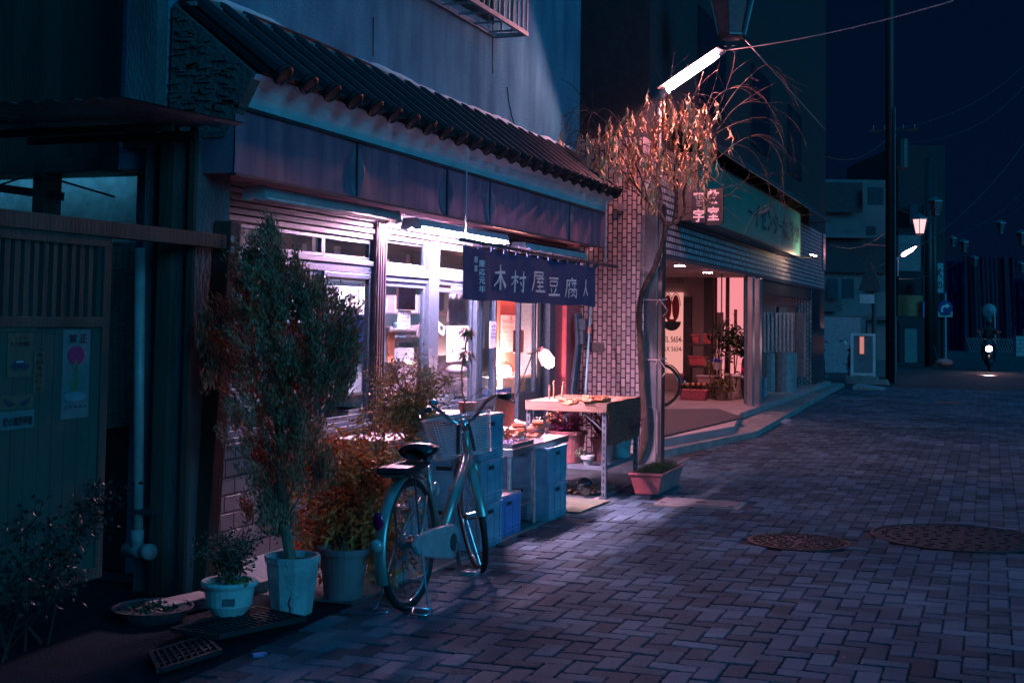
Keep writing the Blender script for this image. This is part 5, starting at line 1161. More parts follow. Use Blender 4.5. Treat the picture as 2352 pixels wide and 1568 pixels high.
# litter
m = MB(); c = W(593, 1503, Z=.008); m.obox(c, (.05, .02, .012), Matrix.Rotation(.9, 3, 'Z')@Matrix.Rotation(.3, 3, 'X')); m.obox(c+Vector((.02, .02, .004)), (.02, .02, .006), Matrix.Rotation(.2, 3, 'Z'))
tag(m.build('wrapper', mat('wrapper', (.5, .3, .35), .3, c2=(.05, .2, .6), sc=60)), 'crumpled sweet wrapper on the paving near the bottom edge', 'wrapper')
rr = random.Random(91); m = MB()
for k in range(110):
    x = rr.uniform(-3.0, 1.0); y = rr.uniform(5.6, 14); leaf(m, (x, y, .006), (rr.gauss(0, 1), rr.gauss(0, 1), .1), rr.uniform(.008, .028), rr.uniform(.004, .012), up=ZP)
struct(tag(m.build('fallen_leaves', mat('leaf_litter', (.7, .45, .30), .8)), 'scattered tiny fallen leaves on the paving', 'leaf litter'), 'stuff')
# ================================================================= bicycle
M_bkf = mat('bike_silver_green', (.36, .42, .40), .32, .6, sc=5); M_chr = mat('chrome', (.75, .75, .78), .15, 1)
M_cream = mat('chaincase', (.50, .40, .42), .45); M_seat = mat('saddle_vinyl', (.012, .014, .02), .3)
def wheel(parent, c, R, M4, tyre_m=M_blkrub, spokes=32):
    wr = root_child('wheel', parent)
    m = MB(); n = 56
    def ringt(rad, rt_, seg, zf=1):
        b = len(m.v)
        for i in range(n):
            a = 2*pi*i/n
            for k in range(seg): t = 2*pi*k/seg; m.v.append(Vector((c[0]+(rad+rt_*cos(t))*cos(a), c[1]+rt_*zf*sin(t), c[2]+(rad+rt_*cos(t))*sin(a))))
        for i in range(n):
            for k in range(seg): i2 = (i+1) % n; k2 = (k+1) % seg; m.f.append((b+i*seg+k, b+i2*seg+k, b+i2*seg+k2, b+i*seg+k2)); m.m.append(0)
    ringt(R-.018, .018, 10, 1.05); m.xf(M4); m.build('tyre', tyre_m, wr, smooth=True)
    m = MB(); ringt(R-.042, .009, 6, 1.2); m.xf(M4); m.build('rim', M_chr, wr, smooth=True)
    m = MB()
    for k in range(spokes):
        a = 2*pi*k/spokes; a2 = a+(.55 if k % 4 < 2 else -.55); s_ = .03 if k % 2 else -.03
        m.tube([(c[0]+.02*cos(a2), c[1]+s_, c[2]+.02*sin(a2)), (c[0]+(R-.045)*cos(a), c[1], c[2]+(R-.045)*sin(a))], .0013, 3, cap=False)
    m.xf(M4); m.build('spokes', M_chr, wr)
    m = MB(); m.tube([(c[0], c[1]-.045, c[2]), (c[0], c[1]-.03, c[2]), (c[0], c[1]+.03, c[2]), (c[0], c[1]+.045, c[2])], [.012, .022, .022, .012], 12); m.xf(M4); m.build('hub', M_chr, wr)
def root_child(name, parent):
    o = bpy.data.objects.new(name, None); COL.objects.link(o); o.parent = parent; LOC[o.name] = LOC[parent.name]; o.empty_display_size = .05; return o
def bicycle(loc, heading, steer, label, lean=0, basket=True, fm=None, R=.335, rack=True, group=None, stand=True):
    rt = root('bicycle', loc, label, 'bicycle', group); fm = fm or M_bkf
    B4 = Matrix.Translation(Vector(loc))@Matrix.Rotation(heading, 4, 'Z')@Matrix.Rotation(lean, 4, 'X')
    wb = 1.06; Hb = Vector((wb-.045, 0, R)); Hl = Vector((wb-.19, 0, .66)); Ht = Vector((wb-.245, 0, .86))
    ax = (Ht-Hl).normalized(); S4 = B4@Matrix.Translation(Hl)@Matrix.Rotation(steer, 4, ax)@Matrix.Translation(-Hl)
    def P(mb, name, mm, M4=B4, **k): mb.xf(M4); return mb.build(name, mm, rt, **k)
    wheel(rt, (0, 0, R), R, B4); wheel(rt, (wb, 0, R), R, S4)
    BB = Vector((.43, 0, .28)); ST = Vector((.245, 0, .70))
    m = MB(); m.tube([Hl+ax*.05, BB+Vector((.0, 0, .015))], [.030, .033], 14, flat=1); m.tube([Hl-ax*.01, Hl+ax*.19], .021, 12); m.tube([BB, ST], .017, 10)
    for s_ in (-1, 1): m.tube([ST-Vector((.0, 0, .12)), (.1, s_*.045, .45), (0, s_*.06, R)], .0085, 8); m.tube([BB+Vector((0, s_*.025, 0)), (.2, s_*.05, .3), (0, s_*.06, R)], .010, 8)
    m.tube([BB-Vector((0, .045, 0)), BB+Vector((0, .045, 0))], .024, 12); P(m, 'frame', fm, smooth=True)
    m = MB()
    for s_ in (-1, 1): m.tube([Hl+Vector((.0, s_*.03, -.01)), Hl+Vector((.045, s_*.05, -.09)), (wb-.08, s_*.05, R+.16), (wb, s_*.05, R)], [.017, .017, .014, .009], 10)
    m.tube([Hl+Vector((0, -.035, -.005)), Hl+Vector((0, .035, -.005))], .018, 8); P(m, 'fork', fm, S4, smooth=True)
    def fender(c, a0, a1, w_, M4):
        m = MB(); n = 26; k = 7; b = 0
        for i in range(n+1):
            a = a0+(a1-a0)*i/n
            for j in range(k): t = pi*j/(k-1); rr_ = R+.014+.014*sin(t); m.v.append(Vector((c[0]+rr_*cos(a), w_*cos(t), c[2]+rr_*sin(a))))
        for i in range(n):
            for j in range(k-1): q = i*k+j; m.f.append((q, q+k, q+k+1, q+1)); m.m.append(0)
        lv = len(m.v); lf = len(m.f); cc = Vector(c); m.v += [v+(cc-v).normalized()*.002 for v in m.v[:lv]]; m.f += [tuple(i+lv for i in f_[::-1]) for f_ in m.f[:lf]]; m.m += [0]*lf
        P(m, 'mudguard', fm, M4, smooth=True)
    fender((0, 0, R), radians(60), radians(205), .031, B4); fender((wb, 0, R), radians(50), radians(175), .028, S4)
    m = MB()
    for s_ in (-1, 1): m.tube([(wb, s_*.055, R), (wb-R-.02, s_*.03, R+.03)], .0022, 4, cap=False)
    P(m, 'mudguard_stay', M_chr, S4)
    # handlebar
    m = MB(); m.tube([Ht-ax*.04, Ht+ax*.06], .013, 10); hb = Ht+ax*.045
    for s_ in (-1, 1): m.tube([hb+Vector((.01, 0, 0)), hb+Vector((.012, s_*.05, .0)), hb+Vector((.0, s_*.09, .035)), hb+Vector((-.015, s_*.135, .085)), hb+Vector((-.05, s_*.185, .118)), hb+Vector((-.11, s_*.21, .115)), hb+Vector((-.2, s_*.225, .11))], .0115, 10)
    ho = P(m, 'handlebar', M_chr, S4, smooth=True)
    for s_ in (-1, 1):
        m = MB(); m.tube([hb+Vector((-.10, s_*.207, .116)), hb+Vector((-.11, s_*.21, .115)), hb+Vector((-.225, s_*.23, .109)), hb+Vector((-.23, s_*.23, .109))], [.012, .017, .018, .014], 10); P(m, 'grip', M_blkrub, S4)
        m = MB(); m.tube([hb+Vector((-.07, s_*.195, .118)), hb+Vector((-.05, s_*.225, .10)), hb+Vector((-.08, s_*.262, .08)), hb+Vector((-.16, s_*.275, .065))], [.012, .009, .006, .006], 8); P(m, 'brake_lever', M_dkmet, S4)
        m = MB(); m.tube([hb+Vector((-.05, s_*.20, .12)), hb+Vector((.10, s_*.17, .17)), hb+Vector((.17, s_*.05, .10)), hb+Vector((.06, 0, -.06)), Hl+Vector((.04, 0, .0))], .003, 5, cap=False); P(m, 'brake_cable', M_blkrub, S4)
    m = MB(); m.lathe(hb+Vector((-.05, .17, .125)), [(.026, 0), (.028, .012), (.02, .026), (.004, .032)], 14); P(m, 'bell', M_chr, S4)
    # saddle
    m = MB(); c = Vector((.21, 0, .785)); n = 12
    prof = [(-.13, .055, .0), (-.125, .095, .012), (-.08, .108, .02), (-.02, .098, .02), (.04, .055, .016), (.10, .030, .012), (.14, .022, .008), (.155, .010, .0)]
    for x_, hw, zz_ in prof:
        for k in range(n): t = 2*pi*k/n; m.v.append(c+Vector((x_, hw*cos(t), zz_+(.032 if sin(t) > 0 else .045)*sin(t)*(hw/.1)**.4)))
    for i in range(len(prof)-1):
        for k in range(n): k2 = (k+1) % n; m.f.append((i*n+k, i*n+k2, (i+1)*n+k2, (i+1)*n+k)); m.m.append(0)
    m.f.append(tuple(range(n))); m.f.append(tuple((len(prof)-1)*n+k for k in range(n))[::-1]); m.m += [0, 0]
    P(m, 'saddle', M_seat, smooth=True)
    m = MB(); m.tube([ST-Vector((0, 0, .05)), ST+Vector((-.02, 0, .06))], .012, 8)
    for s_ in (-1, 1):
        for k in range(5): m.lathe((.13, s_*.045, .745+k*.008), [(.016, 0), (.018, .003), (.016, .006)], 8)
        m.tube([(.11, s_*.04, .74), (.2, s_*.03, .735), (.33, s_*.012, .775)], .004, 5)
    P(m, 'seat_post', M_chr)
    if rack:
        m = MB()
        for s_ in (-1, 1): m.tube([(.14, s_*.05, .69), (-.2, s_*.06, .70), (-.21, s_*.045, .70)], .006, 6); m.tube([(-.06, s_*.06, .70), (0, s_*.065, R)], .006, 6)
        m.tube([(-.21, -.045, .70), (-.21, .045, .70)], .006, 6); m.box(-.20, -.0, -.075, .075, .705, .712); P(m, 'rack', M_dkmet)
        m = MB(); m.prism([(-.22, .0), (-.21, .03), (.12, .032), (.13, .022), (-.0, .0), (-.16, -.02)], (-.0, -.08, .712), XP, ZP, YP, .16); P(m, 'rack_box', M_seat, bevel=.008)
    m = MB(); m.lathe((-.355+.0, 0, .50), [(.001, 0), (.030, .002), (.034, .010), (.034, .016), (.001, .016)], 18, sx=1, sy=1, M=Matrix(((0, 0, -1), (0, .8, 0), (1.35, 0, 0))))
    P(m, 'rear_reflector', mat('reflector_red', (.55, .0, .09), .15), smooth=True)
    m = MB(); m.lathe((-.375, .0, .385), [(.001, 0), (.030, .002), (.032, .012), (.028, .03), (.001, .03)], 18, M=Matrix(((0, 0, -1), (0, 1, 0), (1, 0, 0)))); P(m, 'rear_lamp', mat('lamp_lens', (.55, .5, .52), .1, .3), smooth=True)
    # chain case, crank, pedals
    m = MB(); n = 22; pts = [(BB.x+.105*cos(a), BB.z+.095*sin(a)) for a in [radians(-80+i*170/12) for i in range(13)]]+[(.18, R+.055), (-.03, R+.05), (-.07, R), (-.03, R-.05), (.15, R-.095)]
    m.prism(pts, (0, -.075, 0), XP, ZP, YP, .035); P(m, 'chain_case', M_cream, bevel=.01)
    m = MB(); m.lathe((BB.x, -.078, BB.z), [(.048, 0), (.046, .004), (.03, .005), (.001, .005)], 20, M=Matrix(((1, 0, 0), (0, 0, -1), (0, 1, 0)))); P(m, 'crank_boss', M_dkmet)
    for s_, a in ((-1, radians(-82)), (1, radians(98))):
        m = MB(); e_ = Vector((BB.x+.165*cos(a), s_*.105, BB.z+.165*sin(a))); m.bar((BB.x, s_*.095, BB.z), e_, .016, .02, up=(0, 1, 0)); P(m, 'crank', M_chr, bevel=.003)
        m = MB(); frc = Vector((e_.x, e_.y+s_*.06, e_.z))
        for q in (-1, 1): m.box(frc.x+q*.038-.006, frc.x+q*.038+.006, frc.y-.042, frc.y+.042, frc.z-.012, frc.z+.012); m.box(frc.x-.032, frc.x+.032, frc.y+q*.038-.004, frc.y+q*.038+.004, frc.z-.01, frc.z+.01)
        m.box(frc.x-.01, frc.x+.01, frc.y-.034, frc.y+.034, frc.z-.009, frc.z+.009); P(m, 'pedal', mat('pedal_grey', (.25, .27, .3), .4), bevel=.003)
    if stand:
        m = MB()
        for s_ in (-1, 1): m.tube([(0, s_*.07, R), (-.06, s_*.13, .06), (-.07, s_*.15, .012), (-.10, s_*.16, .006), (-.13, s_*.12, .006), (-.12, s_*.07, .008), (-.08, s_*.06, .03)], .006, 8)
        m.tube([(-.07, -.14, .028), (-.07, .14, .028)], .005, 6); P(m, 'kickstand', M_chr, smooth=True)
    if basket:
        m = MB(); bx, by, bz = wb-.06, 0, .0; N_ = 60
        def oval(t, zf): k = .80+.20*zf; return (Ht.x+.22+.145*k*cos(t)*(1 if True else 1), .205*k*sin(t))
        def sq(t, zf):
            k = .82+.18*zf; c_, s_ = cos(t), sin(t); e_ = .55
            return Vector((Ht.x+.20+.135*k*(abs(c_)**e_)*(1 if c_ > 0 else -1), .20*k*(abs(s_)**e_)*(1 if s_ > 0 else -1), .70+.23*zf))
        for j in range(18):
            zf = j/17; m.tube([sq(2*pi*i/40, zf) for i in range(41)], .0028 if j not in (0, 17) else .006, 4, cap=False)
        for i in range(0, 40):
            if i % 5 in (0, 1): m.tube([sq(2*pi*i/40, 0)*.999, sq(2*pi*i/40, 1)], .0026, 3, cap=False)
        for j in range(9): y = -.15+j*.0375; m.tube([(Ht.x+.09, y, .70), (Ht.x+.31, y, .70)], .0018, 3, cap=False)
        P(m, 'basket', mat('basket_wire', (.62, .62, .66), .4, .3), S4)
        m = MB(); m.bar(Ht+Vector((.03, -.03, .03)), (Ht.x+.075, -.05, .72), .02, .004, up=XP); m.bar(Ht+Vector((.03, .03, .03)), (Ht.x+.075, .05, .72), .02, .004, up=XP)
        for s_ in (-1, 1): m.tube([(Ht.x+.25, s_*.06, .70), (wb, s_*.065, R)], .003, 5)
        P(m, 'basket_bracket', M_dkmet, S4)
    m = MB(); m.tube([Vector((wb-.02, .075, .50)), Vector((wb+.05, .075, .50))], [.02, .027], 12); m.tube([Vector((wb-.02, .03, .50)), Vector((wb-.02, .075, .50))], .01, 6); P(m, 'headlamp', M_chr, S4)
    m = MB(); c = Vector((.29, .0, .58)); m.tube([c+Vector((-.03+.035*cos(t), -.045, .035*sin(t))) for t in [radians(-60+i*30) for i in range(9)]], .008, 6); P(m, 'ring_lock', mat('lock_pink', (.6, .5, .5), .4))
    return rt
bicycle((-2.806, 6.199, 0), radians(90+1), radians(34), 'silver-green city bicycle with wire basket parked in front of the shop', lean=radians(-1.5))
# ================================================================= street pole, lamp, sign cable
PX_, PY_ = -3.31, 13.42
po = root('street_pole', (PX_, PY_, 0), 'concrete street post with peeling paint between the tiled wall and the care centre', 'street pole')
M_pp = mat('peeling_paint', (.30, .27, .27), .8, c2=(.10, .12, .14), sc=5, stretch=(1, 1, .35), bump=.6, bsc=30)
m = MB(); m.box(PX_-.10, PX_+.045, PY_-.09, PY_+.09, 0, 2.75); m.build('post', M_pp, po, bevel=.012)
m = MB(); m.box(PX_+.048, PX_+.095, PY_-.07, PY_+.08, 0, 2.72); m.build('cable_duct', M_dkmet, po, bevel=.004)
m = MB(); m.tube([(PX_+.02, PY_, 2.75), (PX_+.03, PY_, 3.88)], .026, 10); m.build('upper_tube', mat('galvanised', (.5, .55, .58)), po, smooth=True)
M_rope = mat('rope', (.70, .50, .46), .8)
for k, (z, lb) in enumerate(((1.72, 'upper pale rope tying the willow trunk to the street post'), (1.10, 'lower pale rope tying the willow trunk to the street post'))):
    m = MB(); m.tube([(PX_-.17, PY_-.12, z), (PX_-.05, PY_-.13, z-.01), (PX_+.09, PY_-.12, z-.01), (PX_+.11, PY_+.08, z), (PX_-.12, PY_+.10, z), (PX_-.2, PY_-.02, z), (PX_-.17, PY_-.12, z)], .007, 6)
    m.tube([(PX_+.08, PY_-.13, z), (PX_+.12, PY_-.15, z-.05), (PX_+.17, PY_-.14, z-.12), (PX_+.12, PY_-.14, z-.18)], .006, 6); m.tube([(PX_+.08, PY_-.13, z), (PX_+.05, PY_-.16, z-.06)], .005, 5)
    tag(m.build('rope', M_rope), lb, 'rope')
m = MB()
for k in range(3): m.tube([(PX_-.10-.012*k, PY_-.10, 2.6), (PX_-.115-.015*k, PY_-.115, 1.4), (PX_-.10-.012*k, PY_-.12, .5), (PX_-.06-.02*k, PY_-.12, .05)], .006, 5)
m.tube([(PX_-.15, PY_-.12, .62), (PX_+.0, PY_-.12, .60), (PX_+.06, PY_-.13, .57), (PX_+.065, PY_-.12, .12)], .006, 5)
tag(m.build('cable', mat('grey_cable', (.30, .26, .27), .6)), 'thin cables running down the street post', 'cable')
# fluorescent street tube on the pole
ta, tb_ = W(1522, 216, Y=13.4), W(1660, 122, Y=13.25)
sl_ = root('street_light', ta, 'glowing pink fluorescent tube slanting over the willow on its pole', 'street light', 'slanting tube street lights')
m = MB(); d_ = (tb_-ta).normalized(); m.tube([ta+d_*.06, ta+d_*.14, tb_-d_*.14, tb_-d_*.04], [.012, .021, .017, .009], 14); m.build('tube', emit('street_tube_glow', (1, .34, .38), 1250), sl_, smooth=True)
m = MB(); m.tube([ta-d_*.02, ta+d_*.07], .040, 10); m.tube([tb_-d_*.05, tb_+d_*.02], .018, 8); m.tube([(PX_+.03, PY_, 3.82), ta], .02, 8)
m.bar(ta, ta+d_*.01, .01, .01); m.build('fitting', M_ltm, sl_)
m = MB(); m.bar(ta+Vector((-.02, .03, .050)), tb_+Vector((-.02, .03, .050)), .24, .010); m.build('hood', mat('hood_dark', (.03, .03, .035), .8), sl_)
# street lanterns
M_lgl = mat('lantern_glass_off', (.10, .12, .14), .3)
def lantern(c, s_, label, lit=False, pole=True, arm=0):
    """four-sided lantern hanging head; c = bottom centre"""
    rt = root('street_lantern', c, label, 'street lantern', 'street lanterns hanging above the road')
    c = Vector(c); rb, rt_, h = .15*s_, .26*s_, .48*s_
    g = MB(); vs = []
    for r_, z in ((rb, 0), (rt_, h)):
        for k in range(6): a = pi/6+k*pi/3; vs.append(c+Vector((r_*cos(a), r_*sin(a), z)))
    g.add(vs, [(k, (k+1) % 6, 6+(k+1) % 6, 6+k) for k in range(6)]); g.build('glass', emit('lantern_glow', (1, .50, .52), 1.5) if lit else M_lgl, rt)
    f = MB()
    for k in range(6):
        f.bar(vs[k], vs[k+6], .022*s_, .022*s_); f.bar(vs[k], vs[(k+1) % 6], .03*s_, .02*s_); f.bar(vs[k+6], vs[6+(k+1) % 6], .04*s_, .03*s_)
    f.lathe(c, [(rt_*1.12, h), (rt_*1.1, h+.03*s_), (rt_*.3, h+.16*s_), (.03, h+.2*s_)], 6, M=Matrix.Rotation(pi/6, 3, 'Z')); f.lathe(c, [(rb*.95, -.03*s_), (rb*1.05, .0)], 6, M=Matrix.Rotation(pi/6, 3, 'Z'))
    f.build('frame', M_dkmet, rt)
    b_ = MB(); b_.lathe(c, [(rb*.62, -.034*s_), (rb*.62, -.02*s_)], 20); b_.build('reflector', mat('reflector_disc', (.3, .33, .36), .4), rt)
    if pole:
        p_ = MB(); X_ = arm; p_.tube([(c.x, c.y, c.z+h+.18*s_), (c.x, c.y, c.z+h+.4*s_), (X_, c.y, c.z+h+.45*s_)], .025, 8); p_.tube([(X_, c.y, 0), (X_, c.y, c.z+h+.5*s_)], .045, 10); p_.build('pole', M_dkmet, rt)
    return rt
c = W(1680, 83, t=14.6); lantern(c, 1.02, 'large unlit lantern cut off by the top edge above the glowing tube', pole=False)
m = MB(); m.tube([(c.x, c.y, c.z+.6), (c.x, c.y, 5.6), (-4.2, c.y+.3, 5.7)], .03, 8); tag(m.build('lantern_arm', M_dkmet), 'dark arm carrying the large near lantern above the frame', 'arm')
c = W(2113, 537, t=36); lantern(c, .84, 'lit pinkish lantern on the dark street, the only glowing one', True, arm=c.x-.0+0.0) if False else lantern(c, .84, 'lit pinkish lantern on the dark street, the only glowing one', True, pole=False)
for (px, py, t, s_, lb) in ((2148, 494, 42, .9, 'unlit lantern just above and right of the glowing lantern'), (2298, 536, 60, .95, 'unlit lantern high at the right end of the street, left of a pair'), (2346, 561, 56, .95, 'unlit lantern cut by the right edge of the picture, upper one'), (2214, 578, 60, .9, 'unlit lantern with a blue glint above the road'), (2188, 566, 66, .85, 'unlit faint lantern left of the one with the blue glint'), (2238, 610, 70, .85, 'unlit pale lantern above the road works'), (2346, 625, 70, .9, 'unlit lantern low at the right edge of the picture')):
    lantern(W(px, py, t=t), s_, lb, pole=False)
m = MB()   # wires
def wire(a, b, sag, r, label, m_=None, n=18):
    a, b = Vector(a), Vector(b); mm = MB(); mm.tube([a.lerp(b, i/n)-Vector((0, 0, sag*4*(i/n)*(1-i/n))) for i in range(n+1)], r, 5)
    return tag(mm.build('wire', m_ or mat('wire_grey', (.35, .33, .36), .5)), label, 'wire')
wire(W(1664, 116, Y=13.25), W(2190, 2, Y=12.0), .05, .007, 'bright overhead wire running from the glowing tube to the upper right')
wire(W(1712, 92, Y=13.3), W(1897, 300, X=-3.25), .0, .009, 'diagonal stay wire running down from the near lantern to the care centre corner')
wire(W(1980, 560, t=34), W(2350, 440, t=60), .8, .012, 'thin far wire sagging past the lit lantern', M_dkmet)
wire(W(1890, 640, t=32), W(2352, 330, t=40), .9, .010, 'thin dark wire above the far street lanterns', M_dkmet)
# ================================================================= willow
wl = root('willow_tree', (PX_-.14, PY_-.12, 0), 'small willow with hanging dry leaves glowing under the street tube', 'tree')
YW = 13.2
def WP(px, py, dy=0): return W(px, py, Y=YW+dy)
m = MB()
trunk = [Vector((PX_-.14, PY_-.13, 0)), WP(1481, 1000), WP(1475, 880), WP(1472, 790), WP(1468, 725), WP(1476, 672), WP(1500, 622), WP(1517, 575), WP(1526, 545), WP(1533, 518)]
P_ = []
for i in range(len(trunk)-1):
    p0 = trunk[max(i-1, 0)]; p1 = trunk[i]; p2_ = trunk[i+1]; p3_ = trunk[min(i+2, len(trunk)-1)]
    for s_ in range(9):
        t = s_/9; P_.append(.5*((2*p1)+(p2_-p0)*t+(2*p0-5*p1+4*p2_-p3_)*t*t+(3*p1-p0-3*p2_+p3_)*t**3)+Vector((wob(.003), wob(.003), 0)))
P_.append(trunk[-1]); m.tube(P_, [(.042-.020*i/len(P_))*(1+wob(.13)) for i in range(len(P_))], 10)
limbs = [[(1533, 518), (1515, 490), (1488, 462), (1462, 430), (1432, 395), (1405, 365), (1370, 340), (1330, 325), (1300, 335)],
         [(1533, 518), (1560, 505), (1572, 480), (1570, 440), (1585, 400), (1600, 350), (1640, 310), (1700, 280), (1760, 270), (1790, 300)],
         [(1515, 490), (1520, 450), (1512, 400), (1505, 340), (1498, 290)],
         [(1545, 512), (1552, 460), (1548, 400), (1560, 330), (1570, 260), (1600, 215)],
         [(1488, 462), (1470, 400), (1440, 340), (1400, 290), (1360, 255), (1325, 245), (1305, 280)],
         [(1462, 430), (1440, 380), (1410, 330), (1375, 300), (1330, 215)],
         [(1570, 440), (1590, 380), (1625, 320), (1650, 250), (1680, 170), (1690, 110), (1700, 90)],
         [(1585, 400), (1640, 370), (1690, 330), (1740, 310), (1790, 330), (1820, 370)],
         [(1600, 350), (1650, 270), (1690, 210), (1730, 170), (1760, 150), (1800, 180), (1812, 200)],
         [(1572, 480), (1620, 465), (1670, 450), (1705, 420), (1722, 398), (1705, 378)],
         [(1560, 500), (1600, 480), (1640, 460), (1658, 430), (1650, 420)],
         [(1512, 400), (1530, 330), (1560, 280), (1600, 260), (1630, 280), (1640, 330)],
         [(1548, 400), (1580, 330), (1610, 270), (1640, 200), (1655, 130)],
         [(1488, 462), (1455, 440), (1400, 420), (1350, 400), (1310, 402)],
         [(1440, 340), (1420, 280), (1390, 250), (1350, 262), (1330, 300), (1322, 330)],
         [(1690, 330), (1730, 350), (1760, 400), (1770, 460), (1765, 480)], [(1740, 310), (1780, 340), (1800, 400), (1795, 470)],
         [(1640, 310), (1700, 240), (1770, 240), (1788, 262)], [(1505, 340), (1530, 250), (1545, 165), (1580, 130)], [(1600, 350), (1640, 230), (1700, 200), (1745, 215)]]
rr = random.Random(17); allp = []
for k, lb_ in enumerate(limbs):
    dy = rr.uniform(-.35, .25); n_ = len(lb_); pts = [WP(a, b, dy*(i/(n_-1))) for i, (a, b) in enumerate(lb_)]
    # smooth by subdivision
    P_ = []
    for i in range(len(pts)-1):
        p0 = pts[max(i-1, 0)]; p1 = pts[i]; p2 = pts[i+1]; p3 = pts[min(i+2, len(pts)-1)]
        for s_ in range(4):
            t = s_/4; P_.append(.5*((2*p1)+(p2-p0)*t+(2*p0-5*p1+4*p2-p3)*t*t+(3*p1-p0-3*p2+p3)*t**3))
    P_.append(pts[-1]); r0 = (.022, .022, .016, .016, .014)[k] if k < 5 else .008
    m.tube(P_, [max(r0*(1-i/len(P_))**1.3, .0028) for i in range(len(P_))], 6); allp.append(P_)
# thin whips, arching out and down
lf_ = MB()
def whip(p, d, L_, hang, leaves):
    pts = [p]; v = Vector(d).normalized()
    n = 9
    for i in range(n): v = (v+Vector((0, 0, -hang*.16))+Vector((rr.gauss(0, .04), rr.gauss(0, .04), 0))).normalized(); pts.append(pts[-1]+v*L_/n)
    m.tube(pts, [.0026-.0017*i/n for i in range(n+1)], 4, cap=False)
    if leaves:
        for i in range(2, n+1):
            for _ in range(leaves):
                q = pts[i]+Vector((rr.gauss(0, .008), rr.gauss(0, .008), 0)); leaf(lf_, q, (rr.gauss(0, .22), rr.gauss(0, .22), -1), rr.uniform(.09, .14), .024, bend=.7)
for k in range(70):
    P_ = rr.choice(allp[:6]+allp[11:15]); p = rr.choice(P_[len(P_)//3:])
    q_ = rr.random()
    whip(p, (rr.gauss(0, .8), rr.gauss(0, .6), rr.uniform(-.1, .8)), rr.uniform(.3, .8), rr.uniform(1.4, 3.2), 0)
# leafy zones read from the photo
zones = [(1545, 300, 70, 75, 70), (1610, 300, 38, 70, 55), (1480, 350, 50, 40, 36), (1420, 340, 45, 45, 34), (1385, 370, 30, 40, 18), (1530, 400, 60, 45, 44), (1590, 400, 35, 40, 26), (1340, 320, 22, 45, 10), (1385, 300, 18, 20, 9), (1560, 250, 45, 20, 26), (1290, 300, 10, 25, 4), (1460, 280, 25, 18, 10), (1500, 440, 30, 20, 9)]
for (cx__, cy__, sx, sy, n_) in zones:
    for _ in range(int(n_*.42)):
        p = WP(cx__+rr.gauss(0, sx*.55), cy__-25+rr.gauss(0, sy*.55), rr.uniform(-.4, .3))
        whip(p, (rr.gauss(0, .5), rr.gauss(0, .4), rr.uniform(-.6, .5)), rr.uniform(.16, .34), 4.2, 1 if rr.random() < .6 else 2)
for k in range(150):
    P_ = rr.choice(allp); i = rr.randint(len(P_)//3, len(P_)-1); p = P_[i]; dd = (P_[min(i+1, len(P_)-1)]-P_[max(i-1, 0)]).normalized()
    whip(p, dd+Vector((rr.gauss(0, .5), rr.gauss(0, .4), rr.gauss(.1, .4))), rr.uniform(.15, .6), rr.uniform(0, 1.6), 0)
m.build('trunk', mat('willow_bark', (.12, .075, .06), .9, c2=(.05, .032, .026), sc=18, stretch=(1, 1, .25), bump=1, bsc=50), wl, smooth=False); lf_.build('leaves', leafmat('willow_leaf', (.92, .56, .32), (.80, .42, .24), 30), wl)
# ================================================================= care centre building
NX = -3.55
nb = root('care_centre', (NX, 22, 0), 'tiled building with a day-care sign, open porch with flowers and a garage bay', 'building')
M_mos = brick('mosaic_tile', (.50, .42, .44), (.26, .24, .27), (.02, .02, .03), .12, .078, .014, ax=('Y', 'Z'), off=.5, rough=.6, bump=.5)
M_mos2 = brick('mosaic_tile_end', (.44, .37, .38), (.26, .23, .25), (.02, .02, .03), .105, .060, .010, ax=('X', 'Z'), vert=True, rough=.3)
Y_a, Y_b, Y_c, Y_d, Y_e = 14.12, W(1725, 800, X=NX).y, W(1745, 800, X=NX).y, W(1865, 800, X=NX).y, W(1893, 800, X=NX).y
zl = 2.26
m = MB(); m.box(NX-.16, NX, Y_a, Y_e, zl, 3.5); m.build('tiled_band', M_mos, nb)
m = MB(); m.box(NX-.4, NX+.001, Y_d+.0, Y_e, .15, zl); m.box(NX-.4, NX+.03, Y_e-.4, Y_e-.0, zl+.42, 3.5); m.build('tiled_pier', M_mos2, nb)
m = MB(); m.box(-9, NX-.01, Y_a-.02, Y_e+.3, 3.5, 9.0); m.build('upper_wall', mat('dark_render', (.028, .030, .036), .95, bump=.4), nb)
for y in (17.5, 21.5, 25.5): m = MB(); m.box(NX-.02, NX+.02, y-.9, y+.9, 4.3, 5.6); m.build('upper_window', mat('dark_pane', (.02, .03, .04)), nb)
m = MB(); m.box(NX-.02, NX+.02, Y_a+.02, Y_e, zl-.05, zl-.005); m.build('steel_beam', M_alu, nb)
m = MB(); m.box(NX-.06, NX+.03, Y_b-.02, Y_b+.16, .15, zl-.05); m.box(NX-.06, NX+.035, Y_c-.22, Y_c+.02, .15, zl-.05); m.build('pillar', mat('pillar_metal', (.42, .40, .42), .3, .6, sc=3), nb, bevel=.01)
M_pw = mat('porch_wall', (.50, .42, .42), .85, sc=2, c2=(.42, .36, .36))
YPW = 24.5   # porch end wall faces the street's near end
xpe = W(1722, 700, Y=YPW).x
m = MB(); m.bar((xpe-.0, YPW+.05, 1.2), (NX-.15, Y_b+.4, 1.2), .06, 2.2); m.build('partition', mat('pilaster', (.13, .13, .15), .7), nb)
m = MB(); m.box(-8.6, xpe, YPW, YPW+.1, .1, 2.8); m.box(-8.7, -8.6, Y_a+.1, YPW+.1, .1, 2.8); m.box(-6.6, NX-.25, Y_a-.02, Y_a+.08, 0, 2.8); m.build('porch_wall', M_pw, nb)
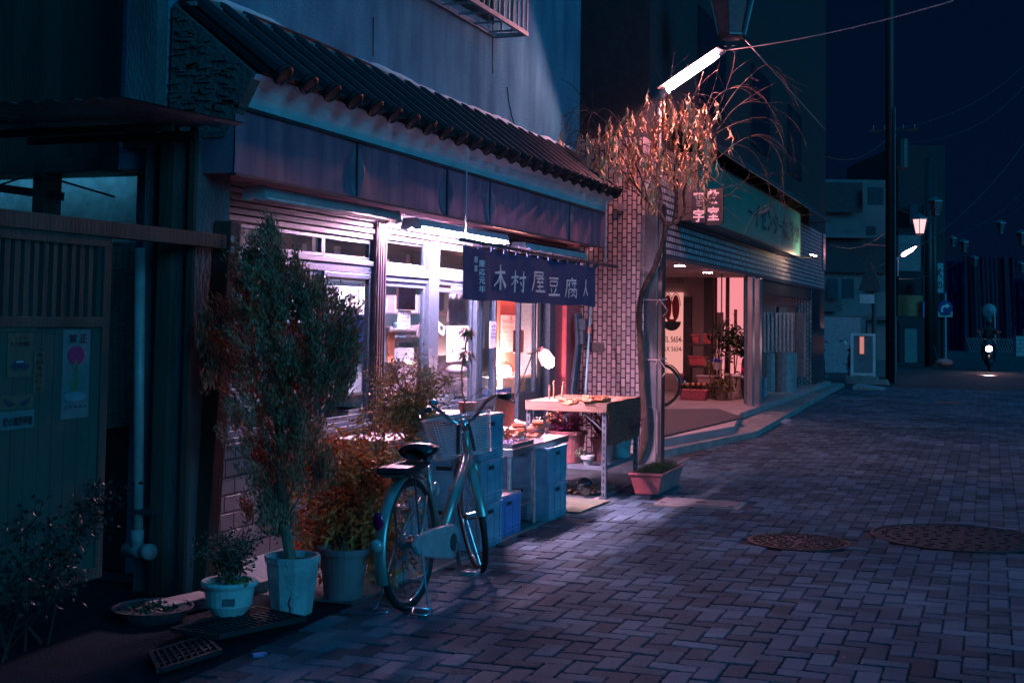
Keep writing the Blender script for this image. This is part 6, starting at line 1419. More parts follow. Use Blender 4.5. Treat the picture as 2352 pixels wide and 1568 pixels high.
m = MB(); m.box(-8.6, NX-.17, Y_a+.1, YPW-.01, 2.32, 2.38); m.build('porch_ceiling', mat('porch_ceiling', (.6, .5, .5), .8), nb)
for k in range(3):
    x_, y_ = -4.15-.12*k, 16.2+2.6*k; m = MB(); m.lathe((x_, y_, 2.30), [(.09, 0), (.09, .019)], 18); do_ = m.build('downlight', M_dkmet, nb)
    m = MB(); m.lathe((x_, y_, 2.297), [(.075, 0), (.075, .002)], 18); m.build('lamp_glow', emit('porch_glow', (1, .36, .40), 600), do_)
def PW(px, py, d=0): return W(px, py, Y=YPW-d)
a, b = PW(1642, 890), PW(1714, 633)
m = MB(); z1 = b.z
def xframe(mb, x0, x1, z0, z1, w_, y): mb.box(x0, x0+w_, y-.05, y-.002, z0, z1); mb.box(x1-w_, x1, y-.05, y-.002, z0, z1); mb.box(x0+w_, x1-w_, y-.05, y-.002, z1-w_, z1); mb.box(x0+w_, x1-w_, y-.05, y-.002, z0, z0+w_)
xframe(m, a.x, b.x, .16, z1, .04, YPW); c = PW(1672, 700).x; m.box(c-.035, c+.035, YPW-.05, YPW-.002, .2, z1-.04); m.build('glazed_door', M_dkmet, nb)
m = MB(); m.box(a.x+.04, c-.035, YPW-.02, YPW-.004, .2, z1-.04); m.box(c+.035, b.x-.04, YPW-.02, YPW-.004, .2, z1-.04); lp = m.build('lit_pane', emit('lit_room', (1, .30, .34), .95), nb)
m = MB(); c = PW(1650, 760); m.box(c.x-.05, c.x+.1, YPW-.03, YPW-.021, c.z-.2, c.z+.35); c = PW(1690, 735); m.box(c.x-.03, c.x+.03, YPW-.03, YPW-.021, c.z-.2, c.z+.2); m.build('notice_on_pane', mat('pane_note', (.45, .30, .32)), nb)
a, b = PW(1619, 890), PW(1640, 600); m = MB(); m.box(a.x, b.x, YPW-.14, YPW-.004, .16, 2.32); m.build('dark_pilaster', mat('pilaster', (.13, .13, .15), .7), nb)
a, b = PW(1508, 612), PW(1585, 596); m = MB(); m.box(-8.6, b.x, YPW-.22, YPW-.003, b.z-.12, b.z); m.build('porch_lintel', M_pw, nb)
a = PW(1571, 890); m = MB(); m.box(a.x, a.x+.15, YPW-.1, YPW-.004, .16, 1.95); m.build('dark_post', mat('pilaster', (.13, .13, .15)), nb)
# backlit poster at the end of the porch
a, b = PW(1500, 855), PW(1570, 672); pst = root('lit_poster', (b.x-.2, YPW-.05, a.z), 'backlit poster with a heart-like figure and a telephone number in the porch', 'poster')
m = MB(); m.box(a.x, b.x, YPW-.05, YPW-.01, a.z, b.z); m.build('panel', emit('poster_glow', (1, .40, .36), .85), pst)
YPo = YPW-.055
m = MB(); cxx = W(1543, 706, Y=YPo); k_ = (b.z-a.z)/.95
for s_ in (-1, 1): m.prism([(s_*k_*(.048+.045*cos(t)), k_*.15*sin(t)) for t in [i*2*pi/24 for i in range(24)]][::s_], cxx, XP, ZP, -YP, .002)
m.prism([(k_*p, k_*q) for p, q in ((0, -.26), (-.07, -.12), (0, -.14), (.07, -.12))], cxx+Vector((0, .0005, 0)), XP, ZP, -YP, .002); m.build('figure', mat('poster_heart', (.65, .10, .10), .6), pst)
m = MB(); m.prism([(k_*.11*cos(t), k_*.11*sin(t)) for t in [pi+i*pi/16 for i in range(17)]], W(1543, 738, Y=YPo)+Vector((0, -.004, 0)), XP, ZP, -YP, .002)
for s_ in (-1, 1): m.tube([cxx+Vector((s_*k_*(.048+.055*cos(t)), -.006, k_*(.02+.15*sin(t)))) for t in [i*pi/10 for i in range(11)]], .007, 4)
m.build('bowl_shape', mat('poster_teal', (.08, .13, .14)), pst)
m = MB(); c = W(1543, 779, Y=YPo); glyph(m, 'TEL 5654-', (c.x, YPo-.004, c.z), XP, ZP, .42, .11, .015); c = W(1543, 801, Y=YPo); glyph(m, 'FAX 5654-', (c.x, YPo-.004, c.z), XP, ZP, .42, .09, .01); m.build('lettering', mat('poster_teal', (.08, .13, .14)), pst)
m = MB(); c = PW(1553, 636); m.prism([(0, 0), (.28, 0), (.27, .1), (.22, .2), (.12, .3), (0, .33)], (c.x-.14, YPW-.12, c.z-.12), XP, ZP, YP, .1); m.build('arched_panel', mat('pw2', (.4, .36, .38)), nb)
# steps and carpet
m = MB(); m.prism([(-6, 14.1), (-3.40, 14.1), (-2.86, 17.2), (-3.20, 28.4), (-3.25, 31.8), (-6, 31.8)], (0, 0, -.02), XP, YP, ZP, .10); struct(m.build('pavement', M_conc, bevel=.01))
m = MB(); m.prism([(-6, 14.12), (-3.5, 14.12), (-3.05, 16.6), (-3.40, 19.0), (-3.42, 30.5), (-6, 30.5)], (0, 0, .078), XP, YP, ZP, .10); struct(m.build('porch_floor', mat('porch_floor', (.30, .26, .27), .55, sc=3), bevel=.012))
ca = [W(a, b, Z=.20) for a, b in ((1524, 1000), (1708, 957), (1650, 938), (1524, 938))]
m = MB(); m.prism([(p.x, p.y) for p in ca], (0, 0, .184), XP, YP, ZP, .014); tag(m.build('carpet', brick('ribbed_mat', (.10, .09, .10), (.08, .07, .08), (.04, .04, .045), .5, .02, .004, ax=('Y', 'X'), rough=.95), bevel=.003), 'dark ribbed carpet on the porch step of the care centre', 'carpet')
def ramp(px, py, s_, label):
    c = W(px, py, Z=.03); m = MB(); m.prism([(0, 0), (.34*s_, 0), (.30*s_, .025), (0, .09)], (c.x-.2, c.y-.3*s_, .004), XP, ZP, YP, .7*s_); o = m.build('kerb_ramp', mat('ramp_grey', (.26, .27, .28), .7, bump=.3)); tag(o, label, 'ramp')
ramp(1790, 965, 1.0, 'nearer pale kerb ramp lying against the care centre step'); ramp(1985, 890, 1.9, 'farther kerb ramp before the parked bicycles')
# sign box
sg = root('shop_sign', (-3.3, 21, 2.7), 'long green-lit sign board with dark Japanese letters above the garage bay', 'sign')
XS = -3.30; ys0, ys1 = 15.4, W(1838, 560, X=XS).y; zs0, zs1 = 2.72, 3.50
def signmat():
    m = mat('sign_face', (.06, .26, .20), .35, c2=(.05, .20, .16), sc=1.5); return m
m = MB(); m.box(XS-.20, XS, ys0, ys1, zs0, zs1); m.build('board', signmat(), sg, bevel=.01)
m = MB(); frame(m, ys0-.02, ys1+.02, zs0-.02, zs1+.02, .03, XS-.22, XS+.012); m.build('frame', M_dkmet, sg)
m = MB()
for k, (px, py) in enumerate(((1722, 520), (1737, 524), (1753, 527), (1768, 530), (1781, 534), (1792, 537), (1802, 541), (1812, 545), (1821, 547), (1831, 550))):
    s_ = 'ーイセンターなごやか'[k]
    c = W(px, py-8, X=XS); w_ = .52; zc = 3.10
    if s_ == 'ー': glyph(m, 'ー', (XS+.004, c.y, zc), YP, ZP, w_*.7, .05, .015)
    else: glyph(m, s_, (XS+.004, c.y, zc), YP, ZP, w_, .36, .03)
m.build('lettering', mat('sign_ink', (.02, .06, .08)), sg)
m = MB(); m.tube([(XS+.30, ys1-.7, zs0-.04), (XS+.30, ys1+.05, zs0-.04)], .03, 8); m.bar((XS, ys1-.4, zs0-.04), (XS+.30, ys1-.4, zs0-.05), .02, .02); m.build('sign_lamp', M_dkmet, sg)
m = MB(); m.tube([(XS+.285, ys1-.68, zs0-.005), (XS+.285, ys1+.03, zs0-.005)], .012, 8); m.build('sign_tube', emit('sign_tube_glow', (1, .66, .45), 150), sg)
aw = root('awning', (-3.1, 23, 3.5), 'dark awning with a bright metal edge above the long sign', 'awning')
m = MB(); yA, yB = 14.6, W(1903, 519, X=-3.15).y; m.prism([(0, 0), (0, .03), (-.45, .40), (-.45, .36)], (-3.1, yA, 3.56), XP, ZP, YP, yB-yA); m.build('sheet', mat('dark_sheet', (.05, .055, .06), .5), aw)
m = MB(); m.tube([(-3.08, yA, 3.57), (-3.08, yB, 3.57)], .014, 6); m.tube([(-3.22, yA+1, 3.86), (-3.22, yB-6, 3.86)], .010, 6); m.build('edge_rail', M_chr, aw)
for k in range(7): m = MB(); y = yA+1+k*(yB-yA-1.5)/6; m.bar((-3.1, y, 3.56), (-3.53, y, 3.52), .02, .02); m.build('bracket', M_dkmet, aw)
for k, (y, lb) in enumerate(((15.7, 'left dark banner of painted characters hanging beside the willow'), (16.3, 'right white-lettered banner hanging beside the willow'))): pass
hb = root('hanging_sign', (-3.2, 15.2, 2.7), 'hanging board with bold pale brush characters right of the willow crown', 'sign')
YH = 15.2; a, b = W(1588, 517, Y=YH), W(1656, 432, Y=YH)
m = MB(); m.box(a.x, (a.x+b.x)/2-.006, YH, YH+.04, a.z+.03, b.z-.03); m.box((a.x+b.x)/2+.006, b.x, YH, YH+.04, a.z, b.z); m.box(b.x+.002, b.x+.03, YH-.02, YH+.04, a.z+.02, b.z); m.build('board', mat('board_dark', (.008, .02, .03), .6), hb)
m = MB()
for k, s_ in enumerate('習字'): glyph(m, s_, ((a.x*.75+b.x*.25), YH-.004, b.z-.10-(b.z-a.z)*.44*k-.03), XP, ZP, (b.x-a.x)*.38, (b.z-a.z)*.36, .03)
for k, s_ in enumerate('教室'): glyph(m, s_, ((a.x*.25+b.x*.75), YH-.004, b.z-.10-(b.z-a.z)*.46*k), XP, ZP, (b.x-a.x)*.38, (b.z-a.z)*.38, .03)
m.build('lettering', mat('curtain_white', (.80, .55, .52)), hb)
# second bay: garage with corrugated panel, appliance, bins; end wall faces the camera
YG = 28.3
m = MB(); m.box(-8.6, NX-.42, YG, YG+.1, .1, 2.8); m.box(-8.7, -8.6, YPW+.1, YG, .1, 2.8); m.build('garage_wall', M_pw, nb)
m = MB(); m.box(-8.6, NX-.17, Y_b+.5, YG-.01, 2.42, 2.48); m.build('garage_ceiling', M_pw, nb)
m = MB(); m.box(NX-.14, NX-.02, Y_c+.2, Y_d, zl-.28, zl-.051); m.build('shutter_box', M_dkmet, nb)
m = MB(); m.tube([(-4.9, 24.2, 2.38), (-4.9, 25.4, 2.38)], .016, 8); m.build('garage_tube', emit('garage_tube_glow', (.85, .55, .85), 110), nb)
YC = 25.0
def PC(px, py, Y=25.0): return W(px, py, Y=Y)
a, b = PC(1744, 806), PC(1827, 719); cp = root('corrugated_panel', ((a.x+b.x)/2, YC, a.z), 'ribbed grey corrugated screen standing in the garage bay', 'panel')
m = MB(); n = 56; x0_ = a.x-.35
for i in range(n+1):
    x_ = x0_+(b.x-x0_)*i/n; yo = .024*(1 if (i//2) % 2 else -1)
    for z in (a.z, b.z): m.v.append(Vector((x_, YC+yo, z)))
for i in range(n): m.f.append((2*i, 2*i+2, 2*i+3, 2*i+1)); m.m.append(0)
lv = len(m.v); m.v += [v+Vector((0, .004, 0)) for v in m.v[:lv]]; m.f += [tuple(q+lv for q in f_[::-1]) for f_ in m.f[:n]]; m.m += [0]*n
m.build('sheet', mat('pale_corrugated', (.55, .53, .56), .5, .3), cp)
for k, px in enumerate((1762, 1796)):
    c = PC(px, 850); m = MB(); m.tube([(c.x, YC+.25, .18), (c.x, YC+.25, a.z-.02)], .24, 18); m.build('drum', mat('drum_grey', (.2, .23, .25), .5), cp, smooth=False)
def XB_(name, px0, py0, px1, py1, Y, d, m_, label, cat):
    p = W(px0, py1, Y=Y); q = W(px1, py0, Y=Y); mm = MB(); mm.box(p.x, q.x, Y, Y+d, max(.18, p.z), q.z); return tag(mm.build(name, m_, bevel=.01), label, cat)
XB_('gas_boiler', 1829, 868, 1846, 718, 26.5, .4, mat('boiler_dark', (.12, .13, .14), .5), 'tall dark boiler right of the corrugated screen', 'boiler')
XB_('plastic_bin', 1742, 912, 1756, 868, 22.3, .3, mat('bin_blue', (.12, .22, .28), .5), 'blue bin standing behind the porch pillar', 'bin')
p = W(1778, 720, Y=27); q = W(1828, 705, Y=27); m = MB(); m.box(p.x, q.x, 27, 27.4, p.z-.3, p.z-.26); m.box(p.x, q.x, 27, 27.4, q.z, q.z+.04); m.box(p.x, p.x+.04, 27, 27.4, .18, q.z); m.box(q.x-.04, q.x, 27, 27.4, .18, q.z); tag(m.build('metal_rack', M_dkmet), 'dark rack standing above the corrugated screen', 'rack')
# ---- porch things: tiered planters, hanging basket, climbing plants
def planter(px0, px1, pyt, pyb, Y, label, m_, flowers=None):
    a, b = W(px0, pyb, Y=Y), W(px1, pyt, Y=Y); z0, z1 = a.z, b.z; rt = root('planter', ((a.x+b.x)/2, Y+.12, z0), label, 'planter', 'planters in the care centre porch')
    x0, x1 = a.x, b.x; d = .24; i_ = (x1-x0)*.07; m = MB()
    R_ = [[Vector((x0+i_, Y+.04, z0)), Vector((x1-i_, Y+.04, z0)), Vector((x1-i_, Y+d-.04, z0)), Vector((x0+i_, Y+d-.04, z0))], [Vector((x0, Y, z1-.02)), Vector((x1, Y, z1-.02)), Vector((x1, Y+d, z1-.02)), Vector((x0, Y+d, z1-.02))], [Vector((x0-.015, Y-.015, z1-.018)), Vector((x1+.015, Y-.015, z1-.018)), Vector((x1+.015, Y+d+.015, z1-.018)), Vector((x0-.015, Y+d+.015, z1-.018))],
          [Vector((x0-.015, Y-.015, z1)), Vector((x1+.015, Y-.015, z1)), Vector((x1+.015, Y+d+.015, z1)), Vector((x0-.015, Y+d+.015, z1))], [Vector((x0+.02, Y+.02, z1-.02)), Vector((x1-.02, Y+.02, z1-.02)), Vector((x1-.02, Y+d-.02, z1-.02)), Vector((x0+.02, Y+d-.02, z1-.02))]]
    for r_ in R_: m.v += r_
    for i in range(4):
        for k in range(4): m.f.append((i*4+k, i*4+(k+1) % 4, i*4+4+(k+1) % 4, i*4+4+k)); m.m.append(0)
    m.f += [(3, 2, 1, 0), (16, 17, 18, 19)]; m.m += [0, 0]; m.build('trough', m_, rt, bevel=.004)
    if flowers:
        f = MB(); g_ = MB()
        for k in range(160): p = Vector((random.uniform(x0, x1), Y+d/2+wob(.09), z1+random.uniform(0, .08))); leaf(g_, p, (wob(), wob(), .6), .06, .03)
        for k in range(flowers): p = Vector((x0+(x1-x0)*(k+.5)/flowers, Y+.06+wob(.03), z1+.09)); f.ball(p, .03, 6, 4)
        g_.build('leaves', G_dark, rt); f.build('blossoms', mat('flower_orange', (.9, .35, .15)), rt)
M_ppot = mat('porch_red', (.62, .14, .17), .5, sc=20, bump=.2)
Yf = W(1590, 919, Z=.18).y
planter(1558, 1622, 896, 919, Yf, 'long red planter with orange flowers on the porch floor', M_ppot, 5)
planter(1600, 1643, 863, 881, Yf+.9, 'pale grey planter on the lower tier of the porch', mat('grey_planter', (.5, .46, .48)))
planter(1571, 1592, 880, 896, Yf+.8, 'small grey planter behind the long red one', M_conc)
planter(1598, 1630, 881, 895, Yf+.8, 'small dark red planter in the middle of the lowest porch tier', M_ppot)
planter(1581, 1622, 818, 839, Yf+1.2, 'red planter on the middle porch shelf', M_ppot)
planter(1589, 1604, 768, 788, Yf+1.3, 'square red planter at the left of the top porch shelf', M_ppot)
planter(1614, 1635, 767, 789, Yf+1.3, 'square red planter at the right of the top porch shelf', M_ppot)
Ys_ = Yf+1.15
ps = root('plant_shelf', (W(1600, 800, Y=Ys_).x, Ys_, .18), 'dark tiered plant rack against the porch wall', 'shelf')
m = MB()
for py in (789.5, 840): a, b = W(1574, py, Y=Ys_), W(1642, py, Y=Ys_); m.box(a.x, b.x, Ys_, Ys_+.5, a.z-.03, a.z-.004)
a = W(1574, 700, Y=Ys_).x; b = W(1642, 700, Y=Ys_).x
for x_ in (a, b-.04): m.box(x_, x_+.04, Ys_+.46, Ys_+.5, .18, 1.35)
m.build('frame', M_dkmet, ps)
rr = random.Random(101)
def porch_plant(px, py, Y, r, n, lm_, label, L_=.07, w_=.025, potm=None, prad=.12, ph=.25):
    c = W(px, py, Y=Y); rt = root('potted_plant', (c.x, c.y, .18), label, 'potted plant', 'potted plants in the porch'); g_ = MB()
    for k in range(n): leaf(g_, c+Vector((rr.gauss(0, r*.5), rr.gauss(0, r*.6), rr.gauss(0, r*.45))), (rr.gauss(0, 1), rr.gauss(0, 1), rr.gauss(.1, .7)), L_, w_)
    g_.build('leaves', lm_, rt)
    m = MB(); m.lathe((c.x, c.y, .18), [(prad*.7, 0), (prad, ph-.03), (prad+.02, ph-.03), (prad, ph)], 14)
    m.build('pot', potm or M_conc, rt)
    m = MB()
    for k in range(3): m.tube([(c.x, c.y, .2+ph*.8), (c.x+wob(.05), c.y+wob(.05), (c.z+.3)/1.6), (c.x+wob(.1), c.y+wob(.1), max(c.z, .5))], .010, 5)
    m.build('stem', M_bark, rt); return rt
porch_plant(1657, 884, Yf+.4, .20, 700, leafmat('porch_leaf', (.24, .18, .08), (.08, .10, .05)), 'round bushy plant with flowers in a bowl on the porch floor', .06, .025)
porch_plant(1688, 785, Yf+.9, .30, 380, G_dark, 'leafy dark plant rising from the tall white pot in the porch', .12, .045, mat('porch_white_pot', (.6, .55, .57)), .16, .42)
porch_plant(1664, 775, Yf+1.1, .24, 220, G_dark, 'dark climbing plant left of the porch pillar', .10, .035)
porch_plant(1634, 835, Yf+.6, .11, 110, leafmat('porch_leaf', (.2, .16, .08), (.06, .09, .05)), 'small plant with pale round flowers beside the hanging basket', .05, .02)
m = MB(); c = W(1651, 772, Y=Yf+1.3); rt = root('spiky_plant', (c.x, c.y, c.z-.1), 'spiky sword-leaved plant standing on the porch rack', 'plant')
for k in range(14): a_ = rr.uniform(0, 2*pi); leaf(m, c, (cos(a_)*.5, sin(a_)*.6, 1), .36, .035, bend=.3)
m.build('leaves', G_dark, rt)
c = W(1647, 848, Y=Yf+.3); hbk = root('hanging_basket', c, 'small white hanging basket with blue flowers in the porch', 'hanging basket')
m = MB(); m.lathe(c, [(.06, 0), (.09, .11), (.095, .11), (.085, .1)], 14); m.build('pot', M_white, hbk)
m = MB()
for a_ in (0, 2.1, 4.2): m.tube([c+Vector((.09*cos(a_), .09*sin(a_), .11)), c+Vector((0, 0, .36))], .004, 4)
m.tube([c+Vector((0, 0, .36)), c+Vector((0, 0, .5))], .005, 4); m.build('hanger', M_rope, hbk)
m = MB()
for k in range(90): leaf(m, c+Vector((rr.gauss(0, .05), rr.gauss(0, .05), .12+rr.uniform(0, .05))), (rr.gauss(0, 1), rr.gauss(0, 1), .5), .04, .025)
m.build('blossoms', mat('flower_blue', (.03, .06, .5)), hbk)
m = MB(); 
for (px, p0, p1) in ((1658, 560, 900), (1677, 745, 900), (1692, 815, 890)): m.tube([W(px, p0+50, Y=Yf+.7), W(px-2, p1, Y=Yf+.7)], .012, 6)
tag(m.build('plant_stakes', M_dkmet), 'dark plant poles rising among the porch plants', 'stakes')
# bicycle copies: porch (wheel seen behind the post) and far ones
FB = bicycle((W(1514, 915, Y=19.6).x, 19.6, .18), radians(182), radians(-12), 'bicycle half hidden behind the street post in the porch', basket=False, fm=mat('bike_black', (.03, .03, .035), .3, .4), rack=False, stand=True)
c = W(1908, 878, Z=.0)
dup(FB, (c.x-.25, c.y+.3, .0), 'dark bicycle parked against the pale wall right of the care centre', rotz=radians(-78))
c = W(1962, 878, Z=.0); dup(FB, (c.x-.15, c.y+.8, .0), 'second dark bicycle half hidden by the white framed board', rotz=radians(-84))
c = W(1718, 880, X=-4.2); dup(FB, (W(1714, 860, Y=22.6).x, 22.4, .18), 'silver bicycle standing among the porch plants beside the pillar', rotz=radians(-86))
# ================================================================= far side of the street
def bld(name, label, px0, px1, pyt, pyb, t, m_, depth=4, cat='building', z0=None):
    a = W(px0, pyb, t=t); b = W(px1, pyt, t=t); mid = W((px0+px1)/2, pyt, t=t)
    u = Vector((cr.x, cr.y, 0)).normalized(); f = Vector((-sin(YAW), cos(YAW), 0))
    z0_ = a.z if z0 is None else z0
    w_ = (Vector((b.x, b.y, 0))-Vector((a.x, a.y, 0))).dot(u); o_ = Vector((a.x, a.y, z0_))
    mb = MB(); mb.prism([(0, 0), (w_, 0), (w_, depth), (0, depth)], o_, u, f, ZP, mid.z-z0_)
    return mb, o_, u, f, w_, mid.z-z0_
FARZ = 42
fb = root('apartment_house', W(1990, 860, t=44), 'pale rendered house with dark balcony recesses beyond the care centre', 'house')
M_far = mat('far_render', (.16, .19, .20), .9, sc=1)
mb, o_, u, f, w_, h_ = bld('b', '', 1880, 2060, 410, 858, 44, M_far, 6, z0=0); mb.build('wall', M_far, fb)
for k, (a, b, c_, d) in enumerate(((1885, 1982, 418, 487), (1885, 2052, 545, 625))):
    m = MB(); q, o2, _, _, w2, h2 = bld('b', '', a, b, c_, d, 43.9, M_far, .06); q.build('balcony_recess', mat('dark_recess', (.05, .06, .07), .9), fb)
m = MB(); q = bld('b', '', 1882, 1990, 536, 545, 43.6, M_far, .5)[0]; q.build('balcony_slab', M_far, fb)
for px0, px1, p0, p1 in ((2018, 2038, 640, 668), (1885, 1935, 697, 715)): bld('b', '', px0, px1, p0, p1, 43.7, M_far, .25)[0].build('air_conditioner', mat('far_dark', (.08, .09, .1)), fb)
q = bld('b', '', 1885, 1978, 728, 862, 39.5, M_far, .2, z0=0)[0]; tag(q.build('garden_wall', mat('far_wall_pale', (.22, .28, .31), .8)), 'pale low wall behind the far parked bicycle', 'wall')
q = bld('b', '', 1992, 2062, 735, 868, 40.5, M_far, .2, z0=0)[0]; tag(q.build('garden_wall', M_far), 'grey block wall behind the red and white post', 'wall')
q = bld('b', '', 1880, 2062, 725, 733, 40.2, M_far, .3)[0]; tag(q.build('wall_coping', mat('far_dark', (.08, .09, .1))), 'dark coping rail above the far low walls', 'rail')
# left dark pole with box & small signs
def vpole(px, t, z1, r, label, m_=M_dkmet, name='utility_pole'):
    c = W(px, 870, t=t); m = MB(); m.tube([(c.x, c.y, 0), (c.x, c.y, z1)], [r, r*.85], 14); return tag(m.build(name, m_, smooth=True), label, 'pole'), c
# main utility pole with the second slanting tube light
c = W(2057, 880, Z=0); m = MB(); m.tube([(c.x-.13, c.y, 0), (c.x-.13, c.y, 16)], .115, 14); rt = root('utility_pole', (c.x-.13, c.y, 0), 'thick dark utility pole carrying the far slanting tube light', 'utility pole'); m.build('pole', mat('pole_dark', (.022, .026, .03), .5), rt, smooth=True)
m = MB(); m.tube([(c.x+.0, c.y-.12, 0), (c.x+.0, c.y-.12, 7)], .018, 8); m.build('conduit', M_alu, rt)
a, b = W(2062, 593, t=36), W(2110, 564, t=36); d_ = (b-a).normalized()
s2 = root('street_light', a, 'small far slanting tube light glowing pink on the utility pole', 'street light', 'slanting tube street lights')
m = MB(); m.tube([a+d_*.12, a+d_*.2, b-d_*.2, b-d_*.08], [.02, .055, .045, .02], 10); m.build('tube', emit('far_tube_glow', (1, .30, .36), 60), s2, smooth=True)
m = MB(); m.tube([a-d_*.05, a+d_*.12], .03, 8); m.tube([b-d_*.08, b+d_*.02], .02, 8); m.tube([a+Vector((0, 0, -.5)), a], .02, 6); m.build('fitting', M_ltm, s2)
wh = root('framed_board', W(1970, 882, Z=0), 'white framed notice board with a pink lit strip standing by the far bicycles', 'notice board')
c0 = W(1957, 882, Z=0); c1 = Vector((c0.x+.52, c0.y+.1, 0)); m = MB(); 
for p in (c0, c1): m.box(p.x-.03, p.x+.03, p.y-.03, p.y+.03, 0, 1.25)
m.box(c0.x+.03, c1.x-.03, c0.y, c0.y+.05, 1.19, 1.25); m.box(c0.x+.03, c1.x-.03, c0.y, c0.y+.05, .22, .28); m.build('frame', M_white, wh)
m = MB(); m.box(c0.x+.03, c1.x-.03, c0.y+.055, c0.y+.07, .28, 1.19); m.build('panel', mat('board_panel', (.16, .22, .25)), wh)
m = MB(); m.box(c0.x+.18, c0.x+.28, c0.y+.03, c0.y+.05, .75, 1.17); m.build('lit_strip', emit('strip_glow', (1, .36, .33), .6), wh)
m = MB(); m.box(c0.x-.15, c1.x+.1, c0.y-.12, c0.y+.2, 0, .2); tag(m.build('concrete_block', M_conc, bevel=.02), 'concrete footing block under the white framed board', 'block')
for k, (px, h, lb) in enumerate(((1983, 1.35, 'weathered stake beside the white framed board'),)):
    c = W(px, 880, Z=0); m = MB(); m.box(c.x-.05, c.x+.05, c.y, c.y+.1, 0, .55); tag(m.build('stake', M_wood), lb, 'stake')
c = W(2000, 878, Z=0); m = MB(); m.tube([(c.x, c.y+1, 0), (c.x, c.y+1, 2.9)], .06, 10); m.prism([(-.3, 0), (.3, 0), (.04, .75), (-.04, .75)], (c.x-.1, c.y+.9, 2.35), XP, ZP, YP, .06); rt = root('shrine_marker', (c.x, c.y+1, 0), 'tall pointed dark marker with a small pale plate before the pale house', 'marker'); m.build('body', mat('far_dark', (.08, .09, .1)), rt)
m = MB(); m.box(c.x-.35, c.x+.02, c.y+.85, c.y+.88, 2.02, 2.26); m.build('plate', M_white, rt)
rb = root('striped_post', W(2046, 872, Z=0), 'red post with white bands beside the utility pole', 'post'); c = W(2046, 872, Z=0)
m = MB(); m.tube([(c.x, c.y, 0), (c.x, c.y, .95)], .06, 12); m.build('red_part', mat('red_post', (.5, .02, .06), .5), rb)
m = MB()
for k in range(4): m.tube([(c.x, c.y, .98+k*.13), (c.x, c.y, 1.05+k*.13)], .061, 12)
m.build('white_bands', M_white, rb); m = MB(); m.tube([(c.x, c.y, .95), (c.x, c.y, 1.5)], .055, 12); m.build('dark_core', M_black, rb)
c = W(2022, 866, Z=0); m = MB(); m.box(c.x-.35, c.x+.35, c.y, c.y+.5, 0, .5); tag(m.build('box', M_far, bevel=.02), 'grey box standing on the pavement left of the striped post', 'box')
c = W(2008, 884, Z=0); m = MB(); m.prism([(-.4, 0), (.35, .0), (.3, .14), (-.35, .1)], (c.x, c.y, 0), XP, ZP, YP, .3); tag(m.build('concrete_block', M_conc, bevel=.02), 'flat concrete lump at the kerb left of the utility pole', 'block')
# shops behind the pole
sp_ = root('corner_shop', W(2110, 850, t=50), 'dark shop row with a tan canopy and signs behind the utility pole', 'shop')
q = bld('b', '', 2064, 2180, 330, 850, 52, M_far, 8, z0=0)[0]; q.build('wall', mat('far_navy', (.03, .04, .05), .9), sp_)
q = bld('b', '', 2064, 2116, 540, 622, 49.5, M_far, .5)[0]; q.build('sign_panel', mat('far_panel', (.16, .20, .21)), sp_)
q = bld('b', '', 2063, 2120, 678, 725, 48, M_far, 1.2)[0]; q.build('canopy', mat('tan_canopy', (.30, .20, .10), .8), sp_)
q = bld('b', '', 2120, 2132, 692, 728, 47.8, M_far, .3)[0]; q.build('blue_banner', mat('banner_blue', (.08, .22, .5)), sp_)
q = bld('b', '', 2078, 2108, 755, 848, 51.5, M_far, .3)[0]; q.build('door', mat('far_panel', (.16, .20, .21)), sp_)
for px, t, lb in ((2134, 47, 'second dark pole right of the canopy'), (2145, 50, 'third dark pole with a pinkish edge near the vertical sign')): vpole(px, t, 7.5, .16, lb, mat('pole_dark', (.07, .075, .08)))
vs_ = root('vertical_sign', W(2158, 670, t=52), 'vertical pale sign with dark K and D characters beyond the poles', 'sign')
q, o_, u, f, w_, h_ = bld('b', '', 2147, 2168, 604, 672, 50.5, M_far, .2); q.build('board', mat('far_sign', (.28, .42, .44)), vs_)
m = MB(); c = W(2158, 626, t=50.3); glyph(m, 'K', c, u, ZP, .20, .32, .03); c = W(2158, 655, t=50.3); glyph(m, 'の', c, u, ZP, .22, .28, .03); m.build('lettering', M_ink, vs_)
ts = root('road_sign', W(2172, 830, Z=0), 'round blue right-turn arrow sign on a pale post with a white plate below', 'road sign')
c = W(2172, 832, Z=0); T_ = (Vector((c.x, c.y, 1.5))-EYE).dot(cf); m = MB(); m.tube([(c.x, c.y, 0), (c.x, c.y, 2.75)], .035, 10); m.build('post', mat('sign_post', (.5, .5, .5), .4), ts)
dc = W(2171, 707, t=T_); R6 = Matrix((Vector((cr.x, cr.y, 0)).normalized(), ZP, -Vector((-sin(YAW), cos(YAW), 0)))).transposed(); 
m = MB(); m.lathe(dc, [(.29, -.02), (.30, 0), (.001, .004)], 28, M=R6); m.build('disc', mat('sign_blue', (.01, .04, .22), .3), ts)
m = MB(); uu = Vector((cr.x, cr.y, 0)).normalized(); nn = -Vector((-sin(YAW), cos(YAW), 0))
m.prism([(-.17, -.17), (-.09, -.17), (-.09, .0), (.03, .05), (.03, -.03), (.2, .08), (.03, .19), (.03, .12), (-.12, .08), (-.17, .0)], dc+nn*.008, uu, ZP, nn, .004); m.build('arrow', M_white, ts)
m = MB(); pc = W(2171, 721, t=T_); m.prism([(-.29, -.12), (.29, -.12), (.29, .12), (-.29, .12)], pc+nn*.0, uu, ZP, nn, .01); m.build('plate', mat('plate_pale', (.42, .45, .45)), ts)
m = MB(); glyph(m, '指定方向', pc+nn*.013, uu, ZP, .42, .12, .02); m.build('lettering', M_ink, ts)
